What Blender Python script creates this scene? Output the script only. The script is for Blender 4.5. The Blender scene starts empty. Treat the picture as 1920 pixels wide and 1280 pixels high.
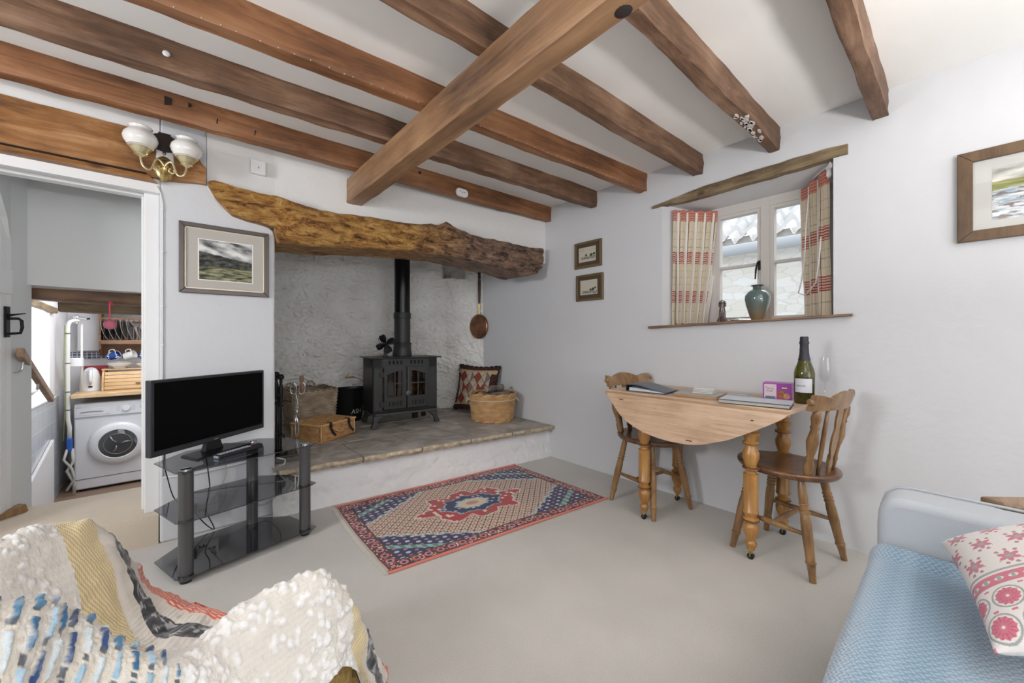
import bpy, bmesh, math, random
from math import sin, cos, pi, radians as R, sqrt, exp, floor
from mathutils import Vector, Matrix, noise
random.seed(7)
sc = bpy.context.scene
COL = bpy.context.collection

# ------------------------------------------------------------------ camera, world, daylight, exposure
cam = bpy.data.cameras.new('camera'); co = bpy.data.objects.new('camera', cam); COL.objects.link(co)
cam.sensor_width = 36; cam.lens = 726 / 1920 * 36; cam.shift_y = -4 / 1920
cam.clip_start = 0.02; cam.clip_end = 60
co.location = (0, 0, 1.05); co.rotation_euler = (R(90), 0, R(-41.2))
sc.camera = co
sc.view_settings.view_transform = 'Standard'; sc.view_settings.look = 'None'
sc.view_settings.gamma = 1; sc.view_settings.use_curve_mapping = False
sc.view_settings.exposure = -0.04
w = bpy.data.worlds.new('sky'); sc.world = w; w.use_nodes = True
wn = w.node_tree.nodes['Background']; wn.inputs[0].default_value = (.86, .93, 1, 1); wn.inputs[1].default_value = 1.7

def area(name, loc, rot, sx, sy, power, col=(1, 1, 1)):
    l = bpy.data.lights.new(name, 'AREA'); l.shape = 'RECTANGLE'; l.size = sx; l.size_y = sy
    l.energy = power; l.color = col
    o = bpy.data.objects.new(name, l); COL.objects.link(o); o.location = loc
    o.rotation_euler = rot
    return o
# daylight by the left and kitchen windows; rear and kitchen ceiling fills are added
area('daylight_left_window', (-2.1, 1.50, 1.62), (0, R(-90), R(8)), .5, .5, 34, (.98, .985, 1))
area('rear_fill_light', (0, -3.75, 1.55), (R(75), 0, 0), 3.2, 1.7, 30, (.975, .985, 1))  # unseen window light behind the camera, added as general fill
area('rear_upward_fill', (0, -3.85, .80), (R(118), 0, 0), 3.2, 1.4, 10, (1, .985, .96))  # upward fill added to brighten the ceiling; no terrace modelled
area('daylight_kitchen_window', (-1.35, 4.75, .95), (0, R(-90), 0), .8, 1.0, 7, (.96, .98, 1))
area('kitchen_fill_light', (-.1, 4.9, 1.78), (0, 0, 0), .8, .8, 19, (.98, .99, 1))  # lamp added under the closed kitchen ceiling; there is no skylight
su = bpy.data.lights.new('sun', 'SUN'); su.energy = 1.6; su.angle = R(20); su.color = (1, .98, .95)
so = bpy.data.objects.new('sun', su); COL.objects.link(so); so.rotation_euler = (R(20), R(35), 0)

# ------------------------------------------------------------------ materials
def new_mat(name):
    m = bpy.data.materials.new(name); m.use_nodes = True
    return m, m.node_tree.nodes, m.node_tree.links, m.node_tree.nodes['Principled BSDF']
def rgba(c): return (c[0], c[1], c[2], 1)
def s2l(r, g, b):
    f = lambda c: (c/255/12.92 if c/255 <= .04045 else ((c/255+.055)/1.055)**2.4)
    return (f(r), f(g), f(b))
def mat(name, col, rough=.5, metal=0, bump=0, bscale=40, var=0, vscale=6, trans=0, ior=1.45, alpha=1, sheen=0, coat=0, detail=4, bdist=.01):
    m, N, L, P = new_mat(name)
    P.inputs['Base Color'].default_value = rgba(col); P.inputs['Roughness'].default_value = rough
    P.inputs['Metallic'].default_value = metal; P.inputs['Transmission Weight'].default_value = trans
    P.inputs['IOR'].default_value = ior; P.inputs['Alpha'].default_value = alpha
    P.inputs['Sheen Weight'].default_value = sheen; P.inputs['Coat Weight'].default_value = coat
    tc = N.new('ShaderNodeTexCoord')
    if var:
        n = N.new('ShaderNodeTexNoise'); n.inputs['Scale'].default_value = vscale; n.inputs['Detail'].default_value = 5
        L.new(tc.outputs['Object'], n.inputs['Vector'])
        r = N.new('ShaderNodeValToRGB'); r.color_ramp.elements[0].position = .3; r.color_ramp.elements[1].position = .7
        r.color_ramp.elements[0].color = rgba([c*(1-var) for c in col]); r.color_ramp.elements[1].color = rgba([min(1, c*(1+var)) for c in col])
        L.new(n.outputs['Fac'], r.inputs['Fac']); L.new(r.outputs['Color'], P.inputs['Base Color'])
    if bump:
        n = N.new('ShaderNodeTexNoise'); n.inputs['Scale'].default_value = bscale; n.inputs['Detail'].default_value = detail
        L.new(tc.outputs['Object'], n.inputs['Vector'])
        b = N.new('ShaderNodeBump'); b.inputs['Strength'].default_value = bump; b.inputs['Distance'].default_value = bdist
        L.new(n.outputs['Fac'], b.inputs['Height']); L.new(b.outputs['Normal'], P.inputs['Normal'])
    return m
def mat_wood(name, dark, mid, light, axis=0, stretch=14, scale=3, rough=.5, bump=.25, knots=True, coat=0):
    m, N, L, P = new_mat(name)
    tc = N.new('ShaderNodeTexCoord'); mp = N.new('ShaderNodeMapping')
    s = [scale*stretch]*3; s[axis] = scale
    mp.inputs['Scale'].default_value = s; L.new(tc.outputs['Object'], mp.inputs['Vector'])
    n = N.new('ShaderNodeTexNoise'); n.inputs['Scale'].default_value = 1; n.inputs['Detail'].default_value = 8
    n.inputs['Roughness'].default_value = .74; n.inputs['Distortion'].default_value = .6
    L.new(mp.outputs['Vector'], n.inputs['Vector'])
    n2 = N.new('ShaderNodeTexNoise'); n2.inputs['Scale'].default_value = scale*1.7; n2.inputs['Detail'].default_value = 4
    L.new(tc.outputs['Object'], n2.inputs['Vector'])
    mx = N.new('ShaderNodeMath'); mx.operation = 'MULTIPLY_ADD'; mx.inputs[1].default_value = .62
    L.new(n.outputs['Fac'], mx.inputs[0])
    m2 = N.new('ShaderNodeMath'); m2.operation = 'MULTIPLY'; m2.inputs[1].default_value = .38
    L.new(n2.outputs['Fac'], m2.inputs[0]); L.new(m2.outputs[0], mx.inputs[2])
    r = N.new('ShaderNodeValToRGB'); e = r.color_ramp.elements
    e[0].position = .34; e[0].color = rgba(dark); e[1].position = .66; e[1].color = rgba(light)
    x = e.new(.5); x.color = rgba(mid)
    L.new(mx.outputs[0], r.inputs['Fac'])
    out = r.outputs['Color']
    if knots:
        v = N.new('ShaderNodeTexVoronoi'); v.inputs['Scale'].default_value = scale*1.6; v.inputs['Randomness'].default_value = 1
        mp2 = N.new('ShaderNodeMapping'); q = [1.6]*3; q[axis] = 1; mp2.inputs['Scale'].default_value = q
        L.new(tc.outputs['Object'], mp2.inputs['Vector']); L.new(mp2.outputs['Vector'], v.inputs['Vector'])
        rr = N.new('ShaderNodeValToRGB'); rr.color_ramp.elements[0].position = .05; rr.color_ramp.elements[1].position = .17
        rr.color_ramp.elements[0].color = (.22, .2, .2, 1); rr.color_ramp.elements[1].color = (1, 1, 1, 1)
        L.new(v.outputs['Distance'], rr.inputs['Fac'])
        mm = N.new('ShaderNodeMix'); mm.data_type = 'RGBA'; mm.blend_type = 'MULTIPLY'; mm.inputs['Factor'].default_value = .8
        L.new(out, mm.inputs[6]); L.new(rr.outputs['Color'], mm.inputs[7]); out = mm.outputs[2]
    L.new(out, P.inputs['Base Color'])
    P.inputs['Roughness'].default_value = rough; P.inputs['Coat Weight'].default_value = coat; P.inputs['Coat Roughness'].default_value = .25
    b = N.new('ShaderNodeBump'); b.inputs['Strength'].default_value = bump; b.inputs['Distance'].default_value = .006
    L.new(mx.outputs[0], b.inputs['Height']); L.new(b.outputs['Normal'], P.inputs['Normal'])
    return m
def mat_attr(name, rough=.8, bump=0, bscale=200, sheen=0, metal=0, coat=0):
    m, N, L, P = new_mat(name)
    a = N.new('ShaderNodeAttribute'); a.attribute_name = 'Col'
    L.new(a.outputs['Color'], P.inputs['Base Color'])
    P.inputs['Roughness'].default_value = rough; P.inputs['Sheen Weight'].default_value = sheen; P.inputs['Coat Weight'].default_value = coat
    P.inputs['Metallic'].default_value = metal
    if bump:
        tc = N.new('ShaderNodeTexCoord'); n = N.new('ShaderNodeTexNoise'); n.inputs['Scale'].default_value = bscale; n.inputs['Detail'].default_value = 3
        L.new(tc.outputs['Object'], n.inputs['Vector']); b = N.new('ShaderNodeBump'); b.inputs['Strength'].default_value = bump; b.inputs['Distance'].default_value = .004
        L.new(n.outputs['Fac'], b.inputs['Height']); L.new(b.outputs['Normal'], P.inputs['Normal'])
    return m

M = {}
M['plaster'] = mat('white_plaster', (.66, .67, .695), .9, bump=.25, bscale=9, bdist=.02)
M['upper_plaster'] = mat('warm_white_plaster', (.80, .79, .775), .9, bump=.25, bscale=9, bdist=.02)
M['ceil'] = mat('ceiling_paint', (.90, .89, .87), .92, bump=.25, bscale=5, bdist=.02)
M['rough'] = mat('rough_plaster', (.92, .90, .87), .95, bump=1, bscale=15, bdist=.035, var=.10, vscale=4)
M['whitepaint'] = mat('white_gloss_paint', (.80, .80, .80), .45)
M['hallpaint'] = mat('hall_grey_paint', (.68, .69, .69), .8)
M['kitchenwall'] = mat('kitchen_wall_paint', (.78, .78, .80), .8)
def carpet(name, c):
    m, N, L, P = new_mat(name)
    tc = N.new('ShaderNodeTexCoord')
    n = N.new('ShaderNodeTexNoise'); n.inputs['Scale'].default_value = 420; n.inputs['Detail'].default_value = 3
    n2 = N.new('ShaderNodeTexNoise'); n2.inputs['Scale'].default_value = 3; n2.inputs['Detail'].default_value = 6
    L.new(tc.outputs['Object'], n.inputs['Vector']); L.new(tc.outputs['Object'], n2.inputs['Vector'])
    ad = N.new('ShaderNodeMath'); ad.operation = "MULTIPLY_ADD"; ad.inputs[1].default_value = .78
    L.new(n.outputs['Fac'], ad.inputs[0]); 
    k = N.new('ShaderNodeMath'); k.operation = 'MULTIPLY'; k.inputs[1].default_value = .22
    L.new(n2.outputs['Fac'], k.inputs[0]); L.new(k.outputs[0], ad.inputs[2])
    r = N.new('ShaderNodeValToRGB'); r.color_ramp.elements[0].position = .3; r.color_ramp.elements[1].position = .7
    r.color_ramp.elements[0].color = rgba([x*.70 for x in c]); r.color_ramp.elements[1].color = rgba([min(1, x*1.16) for x in c])
    L.new(ad.outputs[0], r.inputs['Fac']); L.new(r.outputs['Color'], P.inputs['Base Color'])
    P.inputs['Roughness'].default_value = 1; P.inputs['Sheen Weight'].default_value = .2
    b = N.new('ShaderNodeBump'); b.inputs['Strength'].default_value = .35; b.inputs['Distance'].default_value = .003
    L.new(n.outputs['Fac'], b.inputs['Height']); L.new(b.outputs['Normal'], P.inputs['Normal'])
    return m
M['carpet'] = carpet('beige_carpet', (.63, .605, .57))
M['step_carpet'] = carpet('tan_carpet', (.66, .57, .46))
M['joist'] = mat_wood('joist_wood', (.060, .022, .008), (.25, .105, .042), (.40, .20, .095), 0, 12, 1.6, .55, .5)
M['joist_dark'] = mat_wood('dark_joist_wood', (.045, .022, .012), (.17, .088, .048), (.36, .22, .14), 0, 8, 2.2, .6, .6)
M['beam'] = mat_wood('main_beam_wood', (.095, .05, .028), (.30, .165, .085), (.48, .28, .14), 0, 10, 1.3, .5, .4)
M['board'] = mat_wood('header_board_wood', (.07, .028, .010), (.31, .135, .04), (.58, .34, .16), 0, 7, 2.4, .45, .7)
M['timber'] = mat_wood('grey_timber', (.05, .035, .02), (.20, .14, .075), (.34, .26, .16), 0, 9, 3, .7, .7)
M['pine'] = mat_wood('pine_table', (.30, .17, .09), (.50, .31, .18), (.60, .41, .27), 1, 16, 1.5, .42, .1, knots=False)
M['pine_pale'] = mat_wood('pine_pale', (.42, .27, .17), (.60, .43, .30), (.72, .55, .41), 1, 16, 1.5, .38, .1, knots=False)
M['turned'] = mat_wood('turned_leg_wood', (.22, .10, .025), (.42, .20, .05), (.55, .29, .09), 2, 8, 4, .3, .05, knots=False, coat=.4)
M['turned_dark'] = mat('turned_dark_rings', (.13, .055, .018), .35, coat=.3)
M['chair'] = mat_wood('chair_wood', (.11, .055, .02), (.26, .14, .055), (.42, .25, .11), 2, 8, 4, .35, .08, knots=False, coat=.3)
M['seat'] = mat_wood('chair_seat_wood', (.045, .018, .008), (.13, .055, .022), (.28, .14, .06), 0, 10, 4, .3, .08, knots=False, coat=.4)
M['black_metal'] = mat('stove_black_iron', (.055, .055, .056), .45, .4, bump=.08, bscale=60)
M['black_gloss'] = mat('flue_black_enamel', (.006, .006, .007), .18, .2)
M['iron'] = mat('black_iron', (.02, .02, .022), .45, .6)
M['steel'] = mat('polished_steel', (.62, .62, .62), .22, 1)
M['chrome'] = mat('chrome', (.75, .75, .76), .12, 1)
M['brass'] = mat('brass', (.62, .48, .20), .25, 1)
M['pale_brass'] = mat('pale_brass', (.78, .70, .46), .3, .8)
M['copper'] = mat('old_copper', (.30, .15, .09), .35, .85, var=.35, vscale=14)
M['white_plastic'] = mat('white_plastic', (.80, .80, .80), .35)
M['black_plastic'] = mat('black_plastic', (.012, .012, .013), .3)
M['screen'] = mat('tv_screen', (.002, .002, .002), .5)
M['screen'].node_tree.nodes['Principled BSDF'].inputs['Specular IOR Level'].default_value = .12
M['tvframe'] = mat('tv_bezel', (.05, .053, .06), .25, .3)
M['glass'] = mat('clear_glass', (1, 1, 1), .0, trans=1, ior=1.45)
M['opal'] = mat('opal_glass', (.82, .80, .77), .2, coat=.6)
def glass_pane(name, tint, rough=0.0, ior=1.5):
    m, N, L, P = new_mat(name)
    N.remove(P); o = N['Material Output']
    t = N.new('ShaderNodeBsdfTransparent'); t.inputs['Color'].default_value = rgba(tint)
    g = N.new('ShaderNodeBsdfGlossy'); g.inputs['Roughness'].default_value = rough; g.inputs['Color'].default_value = (1, 1, 1, 1)
    f = N.new('ShaderNodeFresnel'); f.inputs['IOR'].default_value = ior
    ge = N.new('ShaderNodeNewGeometry'); iv = N.new('ShaderNodeMath'); iv.operation = 'SUBTRACT'; iv.inputs[0].default_value = 1; L.new(ge.outputs['Backfacing'], iv.inputs[1])
    mu = N.new('ShaderNodeMath'); mu.operation = 'MULTIPLY'; L.new(f.outputs[0], mu.inputs[0]); L.new(iv.outputs[0], mu.inputs[1])
    x = N.new('ShaderNodeMixShader'); L.new(mu.outputs[0], x.inputs[0]); L.new(t.outputs[0], x.inputs[1]); L.new(g.outputs[0], x.inputs[2])
    L.new(x.outputs[0], o.inputs['Surface'])
    return m
M['pane'] = glass_pane('window_pane', (.96, .97, .97))
M['smoked'] = glass_pane('smoked_black_glass', (.42, .43, .45), ior=2.0)
M['stoveglass'] = glass_pane('stove_glass', (.5, .45, .4))
M['linen'] = mat('blue_grey_linen', (.47, .51, .56), .95, bump=.3, bscale=700, sheen=.3, var=.05, vscale=3)

# ------------------------------------------------------------------ mesh helpers
class MB:
    def __init__(s): s.v = []; s.f = []; s.c = []
    def add(s, v, f, c=None):
        b = len(s.v); s.v += [tuple(p) for p in v]; s.f += [tuple(i+b for i in q) for q in f]
        if c is not None: s.c += (c if isinstance(c, list) else [c]*len(v))
        elif s.c or False: s.c += [(1, 1, 1)]*len(v)
        return s
    def box(s, x0, x1, y0, y1, z0, z1, m=None, c=None):
        v = [Vector(p) for p in ((x0,y0,z0),(x1,y0,z0),(x1,y1,z0),(x0,y1,z0),(x0,y0,z1),(x1,y0,z1),(x1,y1,z1),(x0,y1,z1))]
        if m is not None: v = [m @ p for p in v]
        return s.add(v, [(0,3,2,1),(4,5,6,7),(0,1,5,4),(1,2,6,5),(2,3,7,6),(3,0,4,7)], c)
    def hexa(s, p, c=None):   # 8 points bottom ring + top ring
        return s.add(p, [(0,3,2,1),(4,5,6,7),(0,1,5,4),(1,2,6,5),(2,3,7,6),(3,0,4,7)], c)
    def ring(s, p0, p1, prof, n=20, caps=True, c=None, sx=1.0, sy=1.0):  # prof: (t along p0->p1, radius)
        p0 = Vector(p0); p1 = Vector(p1); d = p1-p0; dn = d.normalized()
        a = Vector((1,0,0)) if abs(dn.x) < .9 else Vector((0,1,0))
        u = (a - dn*a.dot(dn)).normalized(); w_ = dn.cross(u)
        v = []; f = []
        for t, r in prof:
            o = p0 + d*t
            for i in range(n):
                q = 2*pi*i/n; v.append(o + u*(r*sx*cos(q)) + w_*(r*sy*sin(q)))
        k = len(prof)
        for j in range(k-1):
            for i in range(n):
                i2 = (i+1) % n; f.append((j*n+i, j*n+i2, (j+1)*n+i2, (j+1)*n+i))
        if caps: f.append(tuple(reversed(range(n)))); f.append(tuple(range((k-1)*n, k*n)))
        return s.add(v, f, c)
    def cyl(s, p0, p1, r, n=16, r2=None, c=None): return s.ring(p0, p1, [(0, r), (1, r if r2 is None else r2)], n, True, c)
    def tube(s, pts, r, n=8, closed=False, c=None, caps=True):
        P_ = [Vector(p) for p in pts]; k = len(P_); v = []; f = []; u = None
        for j in range(k):
            if closed: t = P_[(j+1) % k]-P_[j-1]
            else: t = P_[min(j+1, k-1)]-P_[max(j-1, 0)]
            t = t.normalized() if t.length > 1e-9 else Vector((0,0,1))
            if u is None:
                a = Vector((0,0,1)) if abs(t.z) < .9 else Vector((1,0,0)); u = (a-t*a.dot(t)).normalized()
            else:
                u = u-t*u.dot(t); u = u.normalized() if u.length > 1e-6 else t.orthogonal().normalized()
            w_ = t.cross(u); rr = r[j] if isinstance(r, (list, tuple)) else r
            for i in range(n): q = 2*pi*i/n; v.append(P_[j]+u*(rr*cos(q))+w_*(rr*sin(q)))
        for j in range(k if closed else k-1):
            j2 = (j+1) % k
            for i in range(n): i2 = (i+1) % n; f.append((j*n+i, j*n+i2, j2*n+i2, j2*n+i))
        if not closed and caps: f.append(tuple(reversed(range(n)))); f.append(tuple(range((k-1)*n, k*n)))
        return s.add(v, f, c)
    def grid(s, fn, nu, nv, cu=False, cv=False, cfn=None, flip=False):
        v = []; f = []; c = []
        for i in range(nu):
            for j in range(nv):
                a = i/(nu if cu else nu-1); b = j/(nv if cv else nv-1)
                v.append(fn(a, b))
                if cfn: c.append(cfn(a, b))
        for i in range(nu if cu else nu-1):
            for j in range(nv if cv else nv-1):
                i2 = (i+1) % nu; j2 = (j+1) % nv; q = (i*nv+j, i2*nv+j, i2*nv+j2, i*nv+j2)
                f.append(tuple(reversed(q)) if flip else q)
        return s.add(v, f, c if cfn else None)
    def prism(s, poly, fa, fb, c=None):  # poly list of 2d; fa, fb map 2d->3d
        n = len(poly); v = [fa(*p) for p in poly]+[fb(*p) for p in poly]
        f = [tuple(reversed(range(n))), tuple(range(n, 2*n))]+[(i, (i+1) % n, n+(i+1) % n, n+i) for i in range(n)]
        return s.add(v, f, c)
    def sphere(s, c0, rx, ry=None, rz=None, n=16, m=10, c=None):
        ry = rx if ry is None else ry; rz = rx if rz is None else rz; v = []; f = []
        for j in range(m+1):
            t = pi*j/m
            for i in range(n): q = 2*pi*i/n; v.append((c0[0]+rx*sin(t)*cos(q), c0[1]+ry*sin(t)*sin(q), c0[2]-rz*cos(t)))
        for j in range(m):
            for i in range(n): i2 = (i+1) % n; f.append((j*n+i, j*n+i2, (j+1)*n+i2, (j+1)*n+i))
        return s.add(v, f, c)
    def pieces(s, name, material, parent=None, **kw):
        par = list(range(len(s.v)))
        def fd(i):
            while par[i] != i: par[i] = par[par[i]]; i = par[i]
            return i
        for f in s.f:
            r0 = fd(f[0])
            for j in f[1:]: par[fd(j)] = r0
        comp = {}
        for i in range(len(s.v)): comp.setdefault(fd(i), []).append(i)
        res = []
        for k, ids in comp.items():
            m_ = {a: i for i, a in enumerate(ids)}; b_ = MB(); b_.v = [s.v[i] for i in ids]
            if s.c: b_.c = [s.c[i] for i in ids]
            b_.f = [tuple(m_[j] for j in f) for f in s.f if f[0] in m_]
            res.append(b_.build(name, material, parent, **kw))
        return res
    def build(s, name, material, parent=None, smooth=False, bevel=0, loc=None, rot=None, origin=None, solid=0, auto=None, seg=2):
        me = bpy.data.meshes.new(name)
        vs = s.v
        if origin is not None: vs = [(p[0]-origin[0], p[1]-origin[1], p[2]-origin[2]) for p in vs]
        me.from_pydata([tuple(p) for p in vs], [], s.f); me.update()
        if len(vs) < 20000:
            bm_ = bmesh.new(); bm_.from_mesh(me); bmesh.ops.recalc_face_normals(bm_, faces=bm_.faces); bm_.to_mesh(me); bm_.free(); me.update()
        if s.c and len(s.c) == len(s.v):
            a = me.color_attributes.new('Col', 'FLOAT_COLOR', 'POINT')
            fl = []
            for q in s.c: fl += [q[0], q[1], q[2], 1]
            a.data.foreach_set('color', fl)
        o = bpy.data.objects.new(name, me); COL.objects.link(o)
        if material: me.materials.append(material)
        if parent is not None: o.parent = parent
        if origin is not None: o.location = origin
        if loc is not None: o.location = loc
        if rot is not None: o.rotation_euler = rot
        if bevel:
            b = o.modifiers.new('bevel', 'BEVEL'); b.width = bevel; b.segments = seg; b.limit_method = 'ANGLE'; b.angle_limit = R(35)
        if solid:
            d = o.modifiers.new('solid', 'SOLIDIFY'); d.thickness = solid; d.offset = 0
        if smooth:
            me.polygons.foreach_set('use_smooth', [True]*len(me.polygons))
            if auto is not None:
                me.set_sharp_from_angle(angle=R(auto))
        return o
def tag(o, label, cat, group=None, kind=None):
    if label: o['label'] = label
    if cat: o['category'] = cat
    if group: o['group'] = group
    if kind: o['kind'] = kind
    return o
def thing(name, label, cat, loc=(0,0,0), rz=0, group=None, rot=None):
    o = bpy.data.objects.new(name, None); COL.objects.link(o); o.location = loc
    o.rotation_euler = rot if rot else (0, 0, R(rz)); o.empty_display_size = .1
    return tag(o, label, cat, group)
def struct(o): o['kind'] = 'structure'; return o
def copy_tree(o, parent=None):
    c = o.copy(); COL.objects.link(c)
    if parent is not None: c.parent = parent
    for ch in list(o.children): copy_tree(ch, c)
    return c
def nz(x, y, z, s=1.0): return noise.noise(Vector((x*s, y*s, z*s)))
def lerp(a, b, t): return a+(b-a)*t
def mixc(a, b, t): t = max(0, min(1, t)); return tuple(a[i]+(b[i]-a[i])*t for i in range(3))
def sm(a, b, x): t = max(0, min(1, (x-a)/(b-a))); return t*t*(3-2*t)
def text_mb(txt, size, fn, extr=0):
    cu = bpy.data.curves.new('t', 'FONT'); cu.body = txt; cu.size = size; cu.extrude = extr; cu.resolution_u = 3
    o = bpy.data.objects.new('t', cu); COL.objects.link(o)
    dg = bpy.context.evaluated_depsgraph_get(); ev = o.evaluated_get(dg); me = ev.to_mesh()
    b = MB(); b.add([fn(v.co.x, v.co.y, v.co.z) for v in me.vertices], [tuple(p.vertices) for p in me.polygons])
    ev.to_mesh_clear(); bpy.data.objects.remove(o); bpy.data.curves.remove(cu)
    return b
# ------------------------------------------------------------------ the room shell
XR = 2.555; ZC = 2.235; XL = -1.9; YB = -3.5
def up_y(x):           # plane of the upper fireplace wall above the lintel
    return 2.69 if x < .46 else 2.69 + (x-.46)*(2.445-2.69)/(2.56-.46)
def hearth_y(x):       # foot of the hearth front
    return 2.69 + (x+.05)*(2.385-2.69)/(2.555+.05)
b = MB(); b.box(XL-.1, XR+.35, YB-.1, 2.95, -.1, 0); struct(b.build('floor', M['carpet']))
b = MB(); b.box(XL-.1, XR+.4, YB-.1, 3.0, ZC, ZC+.15); struct(b.build('ceiling', M['ceil']))
# right wall with the splayed window hole
b = MB(); T = .40; y0, y1, z0, z1 = .41, 1.335, 1.13, 1.985; Y0, Y1, Z0, Z1 = .44, 1.17, 1.15, 1.955
ya, yb, za, zb = YB-.1, 4.3, -.1, ZC+.15
def P4(x, a, b_, c, d): return [(x, a, c), (x, b_, c), (x, b_, d), (x, a, d)]
hi = [(XR, y0, z0+.034), (XR, y1, z0), (XR, y1, z1), (XR, y0, z1)]
vi = P4(XR, ya, yb, za, zb)+hi; vo = P4(XR+T, ya, yb, za, zb)+P4(XR+T, Y0, Y1, Z0, Z1)
ff = [(0,1,5,4),(1,2,6,5),(2,3,7,6),(3,0,4,7)]
fs = [tuple(reversed(q)) for q in ff]+[tuple(i+8 for i in q) for q in ff]+[(4,5,13,12),(5,6,14,13),(6,7,15,14),(7,4,12,15)]+[(0,8,9,1),(1,9,10,2),(2,10,11,3),(3,11,8,0)]
b.add(vi+vo, fs); struct(b.build('wall_right', M['plaster']))
# left wall with a window opening (out of frame), rear wall with an opening added for fill light
b = MB()
b.box(XL-.1, XL, YB-.1, 1.0, -.1, ZC); b.box(XL-.1, XL, 1.9, 2.95, -.1, ZC); b.box(XL-.1, XL, 1.0, 1.9, -.1, 1.17); b.box(XL-.1, XL, 1.0, 1.9, 2.07, ZC)
struct(b.build('wall_left', M['plaster']))
b = MB()
b.box(XL, -1.7, YB-.1, YB, 0, ZC); b.box(1.7, XR, YB-.1, YB, 0, ZC); b.box(-1.7, 1.7, YB-.1, YB, 0, .35); b.box(-1.7, 1.7, YB-.1, YB, 2.18, ZC)
struct(b.build('wall_rear', M['plaster']))
# doorway wall: left part, pillar, upper wall
b = MB(); b.box(XL-.1, -.82, 2.69, 2.86, -.1, ZC); struct(b.build('wall_doorway_side', M['plaster']))
b = MB()   # pillar between doorway and fireplace with rounded top right corner
prof = [(-.052, 0), (.462, 0), (.462, 1.66), (.455, 1.70), (.42, 1.725), (.36, 1.735), (.27, 1.75), (.21, 1.79), (.165, 1.85), (.14, 1.90), (.14, ZC), (-.052, ZC)]
b.prism(prof, lambda x, z: (x, 2.69, z), lambda x, z: (x, 3.05 if x > 0 else 2.95, z)); struct(b.build('wall_pillar', M['plaster'], bevel=.012, seg=3))
b = MB(); b.box(-.052, .462, 2.95, 4.2, 0, ZC); struct(b.build('wall_chimney_side', M['plaster']))
b = MB()   # upper wall over lintel (slightly behind the pillar face) and above doorway
b.box(-.82, -.052, 2.6905, 2.90, 1.85, ZC)
xs = [.14, .46, 1.2, 1.9, XR]
of_ = [0, .012, .012, .012, .012]
for i in range(4):
    a, c_ = xs[i], xs[i+1]
    b.hexa([(a, up_y(a)+of_[i], 1.74), (c_, up_y(c_)+of_[i+1], 1.74), (c_, up_y(c_)+.4, 1.74), (a, up_y(a)+.4, 1.74), (a, up_y(a)+of_[i], ZC), (c_, up_y(c_)+of_[i+1], ZC), (c_, up_y(c_)+.4, ZC), (a, up_y(a)+.4, ZC)])
struct(b.build('wall_above_fireplace', M['upper_plaster']))
# fireplace alcove back wall: rough limewashed plaster, curving round into the right wall
path = [(.44, 4.02), (.8, 4.02), (1.2, 3.98), (1.7, 3.93), (2.05, 3.86), (2.3, 3.76), (2.45, 3.62), (2.53, 3.50), (2.565, 3.36), (2.575, 3.28)]
def pathpt(t):
    L_ = [0]
    for i in range(len(path)-1): L_.append(L_[-1]+math.dist(path[i], path[i+1]))
    q = t*L_[-1]
    for i in range(len(path)-1):
        if q <= L_[i+1] or i == len(path)-2:
            k = (q-L_[i])/(L_[i+1]-L_[i]); return (lerp(path[i][0], path[i+1][0], k), lerp(path[i][1], path[i+1][1], k))
def rough_fn(u, v):
    x, y = pathpt(u); z = .24+v*(1.98-.24)
    t = sm(.97, .9, u)
    d = .045*nz(x, y, z, 2.2)+.026*nz(x+9, y, z, 7)+.015*abs(nz(x, y+4, z*1.5, 16))*2+.010*abs(nz(x+2*nz(x, y, z, 5), y+4, z*1.6, 30))+.004*nz(x, y, z, 60)
    # broad pilaster-like swellings
    d += .025*sin(x*6.5+.6)+.02*sin(x*13)*.5
    # niche near the top right
    nx, nzc = 2.365, 1.825
    a = sm(.10, .08, abs(x-nx))*sm(.095, .08, abs(z-nzc))
    n2 = Vector((-.25, -.97, 0)) if u < .6 else Vector((-.6, -.8, 0))
    rim = .012*exp(-((max(abs(x-nx)-.105, abs(z-nzc)-.10))/.02)**2)
    lean = .02*sm(.9, .3, z)     # the foot swells forwards
    p = Vector((x, y, z))+n2*((d+lean)*t-.15*a+rim)
    if x+n2.x*0 > 2.5: pass
    return p
b = MB(); b.grid(rough_fn, 560, 360, flip=True); struct(b.build('wall_fireplace_back', M['rough'], smooth=True))
b = MB(); b.box(2.33, 2.38, 3.78, 3.82, 1.735, 1.79)
tag(b.build('stone_block', mat('niche_stone', (.42, .39, .30), .9, bump=.4)), 'small pale block standing in the wall niche above the fireplace', 'block')
b = MB(); b.box(.44, XR+.05, 2.86, 4.3, 1.96, 2.0); struct(b.build('ceiling_fireplace', M['rough']))
b = MB(); b.box(.44, XR+.3, 4.18, 4.3, -.1, 2.0); struct(b.build('wall_fireplace_rear', M['rough']))
# hearth plinth
b = MB()
b.grid(lambda u, v: (lerp(.44, XR+.02, u), hearth_y(lerp(.44, XR, u))+.006+.007*nz(u*14, v*3, 1, 1.5)+.004*nz(u*60, v*8, 3, 1)-.012*sm(.35, 0, v)+.012*v, v*.26), 260, 50)
b.box(.44, XR+.02, 2.74, 4.2, 0, .235); struct(b.build('wall_hearth_front', mat('hearth_white_render', (.86, .86, .87), .95, bump=.5, bscale=18, bdist=.02), smooth=True, auto=40))
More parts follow.
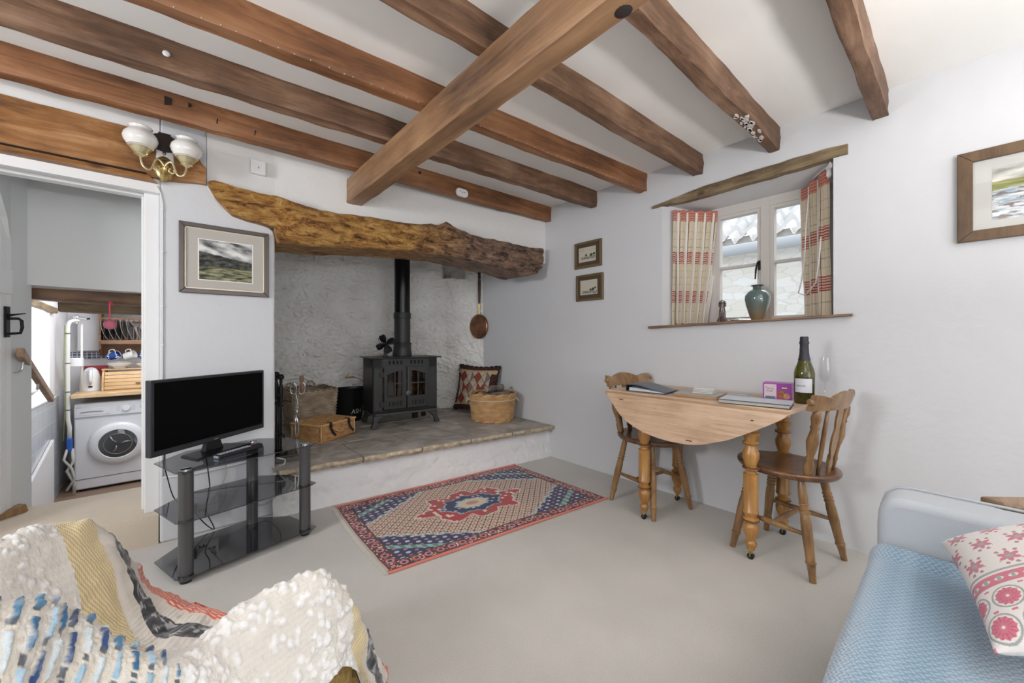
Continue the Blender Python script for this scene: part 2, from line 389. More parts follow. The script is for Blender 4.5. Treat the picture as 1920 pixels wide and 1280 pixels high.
# hearth flagstones (irregular slabs)
def slab_mat():
    m, N, L, P = new_mat('hearth_flagstone')
    tc = N.new('ShaderNodeTexCoord')
    n = N.new('ShaderNodeTexNoise'); n.inputs['Scale'].default_value = 5; n.inputs['Detail'].default_value = 9; n.inputs['Distortion'].default_value = 1.2
    L.new(tc.outputs['Object'], n.inputs['Vector'])
    r = N.new('ShaderNodeValToRGB'); e = r.color_ramp.elements
    e[0].position = .3; e[0].color = (.27, .25, .23, 1); e[1].position = .72; e[1].color = (.66, .61, .55, 1); x = e.new(.5); x.color = (.45, .415, .375, 1)
    L.new(n.outputs['Fac'], r.inputs['Fac']); L.new(r.outputs['Color'], P.inputs['Base Color']); P.inputs['Roughness'].default_value = .6
    b_ = N.new('ShaderNodeBump'); b_.inputs['Strength'].default_value = .5; b_.inputs['Distance'].default_value = .01
    L.new(n.outputs['Fac'], b_.inputs['Height']); L.new(b_.outputs['Normal'], P.inputs['Normal'])
    return m
SL = slab_mat(); EDGE = mat('hearth_stone_broken_edge', (.55, .46, .34), .9, bump=.8, bscale=40, var=.35, vscale=25, bdist=.02)
HZ = .285
b = MB(); b.box(.45, XR+.02, 2.80, 4.1, .235, HZ-.006)
b.grid(lambda u, v: (lerp(.46, XR, u), hearth_y(lerp(.46, XR, u))+.01+.0*v, .235+v*.044), 20, 3)
b.prism([(.46, hearth_y(.46)+.01), (XR, hearth_y(XR)+.01), (XR, 2.85), (.46, 2.85)], lambda x, y: (x, y, .235), lambda x, y: (x, y, HZ-.006))
hm = struct(b.build('trim_hearth_mortar', mat('mortar', (.52, .49, .44), .95)))
cuts = [.46, .93, 1.33, 1.72, 2.10, XR]; rows = [(0, 2.98), (2.98, 3.42), (3.42, 4.0)]
k = 0
for ri, (ya_, yb_) in enumerate(rows):
    cc = [c_+(.0 if ri == 0 else (.17 if ri == 1 else -.1)) for c_ in cuts]; cc[0] = .46; cc[-1] = XR
    for i in range(len(cc)-1):
        xa, xb = cc[i]+.006, cc[i+1]-.006
        dh = .003*nz(i*3.1, ri*2.7, 1)
        over = .045+.01*nz(i*1.7, 5, 2)
        def fn(u, v, xa=xa, xb=xb, ri=ri, over=over, dh=dh, top=True):
            sk = .10*(v) if ri == 0 else .06
            x = lerp(xa, xb, u)
            yf = (hearth_y(x)-over+.008*nz(x*9, 1, 1)) if ri == 0 else ya_+.006+.01*nz(x*3, ri, 2)
            y = lerp(yf, yb_-.006+.01*nz(x*3, ri+1, 2), v)
            x -= sk*(1-abs(2*u-1))*0
            return (x, y, HZ+dh+.004*nz(x, y, ri, 6)+.002*nz(x, y, ri, 24))
        n1, n2 = 26, 18
        b = MB(); top = [[fn(a/(n1-1), c_/(n2-1)) for c_ in range(n2)] for a in range(n1)]
        vs = [p for row_ in top for p in row_]; fcs = [(a*n2+c_, (a+1)*n2+c_, (a+1)*n2+c_+1, a*n2+c_+1) for a in range(n1-1) for c_ in range(n2-1)]
        b.add(vs, fcs)
        # rim walls
        border = [top[a][0] for a in range(n1)]+[top[n1-1][c_] for c_ in range(1, n2)]+[top[a][n2-1] for a in range(n1-2, -1, -1)]+[top[0][c_] for c_ in range(n2-2, 0, -1)]
        nb = len(border); v2 = list(border)
        v3 = [(p[0], p[1]+(.012+.008*nz(p[0]*20, 3, 1) if ri == 0 and j < n1 else 0), .244+.004*nz(p[0]*30, 2, 2)) for j, p in enumerate(border)]
        vm = [(p[0], p[1]-(.006+.010*nz(p[0]*25, 7, 1) if ri == 0 and j < n1 else 0), .266) for j, p in enumerate(border)]
        b.add(v2+vm+v3, [(j, nb+j, nb+(j+1) % nb, (j+1) % nb) for j in range(nb)]+[(nb+j, 2*nb+j, 2*nb+(j+1) % nb, nb+(j+1) % nb) for j in range(nb)])
        o = b.build('flagstone', SL, smooth=True, auto=50)
        o.data.materials.append(EDGE)
        if ri == 0:
            nt = len(fcs)
            for j in range(n1): o.data.polygons[nt+j].material_index = 1; o.data.polygons[nt+nb+j].material_index = 1
        o.name = 'trim_hearth_flagstone'; struct(o); k += 1
# step, landing, drop into the kitchen
b = MB()
st = [(2.69, 0), (2.69, .125), (2.70, .146), (2.72, .155), (3.25, .155), (3.25, -.5), (2.69, -.5)]
b.prism(st, lambda y, z: (-.95, y+.005, z), lambda y, z: (-.056, y+.005, z)); struct(b.build('floor_landing', M['step_carpet'], smooth=True, auto=35))
b = MB(); b.box(-1.3, .44, 3.25, 6.2, -.52, -.42); struct(b.build('floor_kitchen', mat('kitchen_floor_tile', (.25, .17, .12), .5)))
# passage right wall + door casing, header
b = MB(); b.box(-.098, -.052, 2.86, 3.3, .155, ZC); struct(b.build('wall_passage_right', M['hallpaint']))
b = MB()   # casing: jamb boards and head
b.box(-.112, -.052, 2.735, 2.86, .155, 1.85); b.box(-.125, -.111, 2.80, 2.85, .155, 1.801)
b.box(-.82, -.052, 2.735, 2.86, 1.825, 1.90); b.box(-.82, -.10, 2.80, 2.86, 1.80, 1.83)
b.box(-.85, -.80, 2.735, 2.86, .155, 1.9)
struct(b.build('trim_door_casing', M['whitepaint'], bevel=.005))
b = MB()   # fillet of white board under the header board
b.box(-.82, -.05, 2.69, 2.74, 1.80, 1.852); struct(b.build('trim_door_head', M['whitepaint'], bevel=.004))
b = MB(); b.prism([(-1.0, 2.3), (-.2, 2.3), (-.06, 2.3), (-.06, 1.335), (-1.0, 1.35)], lambda x, z: (x, 3.27, z), lambda x, z: (x, 3.38, z)); struct(b.build('wall_passage_header', M['hallpaint']))
b = MB(); b.box(-1.0, -.05, 2.86, 3.3, 2.1, 2.15); struct(b.build('ceiling_passage', M['hallpaint']))
# passage left wall: runs in at a slant and ends at the stair edge
b = MB(); b.prism([(-.86, 2.86), (-.62, 3.16), (-.578, 3.30), (-.60, 3.40), (-.98, 3.40), (-.98, 2.86)], lambda x, y: (x, y, -.42), lambda x, y: (x, y, 2.15)); struct(b.build('wall_passage_left', M['hallpaint']))
# sloping underside of the stairs against the passage left wall
b = MB(); b.prism([(2.86, 2.15), (2.86, 1.78), (3.0, 1.75), (3.10, 1.66), (3.27, 1.34), (3.27, 2.15)], lambda y, z: (-.99, y, z), lambda y, z: (-.62+.0*y, y, z)); struct(b.build('trim_stair_soffit', M['hallpaint']))
# kitchen shell
KX = -.83
b = MB()
b.box(KX-.45, KX, 3.38, 4.30, -.42, 1.9); b.box(KX-.45, KX, 5.33, 6.2, -.42, 1.9); b.box(KX-.45, KX, 4.30, 5.33, -.42, .515); b.box(KX-.45, KX, 4.30, 5.33, 1.33, 1.9)
struct(b.build('wall_kitchen_left', M['kitchenwall']))
b = MB(); b.box(KX-.4, .5, 6.13, 6.25, -.42, 1.9); struct(b.build('wall_kitchen_back', M['kitchenwall']))
b = MB(); b.box(.40, .5, 4.2, 6.2, -.5, 1.9); struct(b.build('wall_kitchen_right', M['kitchenwall']))
b = MB(); b.box(KX-.4, .5, 3.38, 6.2, 1.8, 1.9); struct(b.build('ceiling_kitchen', M['kitchenwall']))
b = MB(); b.box(-.052, .45, 3.3, 3.4, -.5, 1.9); struct(b.build('wall_kitchen_near', M['kitchenwall']))
# white board edge above the fireplace end of the room
# ------------------------------------------------------------------ ceiling timbers
def rough_beam(name, p0, p1, width, height, material, seed=0, amp=.006, zbow=0.0, ybow=0.0, nseg=70, ends=True, wane=.0):
    """beam with its own local frame, x along its length, top at local z=height"""
    p0 = Vector(p0); p1 = Vector(p1); d = p1-p0; L_ = d.length; ang = math.atan2(d.y, d.x)
    tilt = -math.asin(d.z/L_)
    sec = [(-.5, 1), (-.5, .75), (-.5, .5), (-.5, .25), (-.5, .04), (-.46, 0), (-.2, 0), (.1, 0), (.3, 0), (.46, 0), (.5, .04), (.5, .25), (.5, .5), (.5, .75), (.5, 1), (0, 1)]
    b = MB(); v = []; n = len(sec)
    for i in range(nseg+1):
        t = i/nseg; x = t*L_
        by = ybow*sin(pi*t); bz = zbow*sin(pi*t)
        for (a, h) in sec:
            dy = amp*nz(x*2.2+seed, a*3+seed, h*3)*1.3+amp*.6*nz(x*9, a*5+seed, h*5+2)
            dz = (amp*nz(x*2.0+seed+5, a*2, 3)+amp*.6*nz(x*11+seed, a*7, 9))*(1 if h < .9 else .3)
            wv = wane*max(0, nz(x*1.7+seed*2, 7, a*2))*(1 if h <= .05 else 0)
            v.append((x, a*width*(1+.05*nz(x*1.1, seed, 0))+dy+by, h*height+dz+bz*(1 if h < .9 else 0)+wv))
    f = [(i*n+j, i*n+(j+1) % n, (i+1)*n+(j+1) % n, (i+1)*n+j) for i in range(nseg) for j in range(n)]
    f.append(tuple(range(n))); f.append(tuple(reversed(range(nseg*n, nseg*n+n))))
    f = [tuple(reversed(q)) for q in f]
    b.add(v, f)
    return b.build(name, material, smooth=True, auto=50, loc=p0, rot=(0, tilt, ang))
JH = ZC-2.11
beams = [  # far lower arris: two points on z=2.11, width
 ('J1', (-1.9, 2.605), (XR, 2.445), .062, 'joist', 'orange-brown ceiling joist nearest the fireplace wall, with the round white disc on it', .008),
 ('J2', (-1.9, 2.235), (XR, 1.948), .070, 'joist_dark', 'second ceiling joist from the fireplace wall, with a white plaster spot', .008),
 ('J3', (-1.9, 1.86), (XR, 1.513), .065, 'joist', 'third ceiling joist from the fireplace wall, nails along its edge', .006),
 ('J4', (-1.9, 1.28), (XR, 1.122), .062, 'joist_dark', 'fourth ceiling joist from the fireplace wall, ending above the left side of the window', .006),
 ('J5', (-1.9, .775), (XR, .697), .056, 'joist_dark', 'ceiling joist with whitish flaked paint underneath, ending above the right half of the window', .006),
 ('J6', (-1.9, .14), (XR, .262), .056, 'joist_dark', 'short curved dark ceiling joist at the top right, nearest of all joists', .006),
]
for (nm, a, c_, wd, mk, lab, amp) in beams:
    # far arris given -> centre line is half a width nearer
    o = rough_beam('ceiling_joist', (a[0], a[1]-wd/2, 2.112), (c_[0]+.0, c_[1]-wd/2, 2.112), wd, ZC-2.112+.01, M[mk], seed=hash(nm) % 1 + int(nm[1])*7.3, amp=amp, ybow=(.05 if nm == 'J6' else 0), nseg=150)
    tag(o, lab, 'ceiling joist', 'joists across the ceiling')
# flaked white paint on one joist underside
b = MB()
for i in range(26):
    x = 2.02+random.random()*.34; y = .672+random.uniform(-.02, .02)-.0*x; r_ = random.uniform(.006, .016)
    pts = [(x+r_*(1.6)*cos(q*pi/4)*random.uniform(.6, 1.2), y+r_*.7*sin(q*pi/4)*random.uniform(.6, 1.2)) for q in range(8)]
    b.prism(pts, lambda X_, Y_: (X_, Y_, 2.1095), lambda X_, Y_: (X_, Y_, 2.120))
j5 = [o for o in COL.objects if o.name.startswith('ceiling_joist')][4]
o = b.build('flaked_paint', mat('flaked_white_paint', (.62, .58, .56), .6)); o.parent = j5; o.matrix_parent_inverse = Matrix.LocRotScale(j5.location, j5.rotation_euler, None).inverted(); o['label'] = 'flakes of white paint'
# dark sockets cut in joist 1, little hooks
j1 = [o for o in COL.objects if o.name.startswith('ceiling_joist')][0]
j2 = [o for o in COL.objects if o.name.startswith('ceiling_joist')][1]
def attach(o, par): o.parent = par; o.matrix_parent_inverse = Matrix.LocRotScale(par.location, par.rotation_euler, None).inverted(); return o
dark = mat('dark_socket', (.015, .01, .008), .9)
for (x, w_, h_) in ((-.018, .026, .040), (.062, .012, .018), (1.20, .018, .014), (1.28, .016, .016)):
    yy = 2.605+(x+1.9)*(2.445-2.605)/(XR+1.9)-.062
    b = MB(); b.prism([(x-w_/2, 2.205-h_), (x+w_/2, 2.205-h_*.8), (x+w_/2*1.1, 2.205), (x-w_/2, 2.208)], lambda X_, Z_: (X_, yy-.004, Z_), lambda X_, Z_: (X_, yy+.01, Z_))
    attach(b.build('mortice_hole', dark), j1)
b = MB(); b.add([(-.02+.014*nz(i, 1, 1)+.02*cos(i*pi/4), 2.528, 2.165+.016*sin(i*pi/4)*(1+.5*nz(i, 3, 2))) for i in range(8)]+[(-.02, 2.535, 2.165)], [(i, (i+1) % 8, 8) for i in range(8)])
attach(b.build('splinter', mat('splintered_wood', (.55, .42, .28), .8)), j1)
b = MB(); b.sphere((-.02, 2.045, 2.175), .012, .006, .012)
attach(b.build('plaster_spot', M['plaster']), j2)
for i, (x, z_) in enumerate(((.17, 2.165), (.33, 2.16))):
    yy = 2.605+(x+1.9)*(2.445-2.605)/(XR+1.9)-.066
    b = MB(); b.tube([(x, yy+.01, z_), (x, yy-.012, z_), (x, yy-.018, z_-.008), (x-.004, yy-.016, z_-.02), (x-.002, yy-.008, z_-.024)], .0022, 6)
    attach(b.build('hook', M['iron']), j1)
# rows of nail heads along the arrises
b = MB()
for i in range(46):
    x = -.1+i*.055+random.uniform(-.012, .012); y = 1.86+(x+1.9)*(1.513-1.86)/(XR+1.9)-.065+random.uniform(-.002, .004)
    b.sphere((x, y-.001, 2.113), .0026, n=6, m=4)
j3 = [o for o in COL.objects if o.name.startswith('ceiling_joist')][2]
attach(b.build('nail_heads', mat('nail', (.50, .42, .34), .5, .3)), j3).__setitem__('kind', 'stuff')
# main beam under the joists
mb0 = Vector((.905, .25, 1.95)); mb1 = Vector((.915, 2.685, 1.95))
o = rough_beam('main_beam', (.90, -3.5, 1.952), (.916, 2.69, 1.952), .098, .158, M['beam'], seed=31, amp=.004, nseg=220)
tag(o, 'big square main beam running under all the joists to the fireplace wall', 'beam')
b = MB(); b.sphere((.935, .60, 1.957), .026, .03, .008, n=14, m=6); attach(b.build('burnt_knot', mat('burnt_knot', (.03, .02, .018), .8)), o)
# ------------------------------------------------------------------ header board over the doorway
b = MB(); n = 90
def hb(u, v):
    x = lerp(-1.6, .135, u); zt = 2.100-.012*u+.006*nz(x*3, 1, 1)+.004*nz(x*14, 2, 2)
    if u > .9: zt -= .11*sm(.955, 1.0, u)
    zb_ = 1.868+.004*nz(x*4, 5, 5)+.02*sm(.9, 1.0, u)
    return (x, 2.665+.004*nz(x*5, v*4, 2), lerp(zb_, zt, v))
front = [[hb(i/n, j/10) for j in range(11)] for i in range(n+1)]
vs = [p for r_ in front for p in r_]; b.add(vs, [tuple(reversed((i*11+j, i*11+j+1, (i+1)*11+j+1, (i+1)*11+j))) for i in range(n) for j in range(10)])
bd = [front[i][0] for i in range(n+1)]+[front[n][j] for j in range(1, 11)]+[front[i][10] for i in range(n-1, -1, -1)]
nb = len(bd); b.add(bd+[(p[0], 2.71, p[2]) for p in bd], [(j, nb+j, nb+(j+1) % nb, (j+1) % nb) for j in range(nb)])
o = thing('doorway_lintel', 'wide orange-brown timber board over the doorway, behind the brass wall lamp', 'lintel', (-.4, 2.69, 1.85))
hbo = b.build('board', M['board'], smooth=True, auto=40); attach(hbo, o)
b = MB(); b.hexa([(-1.6, 2.645, 1.846), (-.07, 2.645, 1.845), (-.05, 2.70, 1.845), (-1.6, 2.70, 1.846), (-1.6, 2.650, 1.874), (-.09, 2.650, 1.872), (-.09, 2.70, 1.872), (-1.6, 2.70, 1.874)])
attach(b.build('lower_batten', M['board'], bevel=.003), o)
b = MB(); b.box(-1.6, -.10, 2.656, 2.70, 1.875, 1.883); attach(b.build('seam', dark), o)
# ------------------------------------------------------------------ fireplace lintel: waney old oak
def lintel_mat():
    m, N, L, P = new_mat('old_oak_lintel')
    tc = N.new('ShaderNodeTexCoord'); mp = N.new('ShaderNodeMapping'); mp.inputs['Scale'].default_value = (3, 10, 10)
    L.new(tc.outputs['Object'], mp.inputs['Vector'])
    n = N.new('ShaderNodeTexNoise'); n.inputs['Scale'].default_value = 2.6; n.inputs['Detail'].default_value = 11; n.inputs['Roughness'].default_value = .82; n.inputs['Distortion'].default_value = .45
    L.new(mp.outputs['Vector'], n.inputs['Vector'])
    r = N.new('ShaderNodeValToRGB'); e = r.color_ramp.elements
    e[0].position = .36; e[0].color = (.02, .009, .005, 1); e[1].position = .68; e[1].color = (.80, .55, .25, 1)
    for p_, c_ in ((.42, (.14, .05, .014, 1)), (.48, (.42, .19, .04, 1)), (.56, (.64, .36, .10, 1))):
        x = e.new(p_); x.color = c_
    L.new(n.outputs['Fac'], r.inputs['Fac'])
    # darker, purplish bark towards the right end
    sp = N.new('ShaderNodeSeparateXYZ'); L.new(tc.outputs['Object'], sp.inputs[0])
    mr = N.new('ShaderNodeMapRange'); mr.inputs[1].default_value = 1.2; mr.inputs[2].default_value = 1.75; L.new(sp.outputs[0], mr.inputs[0])
    r2 = N.new('ShaderNodeValToRGB'); r2.color_ramp.elements[0].position = .40; r2.color_ramp.elements[0].color = (.018, .009, .006, 1); r2.color_ramp.elements[1].position = .62; r2.color_ramp.elements[1].color = (.50, .30, .20, 1)
    L.new(n.outputs['Fac'], r2.inputs['Fac'])
    mx = N.new('ShaderNodeMix'); mx.data_type = 'RGBA'; L.new(mr.outputs[0], mx.inputs['Factor']); L.new(r.outputs['Color'], mx.inputs[6]); L.new(r2.outputs['Color'], mx.inputs[7])
    L.new(mx.outputs[2], P.inputs['Base Color']); P.inputs['Roughness'].default_value = .5
    b_ = N.new('ShaderNodeBump'); b_.inputs['Strength'].default_value = 1; b_.inputs['Distance'].default_value = .02
    L.new(n.outputs['Fac'], b_.inputs['Height']); L.new(b_.outputs['Normal'], P.inputs['Normal'])
    return m
top = [(.14, 1.905), (.17, 1.915), (.28, 1.896), (.46, 1.888), (.56, 1.872), (.69, 1.850), (.85, 1.855), (1.01, 1.864), (1.2, 1.860), (1.33, 1.870), (1.42, 1.895), (1.48, 1.893), (1.53, 1.925), (1.58, 1.90), (1.73, 1.862), (2.07, 1.846), (2.3, 1.840), (2.47, 1.850)]
bot = [(.14, 1.893), (.18, 1.82), (.25, 1.745), (.33, 1.725), (.45, 1.712), (.47, 1.625), (.6, 1.628), (.75, 1.640), (.95, 1.655), (1.115, 1.671), (1.35, 1.680), (1.6, 1.684), (1.82, 1.662), (2.05, 1.640), (2.2, 1.622), (2.32, 1.600), (2.40, 1.625), (2.47, 1.69)]
def ip(tb, x):
    if x <= tb[0][0]: return tb[0][1]
    for i in range(len(tb)-1):
        if x <= tb[i+1][0]:
            k = (x-tb[i][0])/(tb[i+1][0]-tb[i][0]); return lerp(tb[i][1], tb[i+1][1], k)
    return tb[-1][1]
b = MB(); NU, NV = 360, 44
def lf(u, v):   # v: 0..1 front bottom->top, wraps to underside by the first quarter
    x = lerp(.145, 2.47, u); zt = ip(top, x)+.006*nz(x*12, 3, 1); zb_ = ip(bot, x)+.006*nz(x*10, 8, 1)
    base = 2.66+(x-.2)*(2.39-2.66)/2.3
    bl = sm(.45, .55, x)
    if v < .3:
        k = v/.3; z = zb_+.012*(1-k)*sin(k*pi)+.01*nz(x*6, k*5, 3)*bl; y = lerp(base+.34, base+.025*bl, k)
        return (x, y, z)
    k = (v-.3)/.7; z = lerp(zb_, zt, k)
    # rounded log shape
    bulge = -.05*sin(pi*min(1, k*1.0))**.6*bl*(1-.8*sm(2.1, 2.45, x))-.012
    d = .020*nz(x*5, z*9, 1)+.014*nz(x*16, z*22, 4)+.010*abs(nz(x*26, z*60, 2))
    if x > 1.25:   # burr knobs
        d += .020*sm(1.25, 1.5, x)*(abs(nz(x*8, z*11, 9))-.25)
        d -= .012*sm(1.25, 1.5, x)*(1 if noise.cell(Vector((x*11, z*14, 1))) > .5 else 0)
    return (x, base+.025*bl*(1-k)+bulge-(d*.9*lerp(.35, 1, bl)), z)
b.grid(lf, NU, NV)
l0 = [lf(0, j/(NV-1)) for j in range(NV)]; l1 = [lf(1, j/(NV-1)) for j in range(NV)]
b.add(l0+[(.145, 2.75, 1.9)], [(j+1, j, NV) for j in range(NV-1)])
b.add(l1+[(2.47, 2.72, 1.75)], [(j, j+1, NV) for j in range(NV-1)])
# back/top closure behind the wall
b.grid(lambda u, v: (lerp(.145, 2.47, u), lf(u, 1)[1]+.32*v, lf(u, 1)[2]), 120, 2)
o = b.build('fireplace_lintel', lintel_mat(), smooth=True, auto=60)
tag(o, 'knotted waney-edged old oak lintel over the fireplace', 'lintel')
# smoke disc on joist 1
yy = 2.605+(1.61+1.9)*(2.445-2.605)/(XR+1.9)-.066
b = MB(); pts = []
for i in range(28):
    q = 2*pi*i/28; pts.append((1.61+.022*(1 if cos(q) > 0 else -1)+.030*cos(q), 2.135+.030*sin(q)))
b.prism(pts, lambda x, z: (x, yy, z), lambda x, z: (x, yy-.020, z))
o = thing('junction_disc', 'oval white plastic disc screwed to the joist near the fireplace', 'ceiling fitting', (1.61, yy, 2.13))
attach(b.build('cover', M['white_plastic'], bevel=.005, seg=3), o)
b = MB()
for dx in (-.02, 0, .02): b.sphere((1.61+dx, yy-.021, 2.135+.004*(dx != 0)), .004, n=8, m=5)
[attach(q, o) for q in b.pieces('screw', mat('screw_dark', (.25, .25, .25), .4))]
# white switch box on the upper wall
o = thing('junction_box', 'small square white box high on the wall under the first joist', 'junction box', (.374, 2.69, 2.02))
b = MB(); b.box(.338, .412, 2.668, 2.702, 2.014, 2.094); attach(b.build('cover', M['white_plastic'], bevel=.004), o)
b = MB(); b.box(.374, .377, 2.6665, 2.669, 2.045, 2.056); attach(b.build('indicator', M['iron']), o)
# ------------------------------------------------------------------ brass wall lamp
lamp = thing('wall_lamp', 'two-armed brass wall lamp with white opal shades over the doorway corner', 'wall lamp', (-.033, 2.665, 1.93))
b = MB(); b.ring((0, .006, -.010), (0, -.05, -.010), [(0, .046), (.2, .050), (.3, .046), (.4, .038), (.5, .040), (.6, .030), (.75, .026), (.9, .018), (1, .004)], 28, sx=.82, sy=1.3)
b.build('backplate', M['brass'], lamp, smooth=True, auto=40)
b = MB(); b.prism([(-.050, .150), (-.028, .162), (0, .166), (.03, .160), (.050, .142), (.034, .118), (.028, .082), (.0, .074), (-.030, .082), (-.034, .12)], lambda x, z: (x, -.012, z), lambda x, z: (x, .004, z))
b.box(-.024, .024, -.004, .004, .155, .175)
b.build('wooden_bracket', mat('dark_bracket', (.03, .017, .013), .5), lamp, bevel=.002)
b = MB(); b.tube([(0, -.014, .075), (.006, -.016, .065), (0, -.016, .056), (-.007, -.014, .065), (0, -.014, .075)], .0018, 6); b.build('hook', M['iron'], lamp, smooth=True)
b = MB(); b.prism([(-.030, .085), (.034, .080), (.038, -.02), (-.034, -.02)], lambda x, z: (x, -.004, z), lambda x, z: (x, .004, z)); b.build('white_pattress', M['white_plastic'], lamp)
def scroll(s_):
    pts = []
    ctl = [(0, -.045, -.012), (.012, -.050, .008), (.024, -.055, .016), (.034, -.060, .004), (.040, -.065, -.020), (.048, -.070, -.044), (.060, -.075, -.052), (.074, -.080, -.044), (.082, -.080, -.022), (.085, -.080, .000)]
    for i in range(len(ctl)-1):
        for k in range(5):
            t = k/5; p0 = Vector(ctl[max(i-1, 0)]); p1 = Vector(ctl[i]); p2 = Vector(ctl[i+1]); p3 = Vector(ctl[min(i+2, len(ctl)-1)])
            q = .5*((2*p1)+(p2-p0)*t+(2*p0-5*p1+4*p2-p3)*t*t+(3*p1-p0-3*p2+p3)*t**3); pts.append((q.x*s_, q.y, q.z))
    pts.append((.085*s_, -.080, .002))
    return pts
for s_ in (-1, 1):
    b = MB(); b.tube(scroll(s_), .0046, 10)
    b.tube([(s_*(.03+.014*cos(q*.35+2)*(1-q*.03)), -.052, -.028+.014*sin(q*.35+2)*(1-q*.03)) for q in range(16)], .0036, 8)
    a = b.build('arm', M['pale_brass'], lamp, smooth=True)
    X0, Y0_ = s_*.085, -.080
    b = MB(); b.ring((X0, Y0_, -.002), (X0, Y0_, .050), [(0, .007), (.12, .016), (.22, .026), (.3, .017), (.36, .024), (.5, .029), (.75, .038), (.95, .045), (.97, .049), (1, .047)], 26, caps=True)
    b.build('gallery', M['pale_brass'], a, smooth=True, auto=50)
    b = MB(); b.ring((X0, Y0_, .044), (X0, Y0_, .142), [(0, .042), (.1, .048), (.25, .058), (.42, .064), (.6, .060), (.75, .048), (.86, .038), (.95, .038), (1, .044)], 32, caps=False)
    b.build('shade', M['opal'], a, smooth=True, solid=.003)
# ------------------------------------------------------------------ window
XW = 2.90
win = thing('window_1', None, None, (XW, .80, 1.16)); win['kind'] = 'structure'
WP = mat('window_paint', (.60, .57, .54), .5)
def wbox(name, y0, y1, z0, z1, x0=-.03, x1=.03, par=None, m=WP):
    b = MB(); b.box(XW+x0, XW+x1, y0, y1, z0, z1); o = b.build(name, m, origin=(XW, .80, 1.16), bevel=.004); o.parent = win; o.location = (0, 0, 0); return o
b = MB()
for (a, c_, d, e) in ((.44, .50, 1.15, 1.96), (1.10, 1.17, 1.15, 1.96), (.44, 1.17, 1.905, 1.965), (.44, 1.17, 1.14, 1.175), (.775, .825, 1.15, 1.96)):
    k_ = .001*len(b.v)/8; b.box(XW-.035-k_, XW+.04+k_, a, c_, d, e)
o = b.build('window_frame', WP, origin=(XW, .80, 1.16), bevel=0); o.parent = win; o.location = (0, 0, 0)
for (ya_, yb_) in ((.50, .775), (.825, 1.10)):
    b = MB()
    for (a, c_, d, e) in ((ya_, ya_+.022, 1.175, 1.905), (yb_-.022, yb_, 1.175, 1.905), (ya_, yb_, 1.885, 1.905), (ya_, yb_, 1.175, 1.200), (ya_, yb_, 1.535, 1.550)):
        k_ = .0006*len(b.v)/8; b.box(XW-.03-k_, XW+.02+k_, a, c_, d, e)
    o = b.build('casement', WP, origin=(XW, .80, 1.16), bevel=0); o.parent = win; o.location = (0, 0, 0)
    b = MB(); b.box(XW-.002, XW+.002, ya_+.01, yb_-.01, 1.18, 1.89); g = b.build('pane', M['pane'], origin=(XW, .80, 1.16)); g.parent = o
b = MB(); b.box(XW-.045, XW-.03, .826, .838, 1.50, 1.56); b.tube([(XW-.045, .832, 1.555), (XW-.06, .836, 1.55), (XW-.065, .845, 1.50), (XW-.06, .85, 1.44)], [.004, .005, .006, .004], 8)
o = b.build('latch', M['iron'], origin=(XW, .80, 1.16), smooth=True, auto=40); o.parent = win; o.location = (0, 0, 0)
b = MB(); b.tube([(XW-.04, .85, 1.18), (XW-.05, .95, 1.185), (XW-.05, 1.0, 1.178), (XW-.045, 1.06, 1.182)], .004, 6); o = b.build('casement_stay', M['steel'], origin=(XW, .80, 1.16)); o.parent = win; o.location = (0, 0, 0)
# timber strip above, sill board below
b = MB(); n = 60; v = []
for i in range(n+1):
    t = i/n; y = lerp(1.405, .352, t); zc = lerp(1.978, 2.006, t)+.012*sin(pi*t)*.6+.005*nz(y*8, 1, 1); th = lerp(.008, .03, sm(0, .35, t))*(1-.15*sm(.8, 1, t))+.003*nz(y*15, 4, 1)
    v += [(XR-.012, y, zc-th), (XR-.014, y, zc+th), (XR+.04, y, zc+th), (XR+.04, y, zc-th)]
b.add(v, [(i*4+j, i*4+(j+1) % 4, (i+1)*4+(j+1) % 4, (i+1)*4+j) for i in range(n) for j in range(4)]+[(3, 2, 1, 0), (n*4, n*4+1, n*4+2, n*4+3)])
mt = mat_wood('window_timber', (.05, .035, .02), (.20, .14, .075), (.34, .26, .16), 1, 9, 3, .7, .7)
struct(b.build('trim_window_timber', mt, smooth=True, auto=40))
b = MB(); b.hexa([(XR-.035, 1.425, 1.126), (XR-.035, .330, 1.166), (XW-.03, .36, 1.166), (XW-.03, 1.30, 1.126), (XR-.035, 1.425, 1.142), (XR-.035, .330, 1.178), (XW-.03, .36, 1.178), (XW-.03, 1.30, 1.142)])
struct(b.build('trim_window_sill', mat_wood('sill_wood', (.07, .03, .015), (.20, .10, .05), (.34, .20, .11), 1, 9, 3, .4, .3), bevel=.003))
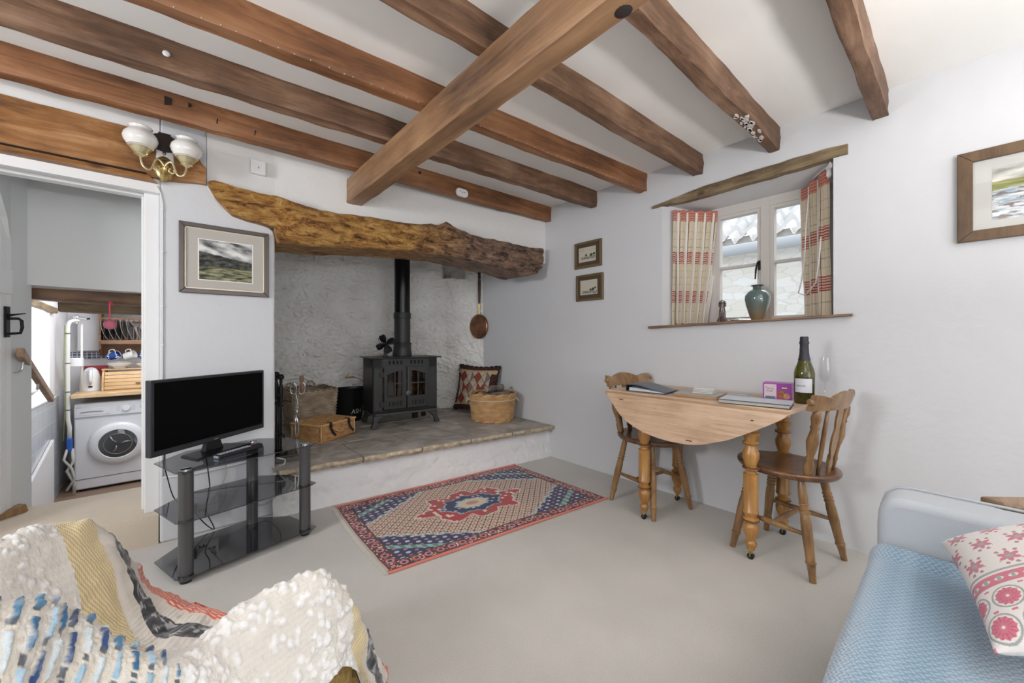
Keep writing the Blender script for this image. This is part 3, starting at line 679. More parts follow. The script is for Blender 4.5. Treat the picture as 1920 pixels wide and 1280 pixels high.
# ------------------------------------------------------------------ curtains
cream = s2l(238, 226, 200); red = s2l(186, 84, 80); dred = s2l(120, 40, 56); thin = s2l(120, 100, 100)
orange = s2l(206, 96, 74)
CUR = mat_attr('curtain_cloth', .9, bump=.2, bscale=400, sheen=.2)
_N, _L = CUR.node_tree.nodes, CUR.node_tree.links
_t = _N.new('ShaderNodeBsdfTranslucent'); _x = _N.new('ShaderNodeMixShader'); _x.inputs[0].default_value = .3
_L.new([n for n in _N if n.type == 'ATTRIBUTE'][0].outputs['Color'], _t.inputs['Color'])
_L.new(_N['Principled BSDF'].outputs[0], _x.inputs[1]); _L.new(_t.outputs[0], _x.inputs[2]); _L.new(_x.outputs[0], _N['Material Output'].inputs['Surface'])
P_ = CUR.node_tree.nodes['Principled BSDF']
def curtain(name, pt, pb, zt, zb_, np, off, label, wave=.016, seedo=0):
    cloth_w = .95
    def cfn(u, v):
        h = (1-v)*(zt-zb_); c = cream
        s_ = u*cloth_w+off
        if h < .075:
            c = mixc(cream, orange, .85 if (floor(h/.009) % 2 == 0) else .45)
            if (floor(s_/.012) % 2): c = mixc(c, red, .5)
            return c
        for hc in (.33, .60):
            if abs(h-hc) < .040:
                c = red if (floor((h-hc+.04)/.0074) % 2 == 0) else mixc(cream, red, .16)
        for hc in (.15, .20, .255, .42, .465, .515, .70):
            if abs(h-hc) < .0018: c = mixc(cream, thin, .5)
        sv = s_ % .19
        if sv < .010: c = mixc(dred, c, .05)
        elif abs(sv-.06) < .0022 or abs(sv-.13) < .0022: c = mixc(c, thin, .5)
        return c
    def fn(u, v):
        a = Vector((lerp(pt[0][0], pt[1][0], u), lerp(pt[0][1], pt[1][1], u), 0)); c_ = Vector((lerp(pb[0][0], pb[1][0], u), lerp(pb[0][1], pb[1][1], u), 0))
        k = 1-v; p = a.lerp(c_, k**1.2)
        d = (Vector(pt[1]+(0,))-Vector(pt[0]+(0,))).normalized(); nrm = Vector((d.y, -d.x, 0))
        wv = sin(u*np*2*pi+seedo)*wave*(.5+.7*k)+.006*nz(u*9, v*3, seedo)
        dd = .35*cos(u*np*2*pi+seedo)*wave
        z = lerp(zb_, zt, v)+.006*nz(u*20, seedo, 1)*v
        p = p+nrm*wv+d*dd
        return (p.x, p.y, z)
    root = thing(name, label, 'curtain', (pt[0][0], pt[0][1], zb_), group='curtains at the window')
    b = MB(); b.grid(fn, 260, 300, cfn=cfn); o = b.build('cloth', CUR, root, smooth=True); o.location = (-pt[0][0], -pt[0][1], -zb_)
    b = MB(); b.grid(lambda u, v: tuple(Vector(fn(u, .02+.96*v))+Vector((.032, -.012 if pt[0][1] > .8 else .012, 0))), 80, 20); o = b.build('lining', mat('curtain_lining', (.80, .78, .74), .9), root, smooth=True); o.location = (-pt[0][0], -pt[0][1], -zb_)
    return root
curtain('curtain', [(2.60, 1.285), (2.855, 1.09)], [(2.60, 1.295), (2.80, 1.165)], 1.945, 1.146, 5, .03, 'red and cream checked curtain at the left side of the window', .017)
rc = curtain('curtain', [(2.84, .60), (2.590, .438)], [(2.80, .56), (2.590, .432)], 1.95, 1.176, 2.6, .02, 'red and cream checked curtain bunched at the right of the window, with white cord', .015, 2.0)
b = MB(); b.tube([(2.70, .54, 1.86), (2.72, .555, 1.70), (2.73, .565, 1.50), (2.75, .585, 1.38), (2.76, .60, 1.32), (2.72, .56, 1.30), (2.66, .50, 1.36), (2.62, .48, 1.46), (2.62, .47, 1.60)], .0035, 6)
o = b.build('cord', M['white_plastic'], rc, smooth=True); o.location = (-2.85, -.60, -1.176)
o = thing('curtain_rail', 'short white curtain rail end with gliders at the top right of the window recess', 'curtain rail', (2.6, .44, 1.96))
b = MB(); b.tube([(2.88, .60, 1.972), (2.75, .525, 1.972), (2.62, .44, 1.972), (2.575, .425, 1.970)], .005, 8); attach(b.build('rail', M['white_plastic'], smooth=True), o)
b = MB()
for k in range(5): b.box(2.582+k*.012, 2.588+k*.012, .418+k*.006, .430+k*.006, 1.945-.004*k, 1.967)
[attach(q, o) for q in b.pieces('glider', M['white_plastic'])]
b = MB(); b.ring((2.60, .435, 1.90), (2.60, .435, 1.95), [(0, .006), (.3, .012), (.8, .010), (1, .004)], 12); attach(b.build('cord_acorn', M['white_plastic'], smooth=True), o)
# ------------------------------------------------------------------ sill objects
v_ = thing('vase', 'blue-green and brown glazed pottery vase on the window sill', 'vase', (2.78, .82, 1.158))
def vcol(z): return mixc(mixc(s2l(150, 110, 70), s2l(130, 125, 105), sm(.0, .05, z)), s2l(96, 116, 116), sm(.06, .13, z))
prof = [(0, .030), (.03, .034), (.08, .036), (.25, .050), (.45, .064), (.62, .071), (.72, .069), (.82, .055), (.88, .035), (.905, .026), (.955, .026), (.975, .036), (.985, .038), (1, .036)]
b = MB(); H_ = .235; b.ring((0, 0, 0), (0, 0, H_), prof, 40)
b.c = [mixc(vcol(p[2]), s2l(70, 62, 56), .55*(p[2] > .208)) if not (p[0] > .02 and p[2] < .12) else mixc(vcol(p[2]), s2l(176, 120, 60), .6) for p in b.v]
b.build('body', mat_attr('vase_glaze', .12, coat=.8), v_, smooth=True, auto=60)
d = thing('dog_figurine', 'small dark glazed seated dog figurine on the window sill', 'figurine', (2.745, 1.015, 1.152), 15)
fm = mat('figurine_glaze', (.13, .10, .095), .2, var=.6, vscale=60, coat=.7)
b = MB()
b.tube([(.012, 0, .012), (.008, 0, .045), (0, 0, .085), (-.003, 0, .115), (-.004, 0, .135)], [.020, .022, .020, .015, .013], 14)
b.sphere((-.006, 0, .146), .015, .013, .014); b.tube([(-.012, 0, .146), (-.026, 0, .140), (-.034, 0, .137)], [.010, .008, .005], 10)
for s_ in (-1, 1):
    b.tube([(-.006, s_*.010, .085), (-.018, s_*.014, .045), (-.022, s_*.014, .008), (-.032, s_*.014, .004)], [.009, .007, .0055, .006], 9)
    b.tube([(.014, s_*.014, .035), (.012, s_*.022, .018), (-.005, s_*.022, .006), (-.016, s_*.021, .004)], [.014, .013, .008, .006], 9)
    b.tube([(-.002, s_*.012, .152), (.003, s_*.017, .135), (.004, s_*.017, .112)], [.005, .007, .005], 8)
b.tube([(.026, 0, .008), (.036, .01, .006), (.03, .026, .005)], [.006, .005, .003], 7)
b.box(-.035, .035, -.026, .026, 0, .004)
b.build('body', fm, d, smooth=True, auto=70)
# ------------------------------------------------------------------ outside: neighbour's stone wall, roof and gutter
def stone():
    m, N, L, P = new_mat('pale_rubble_stone')
    tc = N.new('ShaderNodeTexCoord'); mp = N.new('ShaderNodeMapping'); mp.inputs['Scale'].default_value = (1, 1, 2.4); L.new(tc.outputs['Object'], mp.inputs['Vector'])
    v = N.new('ShaderNodeTexVoronoi'); v.inputs['Scale'].default_value = 5.5; v.feature = 'DISTANCE_TO_EDGE'
    n = N.new('ShaderNodeTexNoise'); n.inputs['Scale'].default_value = 3; n.inputs['Detail'].default_value = 6
    ad = N.new('ShaderNodeMix'); ad.data_type = 'RGBA'; ad.inputs['Factor'].default_value = .12
    L.new(mp.outputs['Vector'], ad.inputs[6]); L.new(n.outputs['Color'], ad.inputs[7]); L.new(ad.outputs[2], v.inputs['Vector'])
    L.new(mp.outputs['Vector'], n.inputs['Vector'])
    v2 = N.new('ShaderNodeTexVoronoi'); v2.inputs['Scale'].default_value = 5.5; L.new(ad.outputs[2], v2.inputs['Vector'])
    r = N.new('ShaderNodeValToRGB'); r.color_ramp.elements[0].position = .0; r.color_ramp.elements[1].position = .05
    r.color_ramp.elements[0].color = (.84, .83, .82, 1); r.color_ramp.elements[1].color = (1, 1, 1, 1); L.new(v.outputs['Distance'], r.inputs['Fac'])
    r2 = N.new('ShaderNodeValToRGB'); r2.color_ramp.elements[0].color = (.72, .67, .58, 1); r2.color_ramp.elements[1].color = (.86, .85, .83, 1); L.new(v2.outputs['Color'], r2.inputs['Fac'])
    mx = N.new('ShaderNodeMix'); mx.data_type = 'RGBA'; mx.blend_type = 'MULTIPLY'; mx.inputs['Factor'].default_value = 1
    L.new(r.outputs['Color'], mx.inputs[6]); L.new(r2.outputs['Color'], mx.inputs[7]); L.new(mx.outputs[2], P.inputs['Base Color']); P.inputs['Roughness'].default_value = .9
    return m
nb_ = thing('neighbouring_building', 'pale stone outbuilding with pantile roof seen through the window', 'building', (5.5, 1.5, -1))
b = MB(); b.box(5.5, 5.8, -3, 6, -1, 2.37); attach(b.build('wall', stone()), nb_)
def pan(u, v):
    y = lerp(-3, 6, u); s_ = v*2.6; row = s_ % .34
    ph = (y/.21) % 1; zz = .05*sin(2*pi*ph)+.02*sin(4*pi*ph)
    return (5.42+s_*.82, y, 2.30+s_*.57+zz+.03-.06*(row/.34))
b = MB(); b.grid(pan, 430, 96, flip=True); attach(b.build('roof', mat('pale_pantiles', (.66, .64, .63), .8, var=.15, vscale=5), smooth=True, auto=40), nb_)
b = MB(); b.tube([(5.36, -3, 2.16), (5.36, 6, 2.20)], .07, 12); attach(b.build('gutter', mat('grey_gutter', (.50, .52, .54), .5), smooth=True), nb_)
b = MB(); b.box(2.95+.05, 9, -6, 8, -1.1, -1); struct(b.build('ground', mat('outside_ground', (.35, .35, .32), .9)))
# ------------------------------------------------------------------ wood-burning stove
stv = thing('wood_burning_stove', 'black cast iron two-door wood-burning stove standing on the stone hearth', 'stove', (1.568, 3.225, HZ+.003), -7.5)
W2, D_, ZB, ZT = .292, .34, .120, .595
IM = M['black_metal']
b = MB()
cham = .07
body = [(-W2, cham), (-W2+cham*.9, 0), (W2-cham*.9, 0), (W2, cham), (W2, D_), (-W2, D_)]
body = [(-W2, .02), (-W2+.02, 0), (W2-.02, 0), (W2, .02), (W2, D_), (-W2, D_)]
# body shell with open firebox front
b.box(-W2, W2, D_-.02, D_, ZB, ZT); b.box(-W2, -W2+.02, .0, D_, ZB, ZT); b.box(W2-.02, W2, .0, D_, ZB, ZT); b.box(-W2, W2, 0, D_, ZT-.09, ZT); b.box(-W2, W2, 0, D_, ZB, ZB+.03)
b.box(-W2, -.205, 0, .02, ZB, ZT); b.box(.205, W2, 0, .02, ZB, ZT); b.box(-W2, W2, 0, .02, ZB, ZB+.03)
b.build('body', IM, stv, bevel=.006)
b = MB()
for i in range(4):
    for s_ in (-1, 1):
        x = s_*(.045+.034*i); b.box(x-.008, x+.008, -.002, .004, ZT-.052, ZT-.020)
b.pieces('vent_slot', mat('vent_dark', (.004, .004, .004), .8), stv)
b = MB(); b.cyl((0, .002, ZT-.035), (0, -.008, ZT-.035), .010, 14); b.build('vent_knob', IM, stv, smooth=True, auto=40)
b = MB(); b.box(-W2-.03, W2+.035, -.03, D_+.02, ZT, ZT+.010); b.build('top_plate', IM, stv, bevel=.004)
b = MB(); b.prism([(-W2-.015, .03), (-W2+.02, -.022), (W2-.02, -.022), (W2+.015, .03), (W2+.01, D_), (-W2-.01, D_)], lambda x, y: (x, y, ZB-.016), lambda x, y: (x, y, ZB+.004))
b.build('base_plate', mat('stove_iron_worn', (.10, .10, .10), .5, .6, bump=.1), stv, bevel=.004)
for sx in (-1, 1):
    for (y0, back) in ((.0, 0), (D_-.04, 1)):
        b = MB()
        pr = [(0, ZB-.016), (.10, ZB-.016), (.06, ZB-.035), (.036, ZB-.065), (.022, .02), (.026, 0), (-.018, 0), (-.018, .015), (-.004, .05), (0, .075)]
        x0 = sx*(W2-.005)
        b.prism([(x0-sx*p[0], p[1]) for p in pr] if True else pr, lambda x, z: (x, y0-.012+(-.018 if not back else .02)*(1-z/ZB), z), lambda x, z: (x, y0+.028+(-.018 if not back else .02)*(1-z/ZB), z))
        b.build('leg', IM, stv, bevel=.004)
b = MB(); b.box(.10, .145, .10, .14, 0.03, ZB-.01); b.build('ash_pipe', M['iron'], stv)
for s_ in (-1, 1):
    # door spans local x from s_*.012 to s_*.20
    xa, xb = s_*.006, s_*.198; dz0, dz1 = ZB+.035, ZT-.075
    def X_(t): return lerp(xa, xb, t)
    b = MB(); yF = -.016
    def slab(t0, t1, z0, z1, f=yF, bk=.0): b.box(min(X_(t0), X_(t1)), max(X_(t0), X_(t1)), f, bk, z0, z1)
    wz0, wz1 = dz0+.105, dz1-.035
    slab(0, .18, dz0, dz1); slab(.86, 1, dz0, dz1); slab(.18, .86, dz0, wz0)
    # arched head
    n_ = 14; ar = []
    for i in range(n_+1):
        t = i/n_; tt = lerp(.18, .86, t); rise = .030*(1-((1-t)) ** 2.0) if True else 0
        ar.append((tt, wz1-.030+.030*sin(pi/2*(1-t))))
    for i in range(n_):
        (t0, za_), (t1, zb2) = ar[i], ar[i+1]
        x0, x1 = X_(t0), X_(t1)
        pts = [(x0, za_), (x1, zb2), (x1, dz1), (x0, dz1)]
        if s_ < 0: pts = [(x0, dz1), (x1, dz1), (x1, zb2), (x0, za_)]
        b.prism(pts, lambda x, z: (x, yF, z), lambda x, z: (x, 0, z))
    dr = b.build('door', IM, stv)
    b = MB(); tm = .52
    b.box(min(X_(tm-.025), X_(tm+.025)), max(X_(tm-.025), X_(tm+.025)), yF+.002, -.002, wz0, wz1+.002)
    zc_ = (wz0+wz1)/2; b.box(min(X_(.17), X_(.87)), max(X_(.17), X_(.87)), yF+.002, -.002, zc_-.005, zc_+.005)
    b.build('glazing_bars', IM, dr)
    b = MB(); b.box(min(X_(.15), X_(.88)), max(X_(.15), X_(.88)), -.004, -.001, wz0-.005, wz1+.004); b.build('glass', M['stoveglass'], dr)
    # raised mouldings, lower air panel
    b = MB(); fr = [(.10, .92, dz0+.094, dz0+.099), (.14, .90, dz0+.015, dz0+.020), (.14, .90, dz0+.068, dz0+.073)]
    for (t0, t1, z0, z1) in fr: b.box(min(X_(t0), X_(t1)), max(X_(t0), X_(t1)), yF-.005, yF+.002, z0, z1)
    for t in (.14, .89): b.box(min(X_(t), X_(t+.015)), max(X_(t), X_(t+.015)), yF-.005, yF+.002, dz0+.015, dz0+.073)
    b.pieces('moulding', IM, dr, bevel=.001)
    b = MB()
    for t in (.24, .36, .60, .74): b.box(min(X_(t), X_(t+.04)), max(X_(t), X_(t+.04)), yF-.003, yF+.001, dz0+.024, dz0+.064)
    b.pieces('air_slot', mat('slot_dark', (.004, .004, .004), .8), dr)
    b = MB(); b.ring((X_(.5), yF, dz0+.045), (X_(.5), yF-.022, dz0+.045), [(0, .008), (.4, .008), (.6, .013), (1, .010)], 14); b.build('air_knob', IM, dr, smooth=True, auto=40)
    for hz in (dz0+.02, dz1-.085):
        b = MB(); b.box(min(s_*.200, s_*.232), max(s_*.200, s_*.232), -.014, .004, hz, hz+.042); b.cyl((s_*.203, -.012, hz-.004), (s_*.203, -.012, hz+.046), .007, 10)
        b.build('hinge', IM, dr, bevel=.002)
b = MB(); b.ring((.012, -.018, .285), (.012, -.034, .285), [(0, .010), (.45, .011), (.5, .024), (.8, .025), (1, .020)], 24); b.box(.006, .014, -.022, -.016, .26, .50)
b.build('handle', mat('handle_grey_iron', (.12, .12, .12), .4, .6), stv, smooth=True, auto=40)
b = MB(); b.box(-.215, .215, .03, .05, ZB+.03, ZT-.09); b.box(-.215, .215, .03, D_-.03, ZB+.03, ZB+.04); b.build('fire_brick', mat('fire_brick', (.20, .13, .09), .9, var=.4, vscale=12), stv)
b = MB()
for (x, z, r_) in ((-.12, .25, .035), (-.05, .24, .04), (.05, .245, .036), (.12, .25, .034), (-.08, .31, .035), (.07, .31, .038)):
    b.ring((x-.02, .026, z), (x+.03, .029, z+.01), [(0, r_*.6), (1, r_*.6)], 10)
b.pieces('firewood_log', mat('stove_firewood', (.36, .22, .13), .8, var=.3, vscale=20), stv)
# flue
b = MB(); FX, FY = .035, .22
b.ring((FX, FY, ZT+.01), (FX, FY, ZT+.42), [(0, .088), (.03, .090), (.12, .084), (.25, .080), (.27, .084), (.30, .084), (.31, .074), (.86, .074), (.87, .080), (.97, .080), (1, .076)], 36)
b.build('flue_collar', M['black_metal'], stv, smooth=True, auto=40)
b = MB(); b.cyl((FX, FY, ZT+.42), (FX, FY, 1.72), .072, 40); b.build('flue_pipe', M['black_gloss'], stv, smooth=True, auto=40)
# ------------------------------------------------------------------ stove fan
sf = thing('stove_fan', 'small black heat-powered fan with twisted blades standing on the stove', 'stove fan', (0, 0, 0), 0)
mw = Matrix.LocRotScale(stv.location, stv.rotation_euler, None); pf = mw @ Vector((-.155, .10, ZT+.011)); sf.location = pf; sf.rotation_euler = (0, 0, R(-20)); sf.scale = (1.45, 1.45, 1.45)
b = MB(); b.box(-.02, .02, -.013, .013, 0, .006); b.hexa([(-.012, -.008, .004), (.012, -.008, .004), (.012, .008, .004), (-.012, .008, .004), (-.009, -.005, .075), (.009, -.005, .075), (.009, .005, .075), (-.009, .005, .075)]); b.build('base', M['iron'], sf, bevel=.001)
b = MB()
for i in range(-3, 4):
    x = i*.008; b.hexa([(x-.001, -.004, .07), (x+.001, -.004, .07), (x+.001, .022, .07), (x-.001, .022, .07), (x*1.9-.001, -.004, .118), (x*1.9+.001, -.004, .118), (x*1.9+.001, .022, .118), (x*1.9-.001, .022, .118)])
b.pieces('cooling_fin', M['iron'], sf)
b = MB()
for i in range(4):
    q = i*pi/2+.45
    def bl(u, v, q=q):
        r_ = .008+.050*u; wv = (.010+.012*sin(pi*u*.85))*(v-.5)*2; tw = .7-.4*u
        lx, lz = r_, wv*cos(tw); y = -.020+wv*sin(tw)
        return (lx*cos(q)-lz*sin(q), y, .080+lx*sin(q)+lz*cos(q))
    b.grid(bl, 10, 5)
b.pieces('blade', M['iron'], sf, solid=.0015, smooth=True)
b = MB(); b.ring((0, -.004, .08), (0, -.03, .08), [(0, .006), (.6, .009), (1, .005)], 14); b.build('hub', M['iron'], sf, smooth=True)
# ------------------------------------------------------------------ wicker helpers
def weave_surface(base, nrm, nu, nv, nw, nr, amp, uvcol=None):
    """base(u,v)->Vector, nrm(u,v)->Vector. nw stakes across u, nr strands down v"""
    def fn(u, v):
        r_ = v*nr; k = min(int(r_), nr-1); fv = r_-k
        a = sqrt(max(0, 1-(2*fv-1)**2)); o = cos(u*nw*pi+(k % 2)*pi)
        return tuple(Vector(base(u, v))+Vector(nrm(u, v))*(amp*1.3*(a*.9+.9*o*a)))
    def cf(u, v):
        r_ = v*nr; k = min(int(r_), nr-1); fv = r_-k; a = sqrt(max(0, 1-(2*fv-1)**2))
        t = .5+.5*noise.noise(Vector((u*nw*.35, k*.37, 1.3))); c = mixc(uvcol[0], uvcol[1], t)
        return mixc(tuple(x*.25 for x in c), c, sm(0, .75, a))  # strand edges darkened, painting shade into the gaps of the weave
    return fn, cf
WK = mat_attr('wicker', .55, bump=.1, bscale=300)
def rope(b, pts, r, turns, c=None):
    b.tube(pts, r, 8, c=c)
# ---- square grey-brown log basket at the back
gb = thing('log_basket', 'tall square greyish wicker basket with loop handles beside the ash bucket', 'basket', (.885, 3.66, HZ+.003), 3)
c2 = (s2l(140, 120, 98), s2l(204, 188, 164))
H_ = .335; hw0, hw1 = .145, .170; hd0, hd1 = .145, .170
for i in range(4):
    q = i*pi/2
    def base(u, v, q=q):
        h_ = lerp(hw0, hw1, v); x = (u-.5)*2*h_; y = -h_
        return (x*cos(q)-y*sin(q), x*sin(q)+y*cos(q), v*H_)
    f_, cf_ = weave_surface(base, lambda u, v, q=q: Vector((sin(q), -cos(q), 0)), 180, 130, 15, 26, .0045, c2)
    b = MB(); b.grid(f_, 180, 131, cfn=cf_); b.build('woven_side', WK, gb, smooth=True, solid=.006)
b = MB(); cc = c2[1]
for k in range(4):
    q = k*pi/2; pts = []
    for i in range(41):
        u = i/40; x = (u-.5)*2*hw1; y = -hw1; ph = u*12+k
        pts.append(((x+.000)*cos(q)-(y+.006*sin(ph*2))*sin(q), x*sin(q)+(y+.006*sin(ph*2))*cos(q), H_+.004+.006*cos(ph*2)))
    b.tube(pts, .0075, 7, c=c2[0]); b.tube([(p[0], p[1], p[2]+.003*sin(j*.6)) for j, p in enumerate(pts)], .006, 7, c=c2[1])
b.build('rim', WK, gb, smooth=True)
for (x, y) in ((.06, .17), (-.13, .10)):
    b = MB(); b.tube([(x-.035+.035*(1-cos(t*pi/12)), y, H_+.052*sin(t*pi/12)) for t in range(13)], .006, 8, c=c2[0]); b.tube([(x-.035+.035*(1-cos(t*pi/12)), y+.005*sin(t*2), H_+.052*sin(t*pi/12)+.003) for t in range(13)], .005, 8, c=c2[1]); b.build('handle', WK, gb, smooth=True)
b = MB(); b.box(-.135, .135, -.135, .135, .0, .01); b.build('base', mat('basket_base', (.10, .07, .05), .9), gb)
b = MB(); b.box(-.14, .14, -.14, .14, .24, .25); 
inner = b.build('lining', mat('basket_inner_shade', (.03, .022, .018), .95), gb)  # near-black sheet standing in for the shade inside the basket
bark = mat('bark_log', (.10, .065, .045), .9, bump=.8, bscale=30, var=.4, vscale=15); logend = mat('log_end', (.45, .32, .20), .8, var=.2, vscale=20)
def log(name, p0, p1, r, label, group, m=None):
    p0 = Vector(p0); p1 = Vector(p1); d = p1-p0; L_ = d.length
    o = thing(name, label, 'log', p0, group=group); o.rotation_mode = 'QUATERNION'; o.rotation_quaternion = Vector((0, 0, 1)).rotation_difference(d.normalized())
    b = MB(); n = 18; v = []; k = 12
    for j in range(k+1):
        for i in range(n):
            q = 2*pi*i/n; rr = r*(1+.14*nz(cos(q)*1.5+p0.x*9, sin(q)*1.5, j*.25)+.05*nz(cos(q)*6, sin(q)*6, j)); v.append((rr*cos(q), rr*sin(q), L_*j/k))
    b.add(v, [(j*n+i, j*n+(i+1) % n, (j+1)*n+(i+1) % n, (j+1)*n+i) for j in range(k) for i in range(n)]); b.build('bark', m or bark, o, smooth=True)
    b = MB(); b.add([x for x in v[:n]]+[x for x in v[-n:]], [tuple(reversed(range(n))), tuple(range(n, 2*n))]); b.pieces('cut_end', logend, o)
    return o
g_ = 'kindling in the square basket'
def gw(x, y, z): return Matrix.LocRotScale(gb.location, gb.rotation_euler, None) @ Vector((x, y, z))
for i in range(7):
    log('kindling_stick', gw(-.12+.036*i, -.11+.01*(i % 3), .262+.012*(i % 2)), gw(-.11+.035*i+.02*(i % 2), .10, .275+.014*((i+1) % 3)), .013, ['leftmost', 'second from left', 'third from left', 'middle', 'third from right', 'second from right', 'rightmost'][i]+' dark kindling stick in the top of the square basket', g_)
ss = thing('wooden_shaft', 'round pale brown wooden handle sticking up from the square basket', 'handle', gw(-.055, -.02, .26))
b = MB(); b.tube([(0, 0, 0), (-.012, .006, .19), (-.014, .007, .195)], [.017, .017, .012], 16); attach_ = b.build('shaft', mat_wood('ash_shaft', (.28, .16, .09), (.46, .29, .18), (.55, .36, .24), 2, 8, 4, .5, .1, knots=False), ss, smooth=True, auto=40)
b = MB(); b.cyl((-.011, -.012, .17), (-.011, -.016, .17), .003, 8); b.build('hole', dark, ss)
# ---- hamper
hp = thing('picnic_hamper', 'small honey-coloured wicker hamper with lid and dark leather straps, in front of the grey basket', 'hamper', (.809, 3.058, HZ+.003), 28)
c3 = (s2l(176, 124, 74), s2l(226, 182, 128)); LW, LD, LH = .335, .27, .118
faces = [((0, 0), (LW, 0), (0, -1)), ((LW, 0), (LW, LD), (1, 0)), ((LW, LD), (0, LD), (0, 1)), ((0, LD), (0, 0), (-1, 0))]
for (pa, pb2, nn) in faces:
    def base(u, v, pa=pa, pb2=pb2): return (lerp(pa[0], pb2[0], u), lerp(pa[1], pb2[1], u), v*LH)
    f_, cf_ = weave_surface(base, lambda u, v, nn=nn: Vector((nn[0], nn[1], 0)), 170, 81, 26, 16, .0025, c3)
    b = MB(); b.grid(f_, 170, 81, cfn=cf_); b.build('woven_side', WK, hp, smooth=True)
f_, cf_ = weave_surface(lambda u, v: (lerp(-.008, LW+.008, v), lerp(-.008, LD+.008, u), LH+.014), lambda u, v: Vector((0, 0, 1)), 150, 150, 30, 34, .0025, c3)
b = MB(); b.grid(f_, 150, 171, cfn=cf_, flip=True); b.box(-.008, LW+.008, -.008, LD+.008, LH, LH+.013, c=c3[1])
pts = [(-.010, -.010), (LW+.010, -.010), (LW+.010, LD+.010), (-.010, LD+.010)]
for i in range(4): b.tube([(pts[i][0], pts[i][1], LH+.010), (pts[(i+1) % 4][0], pts[(i+1) % 4][1], LH+.010)], .007, 8, c=c3[1])
b.build('lid', WK, hp, smooth=True, auto=60)
b = MB()
for i in range(4): b.tube([(pts[i][0], pts[i][1], .006), (pts[(i+1) % 4][0], pts[(i+1) % 4][1], .006)], .006, 8, c=c3[0]); b.tube([(pts[i][0]*.9+.01*(1 if pts[i][0] < 0 else 2), pts[i][1], 0), (pts[i][0]*.9+.01*(1 if pts[i][0] < 0 else 2), pts[i][1], LH)], .005, 8, c=c3[1])
b.pieces('edging', WK, hp, smooth=True)
leather = mat('dark_leather', (.02, .016, .015), .45)
for x in (.085, .265):
    b = MB()
    ctl = [(x, .02, LH+.020), (x, -.012, LH+.020), (x, -.018, LH+.004), (x+.004, -.018, LH-.03), (x+.018, -.022, LH-.06), (x+.040, -.026, LH-.085)]
    for i in range(len(ctl)-1):
        p, q = Vector(ctl[i]), Vector(ctl[i+1]); dd = (q-p).normalized(); sd = Vector((1, 0, 0)) if i < 3 else Vector((.86, 0, .5)); nn = dd.cross(sd).normalized()*.0015; wdt = .009
        b.hexa([p-sd*wdt-nn, p+sd*wdt-nn, q+sd*wdt-nn, q-sd*wdt-nn, p-sd*wdt+nn, p+sd*wdt+nn, q+sd*wdt+nn, q-sd*wdt+nn])
    b.build('strap', leather, hp)
    b = MB(); b.tube([(x-.014, -.020, LH+.012), (x+.014, -.020, LH+.012), (x+.014, -.020, LH-.010), (x-.014, -.020, LH-.010)], .0025, 6, closed=True); b.build('buckle', M['iron'], hp)
b = MB(); b.tube([(.135+.04*t/4, -.012-.008*sin(t*pi/8), LH-.045-.018*sin(t*pi/8)) for t in range(9)], .005, 8, c=c3[1]); b.build('handle', WK, hp, smooth=True)
# ---- ash bucket
ab = thing('ash_bucket', 'black metal bucket lettered ASH with a wire handle and wooden grip', 'bucket', (1.245, 3.74, HZ+.003))
BK = mat('bucket_black', (.006, .006, .007), .4)
b = MB(); b.ring((0, 0, 0), (0, 0, .31), [(0, .108), (.02, .112), (.98, .15), (1, .154), (1, .147), (.97, .145), (.05, .105)], 44, caps=False, sx=1, sy=.62); b.ring((0, 0, 0), (0, 0, .004), [(0, .108), (1, .108)], 44, sx=1, sy=.62)
b.build('pail', BK, ab, smooth=True, auto=40)
def wrap(x, y, z):
    h_ = .075+y; rr = .112+.040*h_/.31; a_ = (x-.045)/rr+.30
    return (rr*sin(a_), -(rr*.62*cos(a_)+.0015), h_)
text_mb('ASH', .058, wrap).build('lettering', mat('cream_letter', (.75, .72, .66), .6), ab)
b = MB(); b.tube([(-.150*cos(t*pi/24)*1, -.02, .295+.115*sin(t*pi/24)) for t in range(25)], .0022, 6); b.build('bail', M['steel'], ab, smooth=True)
b = MB(); b.ring((-.040, -.02, .409), (.040, -.02, .409), [(0, .009), (.1, .011), (.2, .009), (.5, .011), (.8, .009), (.9, .011), (1, .009)], 14); b.build('grip', mat('wood_grip', (.42, .26, .13), .5), ab, smooth=True)
for s_ in (-1, 1):
    b = MB(); b.box(s_*.150-.006, s_*.150+.006, -.035, -.005, .26, .32); b.build('ear', BK, ab, bevel=.002)
# ---- companion set (fire irons) by the pillar
cs = thing('fire_iron_stand', 'black fire companion stand with ball-topped irons beside the pillar', 'companion set', (.507, 2.84, HZ+.003), -8)
b = MB(); b.hexa([(-.085, -.10, 0), (.105, -.10, 0), (.105, .10, 0), (-.085, .10, 0), (-.075, -.09, .03), (.095, -.09, .03), (.095, .09, .03), (-.075, .09, .03)])
b.tube([(-.08, -.095, .033), (.10, -.095, .033), (.10, .095, .033), (-.08, .095, .033)], .006, 8, closed=True)
b.build('base', mat('base_dark_iron', (.09, .09, .085), .5, .4), cs, bevel=.004)
for (x, y, h_, nm) in ((-.012, .02, .545, 'poker'), (.012, -.015, .53, 'brush_iron')):
    b = MB(); b.ring((x, y, .03), (x, y, h_), [(0, .006), (.60, .006), (.62, .010), (.66, .006), (.72, .011), (.80, .014), (.86, .012), (.90, .007), (.93, .010), (.95, .007)], 14)
    b.sphere((x, y, h_-.008), .019, n=16, m=10); b.build(nm, M['iron'], cs, smooth=True, auto=50)
b = MB(); b.ring((.016, -.015, .16), (.016, -.015, .03), [(0, .008), (.1, .020), (1, .032)], 14); b.build('brush_head', M['iron'], cs, smooth=True, auto=40)
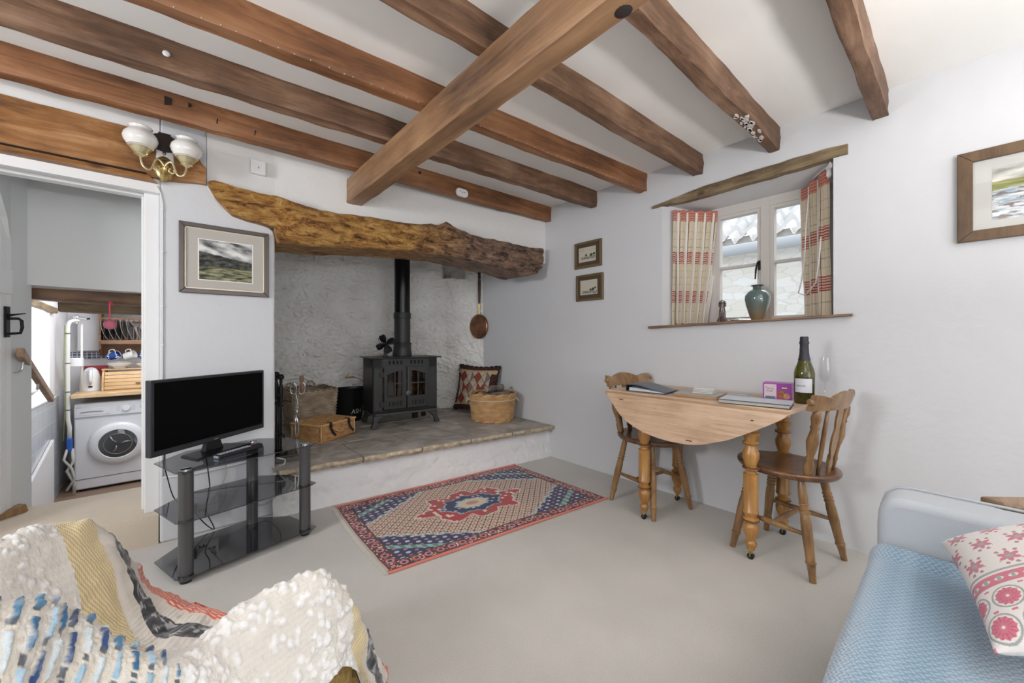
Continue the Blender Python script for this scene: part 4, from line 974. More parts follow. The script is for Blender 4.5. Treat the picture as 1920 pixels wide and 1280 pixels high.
b = MB(); b.box(-.05, -.01, .0, .05, .04, .17); b.build('shovel_blade', M['iron'], cs, bevel=.003)
b = MB(); b.tube([(.0, .0, .36), (.04, -.01, .37), (.07, -.02, .36)], .004, 8); b.tube([(0, 0, .03), (0, 0, .40)], .005, 8); b.build('stand_post', M['iron'], cs, smooth=True)
# ---- tongs
tg = thing('fire_tongs', 'polished steel scissor-handled fire tongs hanging in front of the grey basket', 'tongs', (.622, 2.93, HZ+.04), -25, rot=None)
tg.rotation_euler = (R(0), R(2), R(-25)); tg.scale = (.82, .82, 1.08)
b = MB()
for s_ in (-1, 1):
    pts = [(s_*.0, 0, .22), (-s_*.006, 0, .26), (s_*.004, 0, .30), (s_*.012, 0, .33), (s_*.010, 0, .36), (s_*.014, 0, .385), (s_*.030, 0, .40), (s_*.050, 0, .392), (s_*.054, 0, .36), (s_*.046, 0, .335), (s_*.024, 0, .330), (s_*.012, 0, .337)]
    b = MB(); sp_ = []
    for i in range(len(pts)-1):
        for k in range(4):
            t = k/4; p0 = Vector(pts[max(i-1, 0)]); p1 = Vector(pts[i]); p2 = Vector(pts[i+1]); p3 = Vector(pts[min(i+2, len(pts)-1)])
            sp_.append(.5*((2*p1)+(p2-p0)*t+(2*p0-5*p1+4*p2-p3)*t*t+(3*p1-p0-3*p2+p3)*t**3))
    b.tube(sp_, .0042, 9); b.build('handle', M['steel'], tg, smooth=True)
b = MB(); b.hexa([(-.026, -.006, .165), (-.004, -.004, .15), (-.004, .004, .15), (-.026, .004, .165), (-.008, -.005, .25), (.012, -.005, .25), (.012, .005, .25), (-.008, .005, .25)]); b.cyl((-.002, -.008, .215), (-.002, .008, .215), .012, 16); b.build('joint', M['steel'], tg, bevel=.003)
for s_ in (-1, 1):
    b = MB(); pts = [(.0, 0, .20), (s_*.010, 0, .15), (s_*.014+.006, 0, .10), (-s_*.004, 0, .055), (s_*.014-.01, 0, .02), (s_*.004-.014, 0, -.01)]
    b.tube(pts, [.006, .007, .0085, .006, .007, .008], 8); b.build('jaw', M['steel'], tg, smooth=True)
# ---- round log basket
rb = thing('round_basket', 'round honey-coloured wicker basket with rope handles, full of logs', 'basket', (2.295, 2.905, HZ+.004), 10)
c4 = (s2l(176, 126, 76), s2l(222, 186, 136)); RH = .245
def rbase(u, v): r_ = lerp(.188, .215, v); q = 2*pi*u; return (r_*cos(q), r_*sin(q), v*RH)
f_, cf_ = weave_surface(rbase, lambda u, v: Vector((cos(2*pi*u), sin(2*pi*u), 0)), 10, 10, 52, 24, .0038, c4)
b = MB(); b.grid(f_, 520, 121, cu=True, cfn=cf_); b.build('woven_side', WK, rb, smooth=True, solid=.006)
b = MB(); b.ring((0, 0, .0), (0, 0, .02), [(0, .17), (1, .17)], 30, c=c4[0]); b.build('base', WK, rb)
for zz, rr_, nm in ((RH, .214, 'rim'), (.006, .192, 'foot_braid')):
    b = MB()
    for ph in (0, 2.1, 4.2):
        b.tube([((rr_+.005*cos(i*.5+ph))*cos(2*pi*i/140), (rr_+.005*cos(i*.5+ph))*sin(2*pi*i/140), zz+.004+.007*sin(i*.5+ph)) for i in range(140)], .006, 6, closed=True, c=mixc(c4[0], c4[1], ph/4.2))
    b.build(nm, WK, rb, smooth=True)
ropeM = mat('cream_rope', (.62, .54, .40), .9, bump=.3, bscale=150)
b = MB(); b.tube([(.219*cos(2*pi*i/80), .219*sin(2*pi*i/80), RH-.045+.002*sin(i)) for i in range(80)], .006, 8, closed=True); b.build('rope_band', ropeM, rb, smooth=True)
for a_ in (R(-50), R(135)):
    b = MB(); cx_, cy_ = cos(a_), sin(a_); tx, ty = -sin(a_), cos(a_)
    b.tube([((.219+o_)*cx_+t_*tx, (.219+o_)*cy_+t_*ty, RH-.045+z_) for (o_, t_, z_) in ((0, -.03, 0), (.012, -.032, .004), (.026, -.018, -.02), (.030, 0, -.038), (.026, .018, -.02), (.012, .032, .004), (0, .03, 0))], .0065, 8); b.sphere(((.225)*cx_+.03*tx, .225*cy_+.03*ty, RH-.043), .011, n=10, m=8)
    b.build('rope_handle', ropeM, rb, smooth=True)
b = MB(); b.ring((0, 0, .15), (0, 0, .155), [(0, .185), (1, .185)], 30); b.build('inner_shadow_liner', mat('basket_shade_disc', (.05, .035, .025), .9), rb)  # dark disc standing in for shade below the logs
gl = 'logs in the round basket'
gbark = mat('grey_bark', (.20, .17, .15), .9, bump=.8, bscale=35, var=.5, vscale=14)
def rw(x, y, z): return (rb.location.x+x, rb.location.y+y, rb.location.z+z)
log('log', rw(-.13, -.085, .232), rw(.11, -.10, .240), .033, 'grey-barked log lying across the front of the round basket', gl, gbark)
log('log', rw(-.13, .02, .232), rw(.05, .06, .24), .036, 'grey-barked log at the back left of the round basket', gl, gbark)
log('log', rw(-.10, -.035, .298), rw(.10, -.03, .300), .028, 'pale-topped log on top of the pile in the round basket', gl, gbark)
log('log', rw(.085, .09, .228), rw(.15, -.03, .232), .026, 'short brown log at the right of the round basket', gl, bark)
# ---- kilim cushion
def pillow(name, w_, h_, t_, cfn, mat_, parent, n=70, pinch=.05, nn=0):
    def f(sg):
        def g(u, v):
            a = 2*u-1; c_ = 2*v-1
            e = (1-abs(a)**2.6)*(1-abs(c_)**2.6); th = t_/2*max(0, e)**.45
            k = pinch*(1-(1-abs(a))**1.0)*0
            x = a*w_/2*(1-pinch*(1-c_*c_)*abs(a)); y = c_*h_/2*(1-pinch*(1-a*a)*abs(c_))
            th += nn*nz(x*6, y*6, sg, 1)*(e > 0.02)*min(1, e*3)
            return (x, sg*(th), y)
        return g
    b = MB(); b.grid(f(-1), n, n, cfn=cfn); b.grid(f(1), n, n, cfn=cfn, flip=True)
    return b.build(name, mat_, parent, smooth=True)
ku = thing('kilim_cushion', 'dark red and beige patterned kilim cushion leaning in the hearth corner behind the round basket', 'cushion', (2.400, 3.31, HZ+.255), 0)
ku.rotation_euler = (R(-13), 0, R(-75))
kb, kr, kc, kg, kd = s2l(178, 160, 142), s2l(150, 66, 56), s2l(196, 178, 156), s2l(120, 116, 110), s2l(48, 30, 32)
def kcol(u, v):
    a, c_ = u, v
    if a < .12 or a > .88 or c_ > .86 or c_ < .12:
        k = floor(a*22)+floor(c_*22); base = kd if k % 2 else s2l(84, 44, 40)
        if .82 < c_ < .90 or .10 < c_ < .14: return s2l(190, 160, 120)
        return base
    x = (a-.12)/.76*4; y = (c_-.12)/.74*3; fx = x % 1; fy = y % 1
    t = abs(fx-.5)+abs(fy-.5)
    if t < .5: return (kr if (int(x)+int(y)) % 2 == 0 else kc) if fx < .5 else (kg if int(x) % 2 else kr)
    if t < .56: return kd
    return kc if fy > .5 else kb
pillow('cover', .54, .48, .13, kcol, mat_attr('kilim_cloth', .9, bump=.4, bscale=150), ku, n=90, nn=.016, pinch=.10)
b = MB(); per = []
for i in range(160):
    t = i/160*4; k = int(t); f_ = t-k; a = [(2*f_-1, -1), (1, 2*f_-1), (1-2*f_, 1), (-1, 1-2*f_)][k]
    per.append((a[0]*.27*(1-.10*(1-a[1]**2)), .006*sin(i*1.7), a[1]*.24*(1-.10*(1-a[0]**2))+.004*sin(i*1.3)))
b.tube(per, .010, 8, closed=True); b.build('fringe', mat('dark_braid', (.035, .018, .02), .95, bump=.8, bscale=90), ku, smooth=True)
# ---- warming pan
wp = thing('warming_pan', 'old copper warming pan with long turned wooden handle hanging from the lintel', 'warming pan', (2.525, 3.43, 1.19), 0, rot=(0, 0, R(-80)))
b = MB(); b.ring((0, .022, 0), (0, -.026, 0), [(0, .110), (.15, .124), (.6, .130), (.7, .134), (.8, .130), (.88, .118), (.93, .100), (.98, .06), (1, .0)], 44); b.build('pan', M['copper'], wp, smooth=True, auto=50)
b = MB()
for r_ in (.045, .075, .1): b.tube([(r_*cos(2*pi*i/40), -.0255+.02*(r_/.13)**4*.5, r_*sin(2*pi*i/40)) for i in range(40)], .0016, 5, closed=True)
b.pieces('engraved_ring', M['copper'], wp, smooth=True)
b = MB(); b.ring((0, 0, .125), (0, 0, .26), [(0, .013), (.3, .010), (.9, .010), (.93, .015), (1, .013)], 14); b.build('ferrule', M['brass'], wp, smooth=True, auto=50)
b = MB(); b.ring((0, 0, .26), (0, 0, .72), [(0, .012), (.3, .015), (.5, .017), (.58, .012), (.6, .018), (.64, .012), (.75, .018), (.88, .020), (.94, .013), (.97, .016), (1, .008)], 16); b.build('handle', mat('dark_turned', (.06, .03, .02), .35), wp, smooth=True, auto=60)
b = MB(); b.tube([(.008*cos(q*pi/6), 0, .73+.012*sin(q*pi/6)) for q in range(12)], .002, 6, closed=True); b.build('hanging_ring', M['steel'], wp, smooth=True)
# ------------------------------------------------------------------ television stand
ts = thing('television_stand', 'three-tier smoked black glass television stand with dark metal legs', 'television stand', (.25, 2.35, 0))
poly = [(.005, 2.165), (-.066, 2.40), (.05, 2.555), (.355, 2.62), (.505, 2.515), (.585, 2.285), (.56, 2.262), (.03, 2.148)]
poly = [(p[0]-.25, p[1]-2.35) for p in poly]
for z_ in (.030, .268, .480):
    b = MB(); b.prism(poly, lambda x, y: (x, y, z_), lambda x, y: (x, y, z_+.006)); s_ = b.build('glass_shelf', M['smoked'], ts, bevel=.0015, seg=1)
gun = mat('gunmetal', (.13, .13, .135), .35, .6)
for (x, y, r_) in ((.042-.25, 2.195-2.35, .027), (.535-.25, 2.305-2.35, .027), (.33-.25, 2.56-2.35, .027)):
    b = MB()
    for (a, c_) in ((.012, .030), (.036, .268), (.274, .480)): b.cyl((x, y, a), (x, y, c_), r_, 28)
    l_ = b.build('leg', gun, ts, smooth=True, auto=40)
    b = MB()
    for z_ in (.030, .268, .480): b.ring((x, y, z_-.004), (x, y, z_+.0005), [(0, r_+.001), (.5, r_+.003), (1, r_+.001)], 28)
    b.ring((x, y, .486), (x, y, .492), [(0, r_*.8), (.7, r_*.8), (1, r_*.6)], 24); b.pieces('chrome_collar', M['chrome'], l_, smooth=True, auto=40)
    b = MB(); b.cyl((x, y, 0), (x, y, .013), r_*.8, 20); b.build('foot', M['black_plastic'], l_, smooth=True, auto=40)
# television
tv = thing('television', 'flat black television on a small stand, screen turned toward the sofa', 'television', (.155, 2.462, .4865), 38.4)
b = MB(); b.box(-.300, .300, -.012, .018, .052, .386); b.build('housing', M['tvframe'], tv, bevel=.004)
b = MB(); b.box(-.285, .285, -.0135, -.010, .078, .374); b.build('screen', M['screen'], tv)
b = MB(); b.box(-.20, .20, .018, .045, .09, .33); b.build('rear_cover', M['black_plastic'], tv, bevel=.01)
b = MB(); b.hexa([(-.05, -.005, .008), (.05, -.005, .008), (.05, .025, .008), (-.05, .025, .008), (-.035, 0, .06), (.035, 0, .06), (.035, .02, .06), (-.035, .02, .06)]); b.build('neck', M['black_plastic'], tv, bevel=.003)
b = MB(); b.hexa([(-.15, -.075, 0), (.15, -.075, 0), (.12, .06, 0), (-.12, .06, 0), (-.145, -.07, .007), (.145, -.07, .007), (.11, .055, .009), (-.11, .055, .009)]); b.build('foot', M['black_plastic'], tv, bevel=.002)
b = MB(); b.box(-.010, .010, -.0145, -.012, .060, .066); b.build('badge', M['steel'], tv)
# remote control
rm = thing('remote_control', 'long black remote control with a red button, lying in front of the television', 'remote control', (.246, 2.298, .4865), 28)
rm.location = (.250, 2.345, .4865)
b = MB(); b.hexa([(-.11, -.022, 0), (.11, -.020, 0), (.11, .020, 0), (-.11, .022, 0), (-.108, -.019, .017), (.108, -.017, .021), (.108, .017, .021), (-.108, .019, .017)]); b.build('case', mat('remote_black', (.018, .019, .022), .4), rm, bevel=.005, seg=3)
b = MB()
for i in range(11):
    for j in range(3): b.box(-.098+i*.014, -.090+i*.014, -.012+j*.010, -.006+j*.010, .0165+i*.0003, .0188+i*.0003)
b.pieces('button', mat('grey_buttons', (.50, .52, .58), .5), rm)
b = MB(); b.cyl((.082, .006, .019), (.082, .006, .0225), .006, 14); b.build('power_button', mat('red_button', (.55, .02, .02), .4), rm)
b = MB(); b.box(-.1115, -.108, -.016, .016, .003, .013); b.build('battery_end', mat('blue_grey_end', (.28, .33, .42), .3), rm)
# sockets behind the stand
so_ = thing('power_socket', 'white double power socket on the wall behind the glass stand', 'power socket', (.118, 2.69, .155))
b = MB(); b.box(-.073, .073, -.030, .003, -.043, .043); b.build('plate', M['white_plastic'], so_, bevel=.004)
b = MB()
for (x, z_, w2, h2) in ((.040, .022, .003, .006), (.028, .0, .006, .003), (.052, .0, .006, .003), (-.006, -.02, .010, .003), (.012, -.02, .010, .003), (-.012, -.026, .002, .006), (.006, -.026, .002, .006)):
    b.box(x-w2, x+w2, -.0315, -.029, z_-h2, z_+h2)
b.pieces('pin_slot', dark, so_)
b = MB(); b.box(-.062, -.022, -.062, -.030, -.02, .025); b.build('plug', M['black_plastic'], so_, bevel=.006)
# thin conduit line round the pillar with little clips
cd = thing('telephone_wire', 'thin painted wire clipped up the edge of the white pillar', 'wire', (-.040, 2.686, .6))
b = MB(); b.tube([(0, 0, -.26), (0, 0, 1.15), (-.008, 0, 1.20), (-.022, 0, 1.235)], .0026, 6); b.build('wire', M['whitepaint'], cd, smooth=True)
b = MB()
for z_ in (-.2, .1, .42, .62, .9, 1.12): b.sphere((.0, -.002, z_), .006, .004, .006, n=8, m=6)
b.pieces('clip', M['whitepaint'], cd, smooth=True)
b = MB(); b.tube([(0, 0, -.26), (.10, 0, -.275), (.30, 0, -.262), (.50, 0, -.24)], .0035, 6); b.build('side_run', M['whitepaint'], cd, smooth=True)
# cables
def cable(pts, r, m, label, name='cable'):
    sp_ = []
    for i in range(len(pts)-1):
        for k in range(8):
            t = k/8; p0 = Vector(pts[max(i-1, 0)]); p1 = Vector(pts[i]); p2 = Vector(pts[i+1]); p3 = Vector(pts[min(i+2, len(pts)-1)])
            sp_.append(.5*((2*p1)+(p2-p0)*t+(2*p0-5*p1+4*p2-p3)*t*t+(3*p1-p0-3*p2+p3)*t**3))
    sp_.append(Vector(pts[-1])); b = MB(); b.tube(sp_, r, 8); o = b.build(name, m, smooth=True, origin=pts[0]); return tag(o, label, 'cable')
blk = M['black_plastic']; crm = mat('cream_cable', (.42, .38, .31), .6)
cable([(.075, 2.66, .16), (.10, 2.645, .11), (.14, 2.62, .055), (.165, 2.60, .045), (.13, 2.635, .15), (.15, 2.65, .24), (.13, 2.655, .45)], .0028, blk, 'black cable looping below the middle shelf in front of the pillar')
cable([(-.03, 2.53, .500), (-.03, 2.56, .42), (-.02, 2.60, .35), (.0, 2.66, .24), (.035, 2.665, .17)], .0026, blk, 'black cable hanging at the left end of the glass stand')
cable([(.15, 2.655, .16), (.22, 2.66, .30), (.20, 2.66, .42), (.14, 2.655, .50)], .0026, crm, 'thin cream cable rising behind the glass stand from the socket')
cable([(.355, 2.672, .30), (.33, 2.672, .20), (.36, 2.66, .10), (.42, 2.655, .09), (.475, 2.62, .16), (.47, 2.625, .24), (.44, 2.66, .29)], .0028, crm, 'pale cable hanging in a loop between the right legs of the stand')
cable([(.466, 2.655, .345), (.50, 2.62, .335), (.49, 2.60, .315), (.475, 2.65, .30)], .004, M['white_plastic'], 'short white cable curling round the pillar foot at the hearth')
# ------------------------------------------------------------------ pictures
def picture(name, label, loc, rz, w_, h_, fw, fd, fm_, mount_in, art_fn, na, cat='picture', mountc=(.62, .60, .56), extra=None, glass=False, group=None):
    """centred at loc on the wall, facing local -Y"""
    o = thing(name, label, cat, loc, rz, group)
    b = MB()
    for (pts) in ([(-w_/2, -h_/2), (w_/2, -h_/2), (w_/2-fw, -h_/2+fw), (-w_/2+fw, -h_/2+fw)], [(w_/2, -h_/2), (w_/2, h_/2), (w_/2-fw, h_/2-fw), (w_/2-fw, -h_/2+fw)], [(w_/2, h_/2), (-w_/2, h_/2), (-w_/2+fw, h_/2-fw), (w_/2-fw, h_/2-fw)], [(-w_/2, h_/2), (-w_/2, -h_/2), (-w_/2+fw, -h_/2+fw), (-w_/2+fw, h_/2-fw)]):
        b.prism(pts, lambda x, z: (x, -fd, z), lambda x, z: (x, 0, z))
    b.build('frame', fm_, o, bevel=.0025)
    b = MB(); b.box(-w_/2+fw*.8, w_/2-fw*.8, -.006, -.001, -h_/2+fw*.8, h_/2-fw*.8); b.build('mount', mat('mount_card', mountc, .8), o)
    (mx, mz0, mz1) = mount_in   # artwork x half, z low, z high
    b = MB(); b.grid(lambda u, v: (lerp(-mx, mx, u), -.0068, lerp(mz0, mz1, v)), na[0], na[1], cfn=art_fn)
    b.build('artwork', mat_attr(name+'_art', .8), o)
    if extra: extra(o)
    if glass: b = MB(); b.box(-w_/2+fw*.8, w_/2-fw*.8, -.0095, -.0085, -h_/2+fw*.8, h_/2-fw*.8); b.build('glass', glass_pane('picture_glass', (1, 1, 1)), o)
    return o
def fbm(x, y, z=0): return nz(x, y, z)+.5*nz(2*x, 2*y, z+3)+.25*nz(4*x, 4*y, z+7)+.12*nz(9*x, 9*y, z+9)
def art1(u, v):
    if u < .02 or u > .98 or v < .025 or v > .975: return (.85, .84, .82)
    ridge = .70-.20*u+.02*nz(u*9, 1, 1)
    if v > ridge+.0:
        t = fbm(u*3+v*2, v*5, 1)*.9+.45+.5*exp(-((v-ridge-.13+.02*nz(u*8, 2, 1))/.06)**2)-.15
        return mixc(s2l(70, 72, 74), s2l(232, 232, 230), t)
    if v > .33:
        t = .25+.55*fbm(u*8, v*16, 4)+.15*nz(u*50, v*60, 1); return mixc(s2l(34, 36, 36), s2l(118, 118, 108), t)
    t = .45+.8*fbm(u*5, v*22, 8)+.25*nz(u*50, v*70, 1)
    return mixc(s2l(48, 50, 40), s2l(168, 166, 130), t)
fr1 = mat('pewter_brown_frame', (.115, .095, .092), .35, .4)
def gilt(o):
    b = MB(); w_, h_ = .405, .372; i_ = .024
    for (a, c_, d, e) in ((-w_/2+i_, w_/2-i_, -h_/2+i_, -h_/2+i_+.004), (-w_/2+i_, w_/2-i_, h_/2-i_-.004, h_/2-i_), (-w_/2+i_, -w_/2+i_+.004, -h_/2+i_, h_/2-i_), (w_/2-i_-.004, w_/2-i_, -h_/2+i_, h_/2-i_)):
        b.box(a, c_, -.010, -.004, d, e)
    b.pieces('gilt_slip', mat('gilt', (.60, .55, .38), .35, .6), o)
picture('framed_landscape_print', 'framed grey etching of moorland and cloudy sky on the white pillar above the television', (.225, 2.688, 1.486), 0, .405, .376, .022, .016, fr1, (.125, -.115, .110), art1, (160, 120), mountc=(.50, .47, .43), extra=gilt)
wf = mat('olive_gold_frame', (.17, .12, .06), .4, .2)
def art_small(seed, hz):
    def f(u, v):
        c = s2l(196, 192, 176); 
        if v < .12 or v > .95 or u < .08 or u > .92: return c
        g = hz+.07*nz(u*6, seed, 1); t = 0
        if g-.13 < v < g+.03 and .14 < u < .86: t = .55+1.6*nz(u*26, v*30, seed)
        for (cx_, cy_, r_) in ((.40, hz+.10, .055), (.66, hz+.09, .07), (.80, hz+.12, .06)) if seed < 5 else ((.55, hz+.07, .06), (.68, hz+.10, .07), (.78, hz+.16, .05)):
            if ((u-cx_)/r_)**2+((v-cy_)/(r_*1.1))**2 < 1+.8*nz(u*40, v*40, 2): t = 1
        if seed < 5 and v > .72: t = max(t, .35*max(0, nz(u*3, v*14, 3)+.1))
        return mixc(c, s2l(58, 62, 48), t)
    return f
def innerm(o):
    b = MB(); w_, h_ = .27, .215
    for pts in ([(-w_/2+.02, -h_/2+.02), (w_/2-.02, -h_/2+.02), (w_/2-.055, -h_/2+.05), (-w_/2+.04, -h_/2+.05)], [(w_/2-.02, -h_/2+.02), (w_/2-.02, h_/2-.02), (w_/2-.055, h_/2-.045), (w_/2-.055, -h_/2+.05)], [(w_/2-.02, h_/2-.02), (-w_/2+.02, h_/2-.02), (-w_/2+.04, h_/2-.045), (w_/2-.055, h_/2-.045)], [(-w_/2+.02, h_/2-.02), (-w_/2+.02, -h_/2+.02), (-w_/2+.04, -h_/2+.05), (-w_/2+.04, h_/2-.045)]):
        b.prism(pts, lambda x, z: (x, -.010, z), lambda x, z: (x, -.003, z))
    b.build('brown_border', mat('brown_mount', (.085, .055, .035), .7), o)
picture('small_framed_print', 'upper of the two small olive-framed ink drawings on the right wall', (XR-.001, 1.968, 1.742), -90, .27, .215, .020, .018, wf, (.100, -.072, .072), art_small(2, .38), (70, 56), extra=innerm, group='pair of small framed drawings')
picture('small_framed_print', 'lower of the two small olive-framed ink drawings on the right wall', (XR-.001, 1.953, 1.472), -90, .27, .215, .020, .018, wf, (.100, -.072, .072), art_small(8, .30), (70, 56), extra=innerm, group='pair of small framed drawings')
def art_sea(u, v):
    if v > .72:
        t = .5+1.2*fbm(u*3, v*5, 2); return mixc(s2l(140, 142, 138), s2l(222, 220, 210), t)
    if v > .55+.03*sin(u*9): return mixc(s2l(110, 116, 60), s2l(170, 172, 120), .5+fbm(u*5, v*18, 4))
    t = .5+1.1*fbm(u*6, v*20, 6); c = mixc(s2l(150, 170, 186), s2l(236, 236, 234), t)
    if fbm(u*7+3, v*16, 9) > .30-.25*(.5-v): c = mixc(s2l(110, 106, 108), s2l(150, 134, 126), .5+nz(u*30, v*30, 2))
    return c
picture('framed_seascape', 'watercolour seascape in a wide dark brown frame at the right edge of the view', (XR-.001, -.318, 1.652), -90, .62, .378, .044, .022, mat_wood('walnut_frame', (.055, .03, .015), (.13, .075, .035), (.20, .12, .06), 2, 6, 3, .4, .1, knots=False), (.215, -.110, .105), art_sea, (140, 90), mountc=(.55, .55, .53), glass=True)
# ------------------------------------------------------------------ drop-leaf table
tb = thing('drop_leaf_table', 'pine drop-leaf table on turned legs with castors, one leaf hanging, against the right wall', 'table', (2.28, .93, 0))
TZ = .737; TX0, TX1, TY0, TY1 = -.245, .265, -.455, .505
b = MB()
pl = [(TX0, TY0), (TX0+.10, TY0-.012), (TX1-.14, TY0-.012), (TX1-.03, TY0+.05), (TX1, TY0+.13), (TX1, TY1-.1), (TX1-.04, TY1-.03), (TX1-.12, TY1), (TX0, TY1)]
b.prism(pl, lambda x, y: (x, y, TZ-.020), lambda x, y: (x, y, TZ)); b.build('tabletop', M['pine_pale'], tb, bevel=.003)
b = MB(); b.box(TX0-.006, TX0+.004, TY0, TY1, TZ-.028, TZ-.006); b.build('rule_joint', M['pine'], tb, bevel=.002)
# hanging leaf: half oval, slightly tilted
LM = mat_wood('leaf_pine', (.36, .21, .12), (.60, .41, .27), (.74, .55, .40), 1, 18, 2.2, .40, .1, knots=False)
N_ = 60; lp = []
ctl_ = [(.475, 0), (.455, .030), (.415, .075), (.350, .135), (.245, .184), (.149, .206), (.058, .214), (-.030, .212), (-.10, .199), (-.165, .176), (-.23, .149), (-.34, .086), (-.424, .032), (-.460, 0)]
for i in range(len(ctl_)-1):
    for k in range(5):
        t = k/5; g = lambda j: Vector(ctl_[max(0, min(len(ctl_)-1, j))]+(0,)); p0, p1, p2, p3 = g(i-1), g(i), g(i+1), g(i+2)
        q = .5*((2*p1)+(p2-p0)*t+(2*p0-5*p1+4*p2-p3)*t*t+(3*p1-p0-3*p2+p3)*t**3); lp.append((q.x, max(0, q.y)))
lp.append(ctl_[-1])
b = MB(); ti = R(9)
def leafp(y, d_, t): return (TX0-.016-d_*sin(ti)*1-t*cos(ti), y, TZ-.014-d_*cos(ti)+t*sin(ti)*0)
b.prism(lp, lambda y, d_: leafp(y, d_, .0), lambda y, d_: leafp(y, d_, .017)); b.build('drop_leaf', LM, tb, bevel=.003)
b = MB()
for (y, d_, w_) in ((-.32, .045, .006), (.37, .028, .014), (-.04, .190, .016)): b.box(*(lambda p: (p[0]-.0015, p[0]+.0, y-w_, y+w_*.9, p[2]-.0025, p[2]+.0025))(leafp(y, d_, .018)))
b.pieces('dark_knot', mat('knot', (.06, .04, .035), .7), tb)
# aprons
b = MB()
b.box(-.20, -.182, -.29, .27, .61, .716); b.box(.19, .208, -.29, .27, .61, .716)
b.prism([(-.20, .716), (.208, .716), (.208, .62), (.16, .62), (.12, .66), (-.11, .66), (-.15, .62), (-.20, .62)], lambda x, z: (x, -.30, z), lambda x, z: (x, -.282, z))
b.box(-.20, .208, .262, .28, .62, .716); b.build('apron', mat_wood('apron_wood', (.14, .065, .02), (.30, .15, .05), (.42, .23, .09), 1, 10, 3, .4, .1, knots=False), tb)
LP = [(0, .018), (.02, .019), (.04, .026), (.055, .027), (.075, .018), (.10, .024), (.14, .033), (.175, .036), (.20, .033), (.225, .020), (.235, .033), (.25, .036), (.265, .024), (.28, .0265), (.30, .035), (.31, .035), (.315, .0325), (.60, .0335), (.61, .0335), (.615, .024), (.635, .022), (.65, .036), (.66, .036), (.67, .024), (.70, .030), (.74, .037), (.78, .037), (.82, .026), (.84, .024), (.85, .038), (.865, .038), (.875, .026), (.90, .030), (.93, .039), (.945, .040), (.955, .030), (1, .030)]
for (x, y) in ((-.197, -.288), (-.205, .265), (.192, -.322), (.200, .262)):
    zt = .64
    b = MB(); b.ring((x, y, .045), (x, y, zt), [(t, r_*.96) for t, r_ in LP], 28); b.box(x-.026, x+.026, y-.026, y+.026, zt, .716)
    l_ = b.build('leg', M['turned'], tb, smooth=True, auto=45)
    b = MB()
    for t in (.24, .66, .855): b.ring((x, y, .045+(zt-.045)*t-.004), (x, y, .045+(zt-.045)*t+.004), [(0, .030), (.3, .037), (.7, .037), (1, .030)], 28)
    b.pieces('dark_ring', M['turned_dark'], l_, smooth=True)
    b = MB(); b.cyl((x, y, .028), (x, y, .052), .010, 12); b.tube([(x-.012, y, .014), (x-.012, y, .034), (x, y, .040), (x+.012, y, .034), (x+.012, y, .014)], .003, 6); b.build('castor_fork', M['brass'], l_, smooth=True, auto=40)
    b = MB(); b.cyl((x-.009, y, .0145), (x+.009, y, .0145), .0145, 20); b.build('castor_wheel', M['black_plastic'], l_, smooth=True, auto=40)
